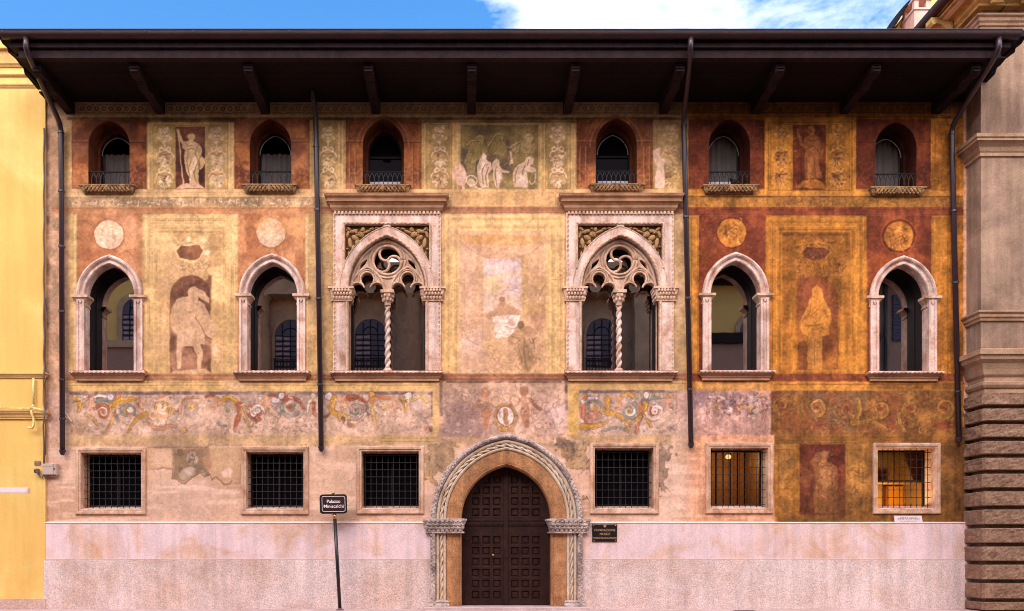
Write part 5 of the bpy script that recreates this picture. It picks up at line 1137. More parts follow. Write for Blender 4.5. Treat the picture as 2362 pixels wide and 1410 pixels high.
# ---- single arched windows of the main storey
def cap_moulding(b, xl, xr, zt, hgt, yb, out=.10, left=True, right=True):
    o = out
    b.cornice(xl, xr, [(0.0, zt - hgt), (.03, zt - hgt + .02), (.03, zt - hgt + .05), (.005, zt - hgt + .06), (.01, zt - hgt * .62), (.045, zt - hgt * .45), (o * .75, zt - hgt * .28), (o, zt - hgt * .22), (o, zt)], yb, 0, left, right)
for cx_, ya, ys, yb in MID_WIN:
    cx, zs, zb = px(cx_), pz(ys), pz(yb); hw = 57 / S; rise = (ys - ya - 20) / S
    A = arch(cx, zs, hw, rise, 16)
    b = MB()
    b.sweep(A, [(0, .26), (0, -.035), (.02, -.06), (.055, -.06), (.075, -.045), (.10, -.04), (.125, -.06), (.135, -.10), (.17, -.125), (.205, -.115), (.232, -.07), (.237, .04)])
    pr = [(0, .26), (0, -.075), (.06, -.075), (.068, -.04), (.155, -.04), (.163, -.075), (.225, -.075), (.225, .04)]
    jt = zs - .09
    b.sweep([(cx - hw, zb + .01), (cx - hw, jt)], pr); b.sweep([(cx + hw, jt), (cx + hw, zb + .01)], pr)
    for s in (-1, 1):                               # pointed ends of the sunk panels
        xm = cx + s * (hw + .112)
        for z, d in ((jt - .10, 1), (zb + .05, -1)):
            b.prism([(xm - .05, z + d * .06), (xm + .05, z + d * .06), (xm, z - d * .02)][::1], -.072, -.038); b.box(xm - .05, xm + .05, -.073, -.038, z + d * .06, z + d * .12)
    W_ = b.build('arched_window', M['stone'], PAL)
    for s in (-1, 1):
        b = MB(); xl = cx + s * hw - (0 if s > 0 else .225); cap_moulding(b, xl, xl + .225, zs + .015, .30, .26, .115); 
        o = b.build('capital', M['stone2'], W_)
    b = MB(); xs0, xs1 = cx - 86 / S, cx + 86 / S
    b.cornice(xs0 + .10, xs1 - .10, [(-.02, zb - .255), (.0, zb - .25), (.0, zb - .20), (.03, zb - .17), (.03, zb - .14), (.10, zb - .10), (.12, zb - .09), (.12, zb - .085), (.10, zb - .075), (.10, zb - .01), (.11, zb), (.02, zb + .012)], .3, -.07)
    o = b.build('sill', M['sillstone'], W_)
    b = MB(); b.rope([(xs0 + .0, -.195, zb - .045), (xs1 - .0, -.195, zb - .045)], .04, 2, .12, 8, .02); b.build('rope_moulding', M['stone'], o)
    dw = doorway(cx, zb, zs, hw, rise, 16)
    b = MB(); b.sweep(dw, [(.02, .262), (-.012, .262), (-.012, .60), (-.03, .60), (-.03, .64), (.02, .64)]); b.build('casement', M['winwood'], W_)
    b = MB(); b.add([(cx - hw, .262, zb - .002), (cx + hw, .262, zb - .002), (cx + hw, .64, zb - .002), (cx - hw, .64, zb - .002)], [(0, 1, 2, 3)]); b.build('inner_ledge', M['winwood'], W_)
    pane(doorway(cx, zb - .01, zs, hw + .02, rise + .02, 16), .625, 'mirror', W_)
    room(cx - hw - .3, cx + hw + .3, .66, .95, zb - .2, zs + rise + .2, 'dark', W_)

# ---- twin-light traceried windows
def leafy(u, v, seed=0.0):
    return .02 + .035 * abs(math.sin(u * 12.5 + 1.8 * math.sin(v * 5) + seed)) * (0.4 + .6 * math.sin(math.pi * min(1, max(0, v)))) + .018 * math.sin(v * 19 + 4 * math.cos(u * 12.5))
for bi, cx_ in enumerate(BIF):
    cx = px(cx_); zs, zb = pz(666), pz(858); hw = 88 / S; rise = 118 / S; zt = pz(490)
    P = lambda dx, y: (cx + dx / S, pz(y))
    # flat surround with the arch cut through it
    outer = [P(-124, 858), P(-124, 490), P(124, 490), P(124, 858)]
    dwn = doorway(cx, zb - .2, zs, hw, rise, 20)
    sp = []                                          # sunk spandrels
    ext = arch(cx, zs, hw + 20 / S, rise + 25 / S, 20)
    half = [(x, z) for x, z in ext if x <= cx - 5 / S and z > pz(618)]
    spl = [P(-97, 612)] + half + [P(-5, 521), P(-97, 521)]
    lo_ = [q for q in half]
    spl = [P(-97, 520), P(-5, 520)] + half[::-1] + [P(-97, 606)]
    spr = [(2 * cx - x, z) for x, z in spl][::-1]
    W_ = slab('twin_light_window', M['stone'], PAL, [dwn, spl, spr], outer, .022, -.05, .10)
    b = MB()
    b.sweep(arch(cx, zs, hw, rise, 20), [(0, .30), (0, -.05), (.0, -.075), (.07, -.075), (.075, -.052)])
    for s in (-1, 1):
        p2 = [(0, .30), (0, -.055), (.05, -.055)]
        if s < 0: b.sweep([(cx - hw, zb), (cx - hw, zs)], p2)
        else: b.sweep([(cx + hw, zs), (cx + hw, zb)], p2)
    b.build('arch_reveal', M['stone2'], W_)
    b = MB(); b.rope([(x, -.09, z) for x, z in arch(cx, zs, hw + .035, rise + .04, 24)], .036, 2, .13, 8, .022)
    b.rope([(x, -.055, z) for x, z in arch(cx, zs, hw + .245, rise + .29, 24)], .018, 2, .10, 6, .025)
    for s in (-1, 1): b.rope([P(s * 92, 858)[:1] + (-.085,) + P(0, 858)[1:], P(s * 92, 698)[:1] + (-.085,) + P(0, 698)[1:]], .034, 2, .12, 8, .022)
    b.rope([(P(-100, 0)[0], -.055, pz(620)), (P(-100, 0)[0], -.055, pz(517)), (P(100, 0)[0], -.055, pz(517)), (P(100, 0)[0], -.055, pz(620))], .034, 2, .12, 8, .022)
    b.build('rope_moulding', M['stone2'], W_)
    # dog-tooth edge and dentils
    for s in (-1, 1):
        for ya_, yb__ in ((497, 664), (697, 856)):
            nt_ = int((yb__ - ya_) / 10.5); b = MB()
            b.relief(cx + (s * 120.5 - 2.8) / S, cx + (s * 120.5 + 2.8) / S, pz(yb__), pz(ya_), -.045, lambda u, v: .055 * (1 - abs(2 * u - 1)) * ((v * nt_) % 1.0), 2, nt_ * 4, .02)
            b.build('dog_tooth_edge', M['stone2'], W_)
    b = MB(); b.relief(cx - 121 / S, cx + 121 / S, pz(497), pz(490.5), -.045, lambda u, v: .06 if (u * 28.5) % 1.0 < .6 else .0, 171, 2, .02)
    b.build('dentil_band', M['stone2'], W_)
    b = MB(); b.cornice(cx - 121 / S, cx + 121 / S, [(.0, pz(490)), (.05, pz(489.5)), (.07, pz(487)), (.10, pz(484)), (.11, pz(479)), (.15, pz(475)), (.20, pz(472.5)), (.20, pz(470)), (.165, pz(469)), (.185, pz(465)), (.235, pz(461.5)), (.235, pz(459)), (.25, pz(458)), (.25, pz(456)), (.06, pz(453))], .05, -.05)
    b.build('cornice', M['cornice'], W_)
    b = MB(); b.cornice(cx - 120 / S, cx + 120 / S, [(.0, zb - .255), (.0, zb - .20), (.035, zb - .17), (.035, zb - .14), (.09, zb - .10), (.12, zb - .09), (.10, zb - .078), (.10, zb - .01), (.11, zb), (.0, zb + .012)], .3, -.06)
    o = b.build('sill', M['sillstone'], W_)
    b = MB(); b.rope([(cx - 129 / S, -.18, zb - .045), (cx + 129 / S, -.18, zb - .045)], .038, 2, .12, 8, .022); b.build('rope_moulding', M['stone'], o)
    # carved figures in the spandrels
    b = MB()
    for q_ in (spl, spr): b.prism(q_, .055, .09)
    b.build('spandrel_ground', M['reliefbg'], W_)
    for s in (-1, 1):
        b = MB(); rg = random.Random(31 + bi)
        def bl(dx, y, rx, rz, rot=0, d=.05): b.ball((cx + s * dx / S, .05, pz(y)), (rx / S, d, rz / S), 10, 6, s * rot)
        bl(56, 528, 5, 6); bl(62, 540, 9, 7, .5); bl(74, 548, 10, 6, .6); bl(86, 560, 5, 13, -.15); bl(80, 578, 4, 15, .1); bl(88, 590, 3.5, 12, -.1)
        bl(48, 534, 11, 3, -.4); bl(78, 533, 12, 4.5, -.3); bl(89, 527, 8, 4, .7); bl(92, 540, 4, 9, .3); bl(36, 527, 7, 3, -.2); bl(24, 525, 6, 2.6); bl(70, 558, 5, 6, .4); bl(93, 606, 2.5, 8)
        for k in range(14): bl(rg.uniform(60, 94), rg.uniform(526, 575), rg.uniform(2, 4), rg.uniform(2, 3), rg.uniform(-1, 1), .06)
        b.build('carved_angel', M['relief'], W_, True)
    # tracery plate
    def circ(dx, y, r, n=28): return [(cx + (dx + r * math.cos(2 * math.pi * k / n)) / S, pz(y) + r * math.sin(2 * math.pi * k / n) / S) for k in range(n)]
    hl = [circ(0, 598, 31)]
    for s in (-1, 1):
        c = s * 47; hl += [circ(c, 641, 14), circ(c - 22, 665, 14.5), circ(c + 22, 665, 14.5), circ(c, 661, 12)]
        hl.append([P(c - 36.5, 700), P(c - 36.5, 668), P(c + 36.5, 668), P(c + 36.5, 700)])
        hl.append([P(s * 44, 592), P(s * 51, 606), P(s * 67, 622), P(s * 62, 604)])
    ol = [P(-88, 672)] + arch(cx, zs, hw + .01, rise + .01, 20) + [P(88, 672)]
    slab('tracery', M['stone2'], W_, hl, ol, .016, .10, .26)
    T_ = [o for o in W_.children if o.name.startswith('tracery')][-1]
    b = MB()
    def ringt(dx, y, r, tr, a0=0, a1=360, yy=.095, n=None):
        n = n or max(8, int(abs(a1 - a0) / 12))
        b.tube([(cx + (dx + r * math.cos(R(a0 + (a1 - a0) * k / n))) / S, yy, pz(y) + r * math.sin(R(a0 + (a1 - a0) * k / n)) / S) for k in range(n + 1)], tr / S, 8)
    ringt(0, 598, 33.5, 3.2); ringt(0, 598, 41, 2.6)
    for k in range(3):                               # whirling wheel
        th = R(100 + 120 * k); mx, my = 16 * math.cos(th), 16 * math.sin(th); pts = []
        for j in range(15):
            a = th + math.pi - math.pi * j / 14; pts.append((cx + (mx + 16 * math.cos(a)) / S, .13, pz(598) + (my + 16 * math.sin(a)) / S))
        b.tube(pts, 3.3 / S, 8)
    for s in (-1, 1):
        c = s * 47; ringt(c, 641, 16, 2.4, -40, 220); ringt(c, 641, 21, 2.0, -20, 200); ringt(c - 23, 666, 17, 2.2, 15, 180); ringt(c + 23, 666, 17, 2.2, 0, 165)
        b.tube([(x, .09, z) for x, z in arch(cx + c / S, pz(672), 40 / S, 58 / S, 12)], 3 / S, 8)
    b.tube([(x, .085, z) for x, z in arch(cx, zs, hw - .045, rise - .05, 20)], .04, 8)
    b.build('tracery_ribs', M['stone2'], W_, True)
    # twisted colonnette with its capital and base
    b = MB(); b.tube([(cx, .16, pz(851)), (cx, .16, pz(702))], .052, 10)
    for ph in (0, math.pi):
        hz_ = [(cx + .044 * math.cos(ph + 2 * math.pi * t_ / 26), .16 + .044 * math.sin(ph + 2 * math.pi * t_ / 26), pz(851) + (pz(702) - pz(851)) * t_ / 104) for t_ in range(105)]
        b.tube(hz_, .041, 8)
    b.build('twisted_column', M['stone'], W_, True)
    b = MB(); b.lathe(cx, .16, [(.08, pz(703)), (.10, pz(701)), (.085, pz(699)), (.095, pz(693)), (.13, pz(684)), (.165, pz(676)), (.14, pz(675.5))], 16); b.box(cx - .18, cx + .18, -.02, .34, pz(675), pz(668))
    for ring_, (zz, rr) in enumerate(((pz(689), .125), (pz(680), .155))):
        for k in range(8): a = 2 * math.pi * (k + .5 * ring_) / 8; b.ball((cx + rr * math.cos(a), .16 + rr * math.sin(a), zz), (.035, .035, .055), 6, 4)
    b.build('capital', M['stone2'], W_)
    b = MB(); b.box(cx - .17, cx + .17, -.01, .33, zb, pz(855)); b.lathe(cx, .16, [(.15, pz(855)), (.155, pz(853.5)), (.12, pz(852)), (.13, pz(850)), (.09, pz(848))], 16); b.build('column_base', M['stone'], W_)
    for s in (-1, 1):                                 # leafy capitals of the jambs
        b = MB(); xl, xr = sorted((cx + s * 84 / S, cx + s * 126 / S))
        b.cornice(xl, xr, [(0, pz(697)), (.03, pz(696)), (.03, pz(694)), (.0, pz(693)), (.02, pz(686)), (.06, pz(672)), (.07, pz(670)), (.10, pz(669)), (.10, pz(665)), (.02, pz(664))], .3, -.06)
        for row, zz in enumerate((pz(689), pz(680), pz(673))):
            for k in range(6):
                x = xl + (xr - xl) * (k + .5 + .5 * (row % 2)) / 6; b.ball((x, -.09 - .025 * row, zz), (.04, .035, .05), 6, 4)
            for k in range(4):
                b.ball(((xl if s > 0 else xr) - s * (.03 + .02 * row), -.04 + .09 * k, zz), (.03, .04, .05), 6, 4)
        b.build('capital', M['stone2'], W_)
    dw = doorway(cx, zb, zs, hw, rise, 18)
    b = MB(); b.sweep(dw, [(0.03, .302), (-.012, .302), (-.012, .45), (-.05, .45), (-.05, .53), (0.03, .53)]); b.box(cx - .05, cx + .05, .45, .52, zb, pz(672)); b.build('casement', M['winwood'], W_)
    pane(doorway(cx, zb - .01, zs, hw + .02, rise + .02, 16), .505, 'mirror', W_)
    room(cx - hw - .2, cx + hw + .2, .54, .9, zb - .2, zs + rise + .2, 'dark', W_)

# ---- small top-storey windows
CURT = {0: 'sheer curtain hanging behind the railing of the far left top window', 1: 'sheer curtain in the top window left of the drainpipe with a pale arched strip', 4: 'long pleated curtain in the top window just right of the third drainpipe', 5: 'pleated curtain in the top window nearest the right end'}
for ti, (cx_, ya, yb) in enumerate(TOP_WIN):
    cx, zb, zs = px(cx_), pz(yb), pz(yb - 96); hw = 47.5 / S; rise = (yb - 96 - ya) / S
    dw = doorway(cx, zb, zs, hw, rise, 18)
    b = MB(); b.sweep(dw, [(0.002, .005), (0, .012), (-.02, .5), (-.09, .5), (-.09, .62)])
    b.add([(cx - hw, .005, zb), (cx + hw, .005, zb), (cx + hw, .62, zb), (cx - hw, .62, zb)], [(0, 1, 2, 3)])
    W_ = b.build('lancet_window', M['darkreveal' if ti > 3 else 'reveal'], PAL)
    ih = hw - .09; iz = zs - .02; ir = rise - .12
    b = MB(); b.sweep(doorway(cx, zb, iz, ih, ir, 16), [(.02, .55), (-.035, .55), (-.035, .62), (.02, .62)])
    if ti in (2, 3): b.box(cx - ih, cx + ih, .56, .61, zs - .1, zs - .04)
    b.build('casement', M['winwood'], W_)
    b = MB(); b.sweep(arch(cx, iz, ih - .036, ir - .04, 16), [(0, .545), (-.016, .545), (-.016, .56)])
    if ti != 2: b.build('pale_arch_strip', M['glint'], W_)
    pane(doorway(cx, zb, iz, ih, ir, 14), .60, 'clear' if ti in CURT else 'dimglass', W_)
    room(cx - ih - .3, cx + ih + .3, .64, 1.6, zb - .2, zs + rise + .1, 'dark', W_)
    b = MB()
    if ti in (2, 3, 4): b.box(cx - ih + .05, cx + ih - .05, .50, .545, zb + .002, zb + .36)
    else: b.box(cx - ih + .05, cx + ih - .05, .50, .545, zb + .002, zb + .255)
    b.build('sky_reflection_strip', M['white'], W_)  # pale board standing in for sky reflected at the foot of the glass
    # railing
    b = MB(); yr = .06; zt = zb + .42
    b.tube([(cx - hw + .01, yr, zt), (cx + hw - .01, yr, zt)], .022, 6); nb = 9
    for k in range(nb):
        x = cx - hw + (2 * hw) * (k + .5) / nb; st = hw / nb
        b.tube([(x, yr, zb), (x, yr, zb + .27)], .012, 5)
        for s in (-1, 1): b.tube([(x, yr, zb + .265), (x + s * st, yr, zt)], .011, 5)
    b.build('railing', M['iron'], W_)
    # carved sill
    x0, x1 = cx - 56 / S, cx + 56 / S; b = MB()
    b.cornice(x0 + .06, x1 - .06, [(.0, zb - .215), (.06, zb - .20), (.10, zb - .14), (.13, zb - .045), (.16, zb - .035), (.16, zb + .002), (-.02, zb + .006)], .15, 0)
    for k in range(12):
        u = (k + .5) / 12; side = -1 if u < .5 else 1
        x = x0 + .05 + (x1 - x0 - .1) * u; hh_ = .5 - abs(u - .5)
        b.ball((x, -.125, zb - .105), (.038, .05, .085), 8, 6, side * .55); b.ball((x + side * .045, -.15, zb - .065), (.026, .03, .03), 6, 5); b.ball((x - side * .03, -.11, zb - .165), (.03, .035, .03), 6, 5)
    b.ball(((x0 + x1) / 2, -.15, zb - .11), (.05, .05, .09), 8, 6)
    b.build('carved_sill', M['carved'], W_)
    if ti in CURT:
        b = MB(); nx, nz = 48, 6; vs = []
        ztop = zs + rise if ti > 3 else zs + .06
        for j in range(nz + 1):
            for i in range(nx + 1):
                u = i / nx; v = j / nz; vs.append((cx - ih - .05 + (2 * ih + .1) * u, .74 + .035 * math.sin(u * 40 + .6 * math.sin(v * 3)) + .02 * math.sin(u * 17 + 1), zb + .04 + (ztop - zb) * v))
        b.add(vs, [(j * (nx + 1) + i, j * (nx + 1) + i + 1, (j + 1) * (nx + 1) + i + 1, (j + 1) * (nx + 1) + i) for j in range(nz) for i in range(nx)])
        cu = b.build('curtain', M['curtain'], None, True); tag(cu, CURT[ti], 'curtain', 'curtains in the top windows')
# small dark bird on the ledge
bx_, bz_ = px(1692, -.1), pz(430, -.1)
b = MB(); b.ball((bx_, .04, bz_ + .085), (.105, .06, .07), 12, 8, .25); b.ball((bx_ - .085, .04, bz_ + .155), (.042, .04, .045), 10, 6); b.ball((bx_ + .12, .04, bz_ + .055), (.08, .03, .022), 8, 6, -.2); b.add([(bx_ - .12, .03, bz_ + .16), (bx_ - .12, .05, bz_ + .16), (bx_ - .12, .04, bz_ + .148), (bx_ - .155, .04, bz_ + .148)], [(0, 1, 3), (1, 2, 3), (2, 0, 3), (0, 2, 1)])
b.tube([(bx_ - .01, .03, bz_ + .04), (bx_ - .01, .03, bz_)], .006, 5); b.tube([(bx_ + .02, .05, bz_ + .04), (bx_ + .02, .05, bz_)], .006, 5)
tag(b.build('pigeon', M['winwood'], None, True), 'small dark pigeon resting on the carved sill of a top window by the railing', 'bird')

# ---- portal
hw = 103 / S; rise = 123 / S
DA = arch(PCX, PSP, hw, rise, 26)
fullp = [(PCX - hw, 0.0)] + DA + [(PCX + hw, 0.0)]
PORT = None
b = MB(); b.sweep(fullp, [(0, .46), (0, .0), (.018, -.03), (.045, -.055), (.06, -.03), (.10, -.04), (.40, -.055), (.405, -.02), (.415, -.02)])
PORT = b.build('portal', M['orange'], PAL)
b = MB(); b.sweep(fullp, [(.415, .1), (.415, -.03), (.44, -.07), (.47, -.085), (.495, -.07), (.502, .01), (.598, .01), (.605, -.07), (.635, -.095), (.665, -.10), (.69, -.07), (.70, -.04), (.70, .1)])
mb_ = b.build('moulded_arch', M['portal'], PORT)
def offset_arch(o):
    tmp = MB(); tmp.sweep(fullp, [(o, 0), (o + .001, 0)]); return [(v[0], v[2]) for v in tmp.v[::2]]
pts_ = [Vector((x, -.05, z)) for x, z in offset_arch(.55)]; fine_ = [pts_[0]]
for a_, c_ in zip(pts_[:-1], pts_[1:]):
    k_ = max(1, int((c_ - a_).length / .03)); fine_ += [a_.lerp(c_, i / k_) for i in range(1, k_ + 1)]
b = MB()
for ph in (0, math.pi):
    hp = []; dist_ = 0
    for i, q0 in enumerate(fine_):
        t_ = (fine_[min(i + 1, len(fine_) - 1)] - fine_[max(i - 1, 0)]).normalized(); nn_ = Vector((-t_.z, 0, t_.x))
        if i: dist_ += (q0 - fine_[i - 1]).length
        a_ = ph + dist_ * 2 * math.pi / .46; hp.append(q0 + nn_ * .024 * math.cos(a_) + Vector((0, -1, 0)) * .024 * math.sin(a_))
    b.tube(hp, .027, 8)
b.build('rope_moulding', M['portal'], PORT, True)
b = MB(); oa = offset_arch(.78)
b.sweep(fullp, [(.70, .1), (.70, -.05), (.72, -.12), (.755, -.16), (.80, -.16), (.835, -.12), (.85, -.06), (.865, .1)])
rg = random.Random(4)
dens = []
for a, c in zip(oa[:-1], oa[1:]):
    k = max(1, int(math.hypot(c[0] - a[0], c[1] - a[1]) / .055)); dens += [(a[0] + (c[0] - a[0]) * i / k, a[1] + (c[1] - a[1]) * i / k) for i in range(k)]
for i, (x, z) in enumerate(dens):
    b.ball((x + rg.uniform(-.02, .02) + (.028 if i % 2 else -.028), -.155, z + rg.uniform(-.01, .01)), (.032, .03, .036), 6, 4)
b.build('foliate_moulding', M['lilac'], PORT)
for s in (-1, 1):
    b = MB(); x0, x1 = sorted((PCX + s * (hw - .02), PCX + s * (hw + .93)))
    b.cornice(x0, x1, [(0, pz(1231)), (.05, pz(1230)), (.05, pz(1227)), (.0, pz(1226)), (.03, pz(1215)), (.09, pz(1205)), (.09, pz(1203)), (.12, pz(1202)), (.12, pz(1198)), (.03, pz(1197))], .4, -.12)
    rg = random.Random(77 + s)
    nl = 8
    for row in range(3):
        for k in range(nl + row % 2):
            x = x0 + (x1 - x0) * (k + (0.5 if row % 2 == 0 else 0.0)) / nl; zz = pz(1223 - 7 * row); yy = -.15 - .035 * row
            b.ball((x, yy, zz), (.055, .05, .075), 8, 6, rg.uniform(-.3, .3)); b.ball((x, yy - .045, zz + .055), (.04, .035, .03), 6, 5)
        for k in range(4): b.ball((x0 - .02 - .03 * row if s < 0 else x1 + .02 + .03 * row, -.1 + .1 * k, pz(1223 - 7 * row)), (.045, .05, .07), 6, 5)
    b.build('capital', M['lilac'], PORT)
    b = MB(); b.cornice(*sorted((PCX + s * (hw + .38), PCX + s * (hw + .88))), [(.05, -.05), (.05, .12), (.02, .16), (.035, .20), (.0, .24)], .2, -.1); b.build('jamb_base', M['lilac'], PORT)
b = MB(); b.box(PCX - hw - 1.0, PCX + hw + 1.0, -.42, .5, -.05, .075, .015); b.build('threshold', M['pave'], PORT)
zd = .09
for s in (-1, 1):
    half = [p for p in DA if (p[0] - PCX) * s > .07]
    half = [(PCX + s * .07, PSP + rise - .01)] + (half if s > 0 else half[::-1])
    poly_ = half + [(PCX + s * hw, zd), (PCX + s * .07, zd)]
    gx_ = np.arange(min(p[0] for p in poly_) - .02, max(p[0] for p in poly_) + .03, .0125); gz_ = np.arange(zd - .02, PSP + rise + .03, .0125)
    XX, ZZ = np.meshgrid(gx_, gz_); sx_, sz_, q_, _u = holed_grid(XX, ZZ, [], poly_)
    u = np.abs(sx_ - PCX) - .10; zr = pz(1205)
    pu, pzv = .295, .302
    def cell(c, per): f = np.mod(c, per); return np.minimum(f, per - f)
    low_ = sz_ < zr
    zc_ = np.where(low_, sz_ - zd - .12, sz_ - zr - .13)
    dx_ = cell(u, pu); dz_ = cell(zc_, pzv); e_ = np.minimum(dx_, dz_)
    # distance from the rounded top, to keep a plain rail along it
    Rr = (hw * hw + rise * rise) / (2 * hw); dd_ = np.abs(sx_ - PCX)
    da_ = np.where(sz_ > PSP, Rr - np.hypot(dd_ + Rr - hw, sz_ - PSP), hw - dd_)
    plain = (u < 0) | (u > 3 * pu) | (zc_ < 0) | (da_ < .10) | (low_ & (zc_ > 6 * pzv)) | (~low_ & (zc_ > 4 * pzv))
    e_ = np.where(plain, 0, e_)
    h_ = np.where(e_ < .038, .05, np.where(e_ < .062, .05 - (e_ - .038) / .024 * .05, np.where(e_ < .09, .0 + (e_ - .062) / .028 * .03, .03)))
    bandm = np.abs(sz_ - zr) < .085; h_ = np.where(bandm, .075 + .014 * (np.mod(u, .04) < .022) * (np.abs(np.abs(sz_ - zr) - .05) < .02), h_)
    h_ = np.where(sz_ < zd + .09, .07, h_)
    b = MB(); b.add(list(zip(sx_.tolist(), (.37 - h_).tolist(), sz_.tolist())), [tuple(f) for f in q_.tolist()])
    Lf = b.build('door_leaf', M['door'], PORT)
b = MB(); b.box(PCX - .07, PCX + .07, .29, .42, zd, PSP + rise - .04, .015); b.build('door_post', M['door'], PORT)
b = MB(); b.ball((px(1137, -.3), .26, pz(1281, -.3)), (.035, .035, .035), 10, 8); b.build('door_knob', M['brass'], PORT, True)
b = MB(); b.ball((px(1075, -.3), .27, pz(1242, -.3)), (.03, .03, .03), 8, 6); b.build('door_bell', M['iron'], PORT, True)
b = MB(); b.box(PCX - 1.6, PCX + 1.6, .47, .6, -.2, PSP + 1.9); b.build('portal_backing', M['dark'], PAL)

# ---- eaves and roof
ZSOF = pz(236)
xl, xr = px(112), px(2232)
XE0, XE1 = px(4, 2.2), px(2350, 2.2)
b = MB()
for k in range(13):
    y0 = .0 - k * .152; b.box(-11.16 if k > 2 else xl - .02, 13.28 if k > 2 else xr + .02, y0 - .149, y0, ZSOF + .002 * (k % 2), ZSOF + .04)
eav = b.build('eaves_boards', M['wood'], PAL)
b = MB(); z1 = pz(116, 1.97)
b.box(XE0 + .3, XE1 - .3, -2.0, -1.82, ZSOF - .01, z1); b.box(XE0 + .12, XE1 - .12, -2.08, -1.80, z1 + .003, z1 + .13); b.prism_x([(-2.0, z1 + .135), (-2.14, z1 + .20), (-2.14, z1 + .30), (-1.8, z1 + .30), (-1.8, z1 + .135)], XE0 + .02, XE1 - .02)
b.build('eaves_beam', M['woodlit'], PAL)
b = MB()
tips = [163, 371, 613, 868, 1088, 1308, 1530, 1742, 1946, 2158]
zt, zbot = ZSOF - .012, pz(264)
for tp in tips:
    x = px(tp)
    b.prism_x([(.0, zt), (.0, zbot), (-.55, zbot + .02), (-.85, zbot + .06), (-1.0, zbot + .02), (-1.12, zbot - .0), (-1.25, zbot + .05), (-1.36, zbot + .12), (-1.5, zbot + .08), (-1.62, zbot + .07), (-1.72, zbot + .10), (-1.78, zbot + .20), (-1.78, zt)], x - .115, x + .115)
    for k in range(4): b.box(x - .085, x + .085, -1.80, -1.77, zbot + .12 + .07 * k, zbot + .15 + .07 * k)
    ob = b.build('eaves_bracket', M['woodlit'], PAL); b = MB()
# stepped boards closing the two ends of the eaves
for xe, s in ((px(106), 1), (px(2238), -1)):
    b.prism_x([(0.05, 13.98), (-.25, 14.0), (-.3, 13.92), (-.95, 13.96), (-1.02, 14.08), (-1.15, 14.06), (-1.35, 14.10), (-1.7, 14.06), (-1.74, 14.14), (-1.95, 14.12), (-2.12, 14.20), (-2.12, 14.34), (0.05, 14.9)], xe - .06, xe + .06)
    b.build('end_board', M['wood'], PAL); b = MB()
zg = pz(76, 2.2)
b = MB(); pr = [(-2.2 + .125 * math.cos(a), zg - .01 + .135 * math.sin(a)) for a in [math.pi + math.pi * k / 14 for k in range(15)]]
pr2 = [(y * 1.0 + (.0), z) for y, z in pr]
inner = [(-2.2 + .110 * math.cos(a), zg - .005 + .12 * math.sin(a)) for a in [2 * math.pi - math.pi * k / 14 for k in range(15)]]
b.prism_x(pr + inner, XE0, XE1)
for xx in [12 + 109.5 * k for k in range(22)]:
    x = px(xx, 2.2)
    if XE0 < x < XE1: b.prism_x([(-2.2 + .131 * math.cos(a), zg - .01 + .141 * math.sin(a)) for a in [math.pi * .98 + math.pi * 1.04 * k / 14 for k in range(15)]] + [(-2.2 + .12 * math.cos(a), zg - .01 + .13 * math.sin(a)) for a in [math.pi * 2.02 - math.pi * 1.04 * k / 14 for k in range(15)]], x - .02, x + .02)
b.tube([(XE0, -2.33, zg), (XE1, -2.33, zg)], .018, 8)
b.build('gutter', M['gutter'], PAL, False)
# tiled roof slope (seen only from further off)
b = MB(); nx = 64
for k in range(nx):
    xa = XE0 + (XE1 - XE0) * k / nx; wd = (XE1 - XE0) / nx
    pts = [(xa + wd * (.5 - .5 * math.cos(math.pi * j / 5)), .07 * math.sin(math.pi * j / 5)) for j in range(6)]
    vs = [(x, -2.14, zg + .0 + h) for x, h in pts] + [(x, 9.0, zg + 4.0 + h) for x, h in pts]
    b.add(vs, [(j, j + 1, 7 + j, 6 + j) for j in range(5)])
b.build('roof_tiles', M['tile'], PAL)
b = MB(); b.box(xl, xr, 3.6, 9.0, -.3, ZSOF); b.box(XE0 + .1, XE1 - .1, -2.0, .0, ZSOF + .35, ZSOF + .38)
b.prism_x([(-.0, ZSOF + .06), (9, ZSOF + .06), (9, zg + 3.9), (0, zg + .75)], xl, xr)
b.build('rear_masonry', M['wood'], PAL)

# ---- drainpipes
def drain(pts, collars, name='drainpipe', r=.068):
    b = MB(); p = [Vector(q) for q in pts]; o = [p[0]]
    for i in range(1, len(p) - 1):                   # rounded bends
        a, c, d = p[i - 1], p[i], p[i + 1]; la = min(.25, (c - a).length * .45); ld = min(.25, (d - c).length * .45)
        s0 = c + (a - c).normalized() * la; s1 = c + (d - c).normalized() * ld
        o += [s0.lerp(c, t).lerp(c.lerp(s1, t), t) for t in (0, .2, .4, .6, .8, 1)]
    o.append(p[-1]); b.tube(o, r, 14)
    ob = b.build(name, M['pipe'], PAL, True)
    top, bot = p[-2], p[-1]
    for t in collars:
        b = MB(); c = top.lerp(bot, t); b.lathe(c.x, c.y, [(r + .004, c.z - .05), (r + .016, c.z - .045), (r + .016, c.z + .005), (r + .004, c.z + .01)], 14)
        b.build('pipe_collar', M['pipe'], ob)
    b = MB(); e = bot; b.lathe(e.x, e.y, [(r * .5, e.z - .12), (r * .9, e.z - .08), (r + .02, e.z), (r + .02, e.z + .015), (r, e.z + .02)], 12)
    b.build('pipe_shoe', M['pipe'], ob)
YP = -.13
drain([(px(60, 2.2), -2.2, zg - .12), (px(60, 2.2), -2.2, zg - .42), (px(141, .13), YP, pz(290, .13)), (px(144, .13), YP, pz(1040, .13))], (.02, .2, .37, .57, .78, .9))
drain([(px(727, .13), -.6, ZSOF + .02), (px(727, .13), YP, ZSOF - .3), (px(729, .13), YP, pz(300, .13)), (px(741, .13), YP, pz(1032, .13))], (.05, .25, .53, .8))
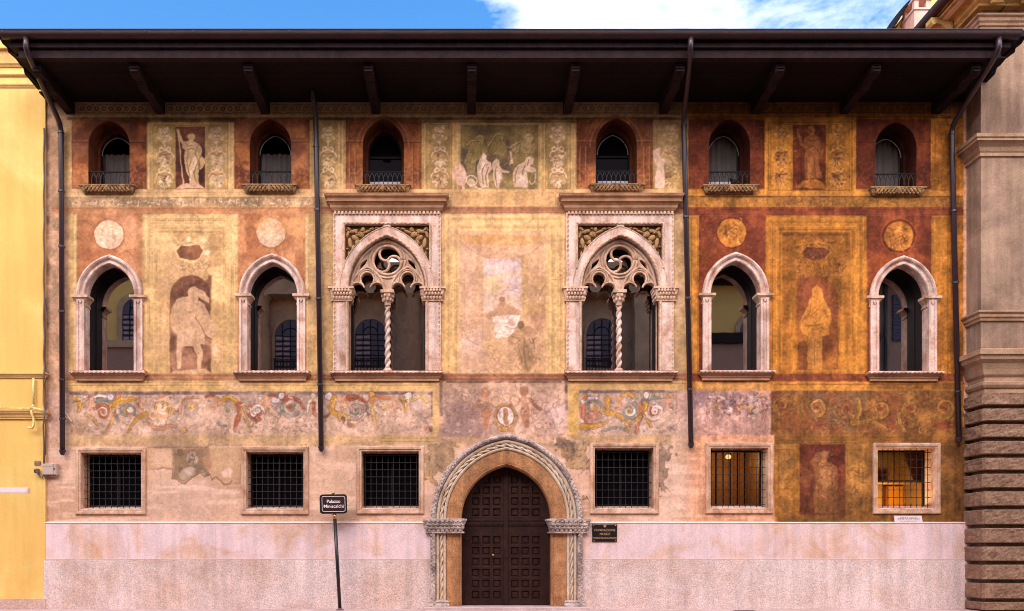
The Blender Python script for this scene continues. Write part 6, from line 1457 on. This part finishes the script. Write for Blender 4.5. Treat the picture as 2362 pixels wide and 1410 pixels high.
drain([(px(1593, 2.2), -2.2, zg - .12), (px(1593, 2.2), -2.2, zg - .4), (px(1577, .13), YP, pz(275, .13)), (px(1594, .13), YP, pz(1024, .13))], (.02, .3, .55, .83))
drain([(px(2304, 2.2), -2.2, zg - .12), (px(2304, 2.2), -2.2, zg - .42), (px(2195, .13), YP, pz(292, .13)), (px(2212, .13), YP, pz(1010, .13))], (.02, .27, .5, .85))
b = MB(); b.tube([(px(149), -.05, pz(949)), (px(168), -.06, pz(974))], .022, 8); b.build('metal_stay', M['greypl'], PAL)
# painted house number beside the door
text_mesh('house_number', '2A', .15, M['rust'], PAL, (px(1350), -.018, pz(1148)), ext=.002)

# ------------------------------------------------------------------ yellow house on the left
YH = tag(empty('yellow_house', (-14, 0, 0)), 'plain yellow plastered house with tan mouldings standing left of the frescoed palace', 'house')
xw0, xw1 = -24, px(104.5, .06)
b = MB(); b.box(xw0, xw1, -.06, 8, pz(1381), pz(97)); b.build('wall', M['yellow'], YH)
b = MB(); b.box(xw0, xw1 + .01, -.085, 8, -.3, pz(1381)); b.build('base_course', M['grey_base'], YH)
def mould(b, y0, y1, o):
    z0, z1 = pz(y1), pz(y0); h = z1 - z0
    b.cornice(xw0, xw1, [(.0, z0), (o * .4, z0 + .01), (o * .4, z0 + h * .2), (o * .55, z0 + h * .25), (o * .7, z0 + h * .5), (o, z0 + h * .65), (o, z1 - .01), (0, z1 + .02)], .3, -.06, False, True)
b = MB(); mould(b, 862, 874, .09); mould(b, 949, 969, .11); b.build('string_course', M['tanmould'], YH)
b = MB(); mould(b, 176, 182, .06); mould(b, 198, 207, .05); mould(b, 150, 160, .08); b.cornice(xw0, xw1, [(.02, pz(150)), (.02, pz(122)), (.1, pz(120)), (.1, pz(117)), (0, pz(116))], .3, -.06, False, False); b.build('upper_mouldings', M['tanmould'], YH)
b = MB(); b.box(xw0, px(66, .06), -.066, -.05, pz(1137), pz(1125)); b.tube([(px(66, .06), -.058, pz(1131))] * 1 + [(px(66.5, .06), -.058, pz(1131))], .07, 12); o = b.build('faded_street_name', M['marblew'], YH)
b = MB(); b.box(xw0, xw1 - .6, .3, 8.2, pz(97) + .001, pz(94)); b.build('roof_edge', M['tanmould'], YH)
# overflow pipe, cables, meter box and small fittings
b = MB(); b.tube([(px(83), -.13, pz(875)), (px(83.5), -.13, pz(938))], .03, 10); b.tube([(px(80), -.19, pz(946)), (px(82), -.2, pz(956)), (px(86), -.2, pz(966)), (px(87), -.2, pz(976)), (px(86), -.2, pz(987)), (px(82), -.2, pz(991)), (px(77), -.2, pz(990)), (px(75), -.2, pz(987))], .03, 10); b.tube([(px(83.5), -.13, pz(936)), (px(80), -.19, pz(947))], .034, 10)
tag(b.build('overflow_pipe', M['hose'], None, True), 'cream overflow pipe with a hooked end running down the yellow wall', 'pipe')
b = MB(); rg = random.Random(3)
for k in range(3):
    b.tube([(-16 + .6 * i, -.20 - .02 * k, pz(944 + 1.6 * k) + .012 * math.sin(i * 1.3 + k)) for i in range(8)] + [(px(84), -.21, pz(943 + k)), (px(100), -.20, pz(946 + k)), (px(110), -.16, pz(952 + 2 * k))], .012, 6)
tag(b.build('wall_cables', M['hose'], None, True), 'thin cream cables lying along the lower moulding of the yellow house', 'cable')
b = MB()
b.tube([(px(106 + .9 * math.sin(i * 1.1)), -.10, pz(300 + i * 16)) for i in range(34)] + [(px(107), -.10, pz(850)), (px(111), -.22, pz(866)), (px(106), -.12, pz(880)), (px(105), -.10, pz(930)), (px(113), -.22, pz(950)), (px(112), -.22, pz(965)), (px(105), -.12, pz(985)), (px(106), -.10, pz(1030)), (px(106), -.10, pz(1075))], .022, 7)
b.tube([(px(108 + .7 * math.sin(i * 1.7)), -.07, pz(690 + i * 20)) for i in range(19)], .016, 6)
b.tube([(px(96), -.10, pz(1094)), (px(97), -.10, pz(1102)), (px(102), -.10, pz(1104)), (px(104), -.1, pz(1096)), (px(110), -.1, pz(1106)), (px(113), -.1, pz(1098))], .012, 6)
tag(b.build('power_cable', M['cable'], None, True), 'grey bundled cable running down the joint between yellow house and palace', 'cable')
JB = tag(empty('junction_box', (px(119), 0, pz(1084))), 'pale grey electrical junction box on the plaster next to the yellow house', 'box')
b = MB(); b.box(px(104), px(136), -.16, 0, pz(1097), pz(1071), .02); b.build('case', M['greypl'], JB)
b = MB(); b.box(px(129.5), px(130.3), -.163, -.15, pz(1096), pz(1072)); b.box(px(105), px(129), -.163, -.15, pz(1078.6), pz(1078)); b.build('lid_seam', M['cable'], JB)
b = MB()
for k in range(4): b.lathe(px(122 + 3.6 * k), -.08, [(.016, pz(1101)), (.02, pz(1099)), (.02, pz(1097))], 8)
b.build('cable_gland', M['greypl'], JB)
b = MB(); b.ball((px(132), -.165, pz(1083)), (.02, .02, .03), 8, 6); b.build('lock', M['cable'], JB)
WL = tag(empty('wall_camera', (px(92), -.06, pz(1090))), 'small dark grey camera fixed on the yellow wall beside the junction box', 'camera')
b = MB(); b.box(px(88), px(96), -.22, -.10, pz(1093), pz(1083), .02); b.build('camera_body', M['cable'], WL); b = MB(); b.tube([(px(92), -.06, pz(1090)), (px(93), -.12, pz(1094)), (px(95), -.14, pz(1097))], .016, 6); b.build('camera_arm', M['cable'], WL); b = MB(); b.ball((px(90), -.225, pz(1088)), (.025, .012, .025), 8, 6); b.build('lens', M['iron'], WL)
NP = tag(empty('number_plate', (px(87), -.06, pz(1069))), 'tiny dark metal plate on the yellow wall above the small camera', 'plate')
b = MB(); b.box(px(80, .06), px(94, .06), -.075, -.06, pz(1074), pz(1065)); b.build('plate', M['cable'], NP)
b = MB()
for i in range(5):
    for j in range(2): b.box(px(81.2 + 2.5 * i, .06), px(82.6 + 2.5 * i + (.6 if (i + j) % 2 else 0), .06), -.078, -.074, pz(1068.6 + 4 * j), pz(1066.4 + 4 * j))
b.build('embossing', M['pierstone'], NP)

# ------------------------------------------------------------------ corner building on the right
CB = tag(empty('corner_building', (px(2300), 0, 0)), 'tall tan stone corner building with rusticated base and heavy cornice right of the palace', 'building')
XP, YPR = 13.50, -.62; XR = 17.6
zq = lambda y: pz(y, .66)
b = MB(); b.box(XP + .02, XR, YPR, 8, zq(808), zq(40)); b.build('pier', M['tanstone'], CB)
def band(b, prof, x=XP + .02, y=YPR): b.cornice(x, XR, prof, 8, y, True, False)
b = MB(); band(b, [(.0, zq(362)), (.05, zq(360)), (.05, zq(353)), (.08, zq(350)), (.12, zq(342)), (.2, zq(336)), (.26, zq(333)), (.26, zq(328)), (.29, zq(326)), (.29, zq(318)), (.22, zq(316)), (.0, zq(313))])
band(b, [(.0, zq(741)), (.05, zq(740)), (.06, zq(735)), (.10, zq(732)), (.10, zq(726)), (.15, zq(722)), (.15, zq(718)), (.0, zq(714))])
b.build('moulding', M['pierstone'], CB)
b = MB(); xb_, yb_ = XP - .06, -.84
zr_ = lambda y: pz(y, .9)
b.box(xb_ + .10, XR, yb_ + .10, 8, zr_(905), zr_(806))
b.cornice(xb_ + .10, XR, [(.0, zr_(868)), (.06, zr_(862)), (.10, zr_(850)), (.16, zr_(838)), (.26, zr_(830)), (.28, zr_(822)), (.33, zr_(820)), (.33, zr_(809)), (.25, zr_(806)), (.0, zr_(800))], 8, yb_ + .10, True, False)
b.cornice(xb_ + .10, XR, [(.0, zr_(893)), (.04, zr_(892)), (.08, zr_(886)), (.08, zr_(880)), (.0, zr_(876))], 8, yb_ + .10, True, False)
b.build('base_cornice', M['pierstone'], CB)
# rusticated courses with rough faces
b = MB(); b.box(xb_ + .22, XR, yb_ + .22, 8, -.3, zr_(896)); b.build('course_joints', M['rust'], CB)
ys_ = [900, 937, 974, 1012, 1051, 1088, 1129, 1171, 1214, 1257, 1299, 1342, 1386, 1412]
from mathutils import noise as mn
for k in range(len(ys_) - 1):
    z1, z0 = zr_(ys_[k] + 3.5), zr_(ys_[k + 1] - 3.5)
    b = MB()
    # one course: rough skin wrapped round the corner
    vl_ = [0, .03, .07, .2, .35, .5, .65, .8, .93, .97, 1]; nzs = 10; line_ = [(xb_, 1.2 - .1 * i) for i in range(int((1.2 - yb_ - .03) / .1))] + [(xb_ + .0, yb_ + .05), (xb_ + .06, yb_ + .0)] + [(xb_ + .12 + .08 * i, yb_) for i in range(int((XR - xb_) / .08) - 1)]
    vs = []; m = len(line_)
    for i, (x, y) in enumerate(line_):
        nx_, ny_ = (-1, 0) if i < m and x <= xb_ + .001 else (0, -1)
        if xb_ < x < xb_ + .1: nx_, ny_ = -.7, -.7
        for j in range(nzs + 1):
            v = vl_[j]; z = z0 + (z1 - z0) * v; e = min(v, 1 - v); ed = 0 if e < .01 else (.86 if e < .05 else 1)
            d = -.14 + .14 * ed
            if 0 < j < nzs: d += .028 * mn.noise(Vector((x * 5, y * 5, z * 6))) + .022 * mn.noise(Vector((x * 13, y * 13, z * 16 + 5)))
            if abs(x - xb_) < .3 and y <= yb_ + .001 and x > xb_ + .2 and x < xb_ + .3: d *= 1.2
            vs.append((x + nx_ * d, y + ny_ * d, z))
    b.add(vs, [(i * (nzs + 1) + j, i * (nzs + 1) + j + 1, (i + 1) * (nzs + 1) + j + 1, (i + 1) * (nzs + 1) + j) for i in range(m - 1) for j in range(nzs)])
    b.build('rusticated_course', M['rust'], CB)
# upper cornice
zc0 = 16.2; ov = .70
b = MB(); band(b, [(.0, zq(74)), (.06, zq(70)), (.06, zq(64)), (.10, zq(62)), (.10, zq(56)), (.14, zq(53)), (.14, zq(46)), (.2, zq(43)), (.2, zq(39)), (0, zq(37))]); b.build('capital_moulding', M['pierstone'], CB)
b = MB(); b.box(XP + .10, XR, YPR + .08, 8, zq(40), zc0 + .3); b.build('frieze', M['tanstone'], CB)
b = MB(); b.box(XP - ov + .10, XR, YPR - ov + .10, 8, zc0 + .0, zc0 + .06); b.cornice(XP - ov + .10, XR, [(0, zc0 - .05), (.0, zc0 + .10), (.05, zc0 + .12)], 8, YPR - ov + .10, True, False)
band(b, [(.12, zc0 - .32), (.12, zc0 - .26), (.2, zc0 - .22), (.2, zc0 - .1), (.25, zc0 - .06), (.25, zc0 - .002)], XP + .02); b.build('cornice_slab', M['goldstone'], CB)
for i, (mx_, my_, al) in enumerate([(0, y_, 's') for y_ in (.35, 1.45, 2.55, 3.6)] + [(x_, 0, 'f') for x_ in (13.75, 14.55, 15.4, 16.3)]):
    b = MB(); pf = [(0, -.36), (.10, -.38), (.16, -.30), (.28, -.20), (.42, -.16), (.52, -.20), (.58, -.12), (.58, -.003), (0, -.003)]
    if al == 's': b.add([(XP + .02 - .25 - q[0], my_ - .14, zc0 + q[1]) for q in pf] + [(XP + .02 - .25 - q[0], my_ + .14, zc0 + q[1]) for q in pf], [tuple(range(9)), tuple(range(17, 8, -1))] + [(k, (k + 1) % 9, 9 + (k + 1) % 9, 9 + k) for k in range(9)])
    else: b.prism_x([(YPR - .25 - q[0], zc0 + q[1]) for q in pf], mx_ - .14, mx_ + .14)
    b.build('modillion', M['goldstone'], CB)
b = MB(); gx = XP - ov; b.tube([(gx - .02, -2.0, zc0 + .18), (gx - .02, 8, zc0 + .18)], .13, 12); b.tube([(gx - .02, -1.6, zc0 + .18), (XR, -1.6, zc0 + .18)], .13, 12); b.build('gutter', M['gutter'], CB, True)
b = MB(); b.tube([(gx + .13, -1.5, zc0 + .055), (gx + .13, 8, zc0 + .055)], .035, 8); b.build('terracotta_strip', material('terracotta_strip', (214, 130, 50), .7, .1, 3, 30, .1, 0), CB)
b = MB(); zf = zq(20); b.tube([(13.95, YPR + .02, zq(14)), (14.05, YPR - .10, zq(8)), (14.12, YPR - .12, zq(12)), (14.08, YPR - .06, zq(20)), (13.98, YPR + .02, zq(30))], .02, 7); b.build('iron_hook', M['iron'], CB, True)
b = MB(); b.box(gx + .2, gx + .34, -1.45, 8, zc0 - .075, zc0 - .052); b.build('pale_soffit_strip', M['fillet'], CB)
b = MB(); b.box(gx + .15, XR, -1.5, 8, zc0 + .13, zc0 + .3); b.build('roof', M['tile'], CB)
# chimney and gable behind
GH = tag(empty('gabled_house', (14, 3.5, 0)), 'pale gabled house with a chimney peeping over the gutter beside the corner building', 'house')
dd = -3.4; ppx = lambda x: px(x, dd); ppz = lambda y: pz(y, dd)
b = MB(); b.prism([(ppx(2070), 10), (ppx(2074), ppz(74)), (ppx(2098), ppz(22)), (ppx(2160), ppz(-60)), (ppx(2300), ppz(-60)), (ppx(2300), 10)], 4.0, 12); b.build('gable_wall', M['yellow'], GH)
b = MB()
for i in range(9):
    t = i / 8; x = ppx(2056 + 46 * t); z = ppz(74 - 76 * t); b.ball((x, 4.2, z), (.11, .8, .06), 10, 6, .95)
b.build('verge_tiles', M['winwood'], GH, True)
b = MB(); x0, x1 = ppx(2101) , ppx(2138); b.box(x0, x1, 3.2, 3.9, ppz(140), ppz(33)); b.cornice(x0, x1, [(.0, ppz(34)), (.04, ppz(33)), (.04, ppz(29)), (0, ppz(28))], 3.9, 3.2)
for xa, xb in ((x0, x0 + .13), (x1 - .13, x1)): b.box(xa, xb, 3.2, 3.33, ppz(28.1), ppz(11)); b.box(xa, xb, 3.75, 3.9, ppz(28.1), ppz(11))
b.cornice(x0, x1, [(.0, ppz(11)), (.05, ppz(10)), (.05, ppz(7))], 3.9, 3.2); zt_ = ppz(7); xm = (x0 + x1) / 2
b.add([(x0 - .05, 3.15, zt_), (x1 + .05, 3.15, zt_), (x1 + .05, 3.95, zt_), (x0 - .05, 3.95, zt_), (xm, 3.15, zt_ + .16), (xm, 3.95, zt_ + .16)], [(0, 1, 4), (1, 2, 5, 4), (2, 3, 5), (3, 0, 4, 5)])
b.build('chimney', material('pink_chimney', (236, 190, 178), .9, .12, 3, 30, .1, .2, .15, (206, 130, 84), .6), GH)

# ------------------------------------------------------------------ street sign, plaques, drain cover
SG = tag(empty('street_sign', (px(782, .5), -.5, 0)), 'brown rounded name sign on a slanting black post standing on the pavement', 'sign')
def rrect(x0, x1, z0, z1, r, n=6):
    p = []
    for cx, cz, a0 in ((x1 - r, z1 - r, 0), (x0 + r, z1 - r, 90), (x0 + r, z0 + r, 180), (x1 - r, z0 + r, 270)):
        p += [(cx + r * math.cos(R(a0 + 90 * k / n)), cz + r * math.sin(R(a0 + 90 * k / n))) for k in range(n + 1)]
    return p
d_ = .5; sx_, sz_ = px(769, d_), pz(1163, d_); ww, hh = .355, .255
rot = R(14)
def place(o):                                          # turn the sign head a little to the left
    o.rotation_euler = (0, R(-1.5), rot); o.location = Vector((sx_, -d_, sz_)) - SG.location; return o
def sub(name, poly_, y0, y1, mat, parent=None):
    b = MB(); b.prism(poly_, y0, y1); o = b.build(name, M[mat]); return o
case = sub('sign_case', rrect(-ww, ww, -hh, hh, .075), -.06, .10, 'signblack'); case.parent = SG; place(case)
face = sub('sign_face', rrect(-ww + .035, ww - .035, -hh + .035, hh - .035, .055), -.066, -.0605, 'signbrown'); face.parent = case; face.location = (0, 0, 0)
b = MB(); b.sweep(rrect(-ww + .05, ww - .05, -hh + .05, hh - .05, .05), [(0, -.0665), (0, -.0705), (.010, -.0705), (.010, -.0665)], True); o = b.build('border_line', M['ink']); o.parent = case
tx = text_mesh('sign_lettering', 'Palazzo\nMiniscalchi', .122, M['ink'], None, (0, 0, 0), bold=.001); tx.parent = case; tx.location = (0, -.0685, 0)
b = MB(); b.tube([(px(771, d_), -d_ + .02, pz(1186, d_)), (px(772, d_), -d_ + .02, pz(1197, d_))], .05, 14); b.tube([(px(768.5, d_), -d_ + .02, pz(1140, d_)), (px(768, d_), -d_ + .02, pz(1136, d_))], .04, 12); b.build('brass_collar', M['brass'], SG, True)
b = MB(); b.tube([(px(772, d_), -d_ + .02, pz(1196, d_)), (px(784, d_), -d_ + .02, .0)], .047, 16); b.build('post', M['signblack'], SG, True)
b = MB(); b.lathe(px(784, d_), -d_ + .02, [(.11, -.01), (.11, .015), (.075, .035), (.05, .06)], 18); b.build('post_foot', M['cable'], SG, True)

MP = tag(empty('museum_plaque', (px(1394), -.05, pz(1230))), 'dark square museum plaque with gilt lettering right of the arched doorway', 'plaque')
b = MB(); b.box(px(1365), px(1422), -.085, -.05, pz(1250), pz(1210), .006); b.build('plate', M['signblack'], MP)
for txt, y, sz2 in (('FONDAZIONE', 1223.5, .088), ('MUSEO', 1232.5, .088), ('MINISCALCHI-ERIZZO', 1241.5, .068)):
    text_mesh('lettering', txt, sz2, M['gilt'], MP, (px(1394), -.087, pz(y)), ext=.001, bold=.001)
b = MB()
for x, y in ((1368, 1213), (1419, 1213), (1369, 1247), (1419, 1247)): b.ball((px(x), -.086, pz(y)), (.014, .01, .014), 8, 5)
b.build('screw', M['brass'], MP)
b = MB(); cz = pz(1214); b.prism([(px(1391), cz + .03), (px(1397), cz + .03), (px(1397), cz - .01), (px(1394), cz - .045), (px(1391), cz - .01)], -.0885, -.084); b.build('crest', M['gilt'], MP)
TB = tag(empty('marble_tablet', (px(2092), -.02, pz(1198))), 'small white tablet resting on the plinth under the rightmost barred window', 'tablet')
b = MB(); b.prism([(px(2062), pz(1206.5)), (px(2126), pz(1206.5)), (px(2123), pz(1190)), (px(2060), pz(1190))], -.06, -.025); b.build('slab', M['marblew'], TB)
b = MB(); rg = random.Random(12)
for k in range(4):
    z = pz(1193.5 + 3 * k); x = px(2068 + (5 * (k in (0, 3)))); xe = px(2118 - (6 * (k in (0, 3))))
    while x < xe: l = rg.uniform(.02, .06); b.box(x, min(xe, x + l), -.063, -.059, z - .006, z + .006); x += l + .02
b.build('small_print', M['cable'], TB)
b = MB(); b.box(px(1697, .75), px(1745, .75), -.86, -.56, -.02, .004)
for k in range(7): b.box(px(1700 + 6.4 * k, .75), px(1703 + 6.4 * k, .75), -.84, -.58, .004, .009)
tag(b.build('drain_grate', M['iron']), 'small black iron drain grate set in the pavement at the foot of the plinth', 'grate')

# ------------------------------------------------------------------ houses across the street, mirrored in the main-storey glass
YO = -23.2; KV = (D + .5 + .5 - YO) / D
def vx(x): return (x - PXC) / S * KV
def vz(y): return EYE + (HZ - y) / S * KV
def opp(name, loc, label, cat): return tag(empty(name, loc), label, cat)
def oval(cx, yb, ys, hwp, risep, n=10): return [(vx(cx - hwp), vz(yb))] + arch(vx(cx), vz(ys), hwp / S * KV, risep / S * KV, n) + [(vx(cx + hwp), vz(yb))]
def opp_window(parent, cx, yb, ys, hwp, fr, shade='oppglass', rail=False, fmat='greyp'):
    p = oval(cx, yb, ys, hwp, hwp * 1.0); b = MB()
    b.sweep(p, [(0, YO + .02), (0, YO + .10), (fr / S * KV, YO + .10), (fr / S * KV, YO + .0)]); W2 = b.build('window', M[fmat], parent)
    pane(p, YO + .03, shade, W2)
    b = MB()
    for k in (-1, 0, 1): b.box(vx(cx + k * hwp * .48) - .03, vx(cx + k * hwp * .48) + .03, YO + .04, YO + .06, vz(yb), vz(ys - hwp * (.95 if k == 0 else .75)))
    y = yb - 12
    while y > ys: b.box(vx(cx - hwp), vx(cx + hwp), YO + .04, YO + .055, vz(y) - .025, vz(y) + .025); y -= 12
    b.sweep(arch(vx(cx), vz(ys), hwp * .45 / S * KV, hwp * .45 / S * KV, 8), [(0, YO + .04), (.05, YO + .06), (.06, YO + .04)])
    b.build('glazing_bars', M['winwood'], W2)
    b = MB(); z = vz(yb - 3)
    while z < vz(ys + 6): b.box(vx(cx - hwp * .92), vx(cx - .03 * hwp), YO + .031, YO + .036, z, z + .14); z += .30
    b.build('blind', M['blind'], W2)
    if rail:
        b = MB(); b.box(vx(cx - hwp - 3), vx(cx + hwp + 3), YO + .12, YO + .15, vz(829), vz(827))
        for k in range(11): x = vx(cx - hwp + 2 * hwp * k / 10); b.box(x - .03, x + .03, YO + .12, YO + .15, vz(857), vz(828))
        b.build('balustrade', M['iron'], W2)
O1 = opp('ochre_house', (vx(380), YO - 4, 0), 'ochre house across the street mirrored in the far left arched window', 'house')
b = MB(); b.box(vx(-500), vx(563), YO - 9, YO, vz(800), vz(575)); b.build('wall', M['ochre'], O1)
b = MB(); b.box(vx(-500), vx(563), YO - 9, YO + .003, -.3, vz(800)); b.build('lower_wall', M['taupe'], O1)
b = MB(); b.box(vx(-500), vx(563), YO - .3, YO + .22, vz(800), vz(784)); b.build('string_course', M['greyp'], O1)
for cx in (-120, 100, 312, 470): opp_window(O1, cx, 784, 718, 33, 13)
O2 = opp('stone_palace', (vx(1045), YO - 5, 0), 'grey stone palace with tall columns across the street mirrored in the traceried windows', 'palace')
b = MB(); b.box(vx(566), vx(1520), YO - 9, YO, -.3, vz(604)); b.build('wall', M['greyp'], O2)
b = MB(); b.box(vx(566), vx(1520), YO, YO + 1.15, vz(690), vz(640)); b.box(vx(562), vx(1524), YO, YO + 1.5, vz(640) + .002, vz(628)); b.build('entablature', M['greyp'], O2)
for cx in (596, 770, 941, 1115, 1300):
    b = MB(); b.lathe(vx(cx), YO + .55, [(.98, -.1), (.98, .6), (.86, .8), (.80, 8.0), (.70, vz(697)), (.85, vz(694)), (.9, vz(690) - .003)], 24); b.build('column', M['greyp'], O2, True)
b = MB(); b.box(vx(1456), vx(1520), YO, YO + 1.0, -.3, vz(690) - .003); b.build('corner_pier', M['greyp'], O2)
for cx in (668, 855, 1018, 1205, 1388): opp_window(O2, cx, 857, 772, 36, 6, 'oppglass', True)
b = MB()
for cx in (668, 855, 1018, 1205, 1388): b.box(vx(cx - 34), vx(cx + 34), YO + .105, YO + .13, vz(857), vz(850))
b.build('balcony_sill', M['greyp'], O2)
O3 = opp('plain_house', (vx(1900), YO - 4, 0), 'yellow house with dark eaves across the street mirrored in the right arched windows', 'house')
b = MB(); b.box(vx(1526), vx(2030), YO - 9, YO, vz(790), vz(640)); b.build('wall', M['ochre'], O3)
b = MB(); b.box(vx(1526), vx(2030), YO - 9, YO + .003, -.3, vz(790)); b.box(vx(2030) + .002, vx(2600), YO - 9, YO + .01, -.3, vz(640)); b.build('lower_wall', M['taupe'], O3)
b = MB(); b.box(vx(1526), vx(2600), YO - 9, YO + 1.3, vz(655), vz(635)); b.build('eaves', M['wood'], O3)
b = MB(); b.box(vx(1526), vx(2030), YO, YO + .3, vz(790), vz(768)); b.build('balcony_band', M['winwood'], O3)
for cx in (1742, 1960): opp_window(O3, cx, 768, 762, 33, 11)
b = MB(); b.tube([(vx(2044), YO + .2, -.1), (vx(2044), YO + .2, vz(640))], .12, 8); b.build('drainpipe', M['pipe'], O3)
for cx in (2075, 2150):
    b = MB(); b.box(vx(cx - 12), vx(cx + 12), YO + .02, YO + .12, vz(785), vz(678))
    z = vz(782)
    while z < vz(682): b.box(vx(cx - 11), vx(cx + 11), YO + .12, YO + .16, z, z + .10); z += .2
    b.build('shutter', M['shutter'], O3)
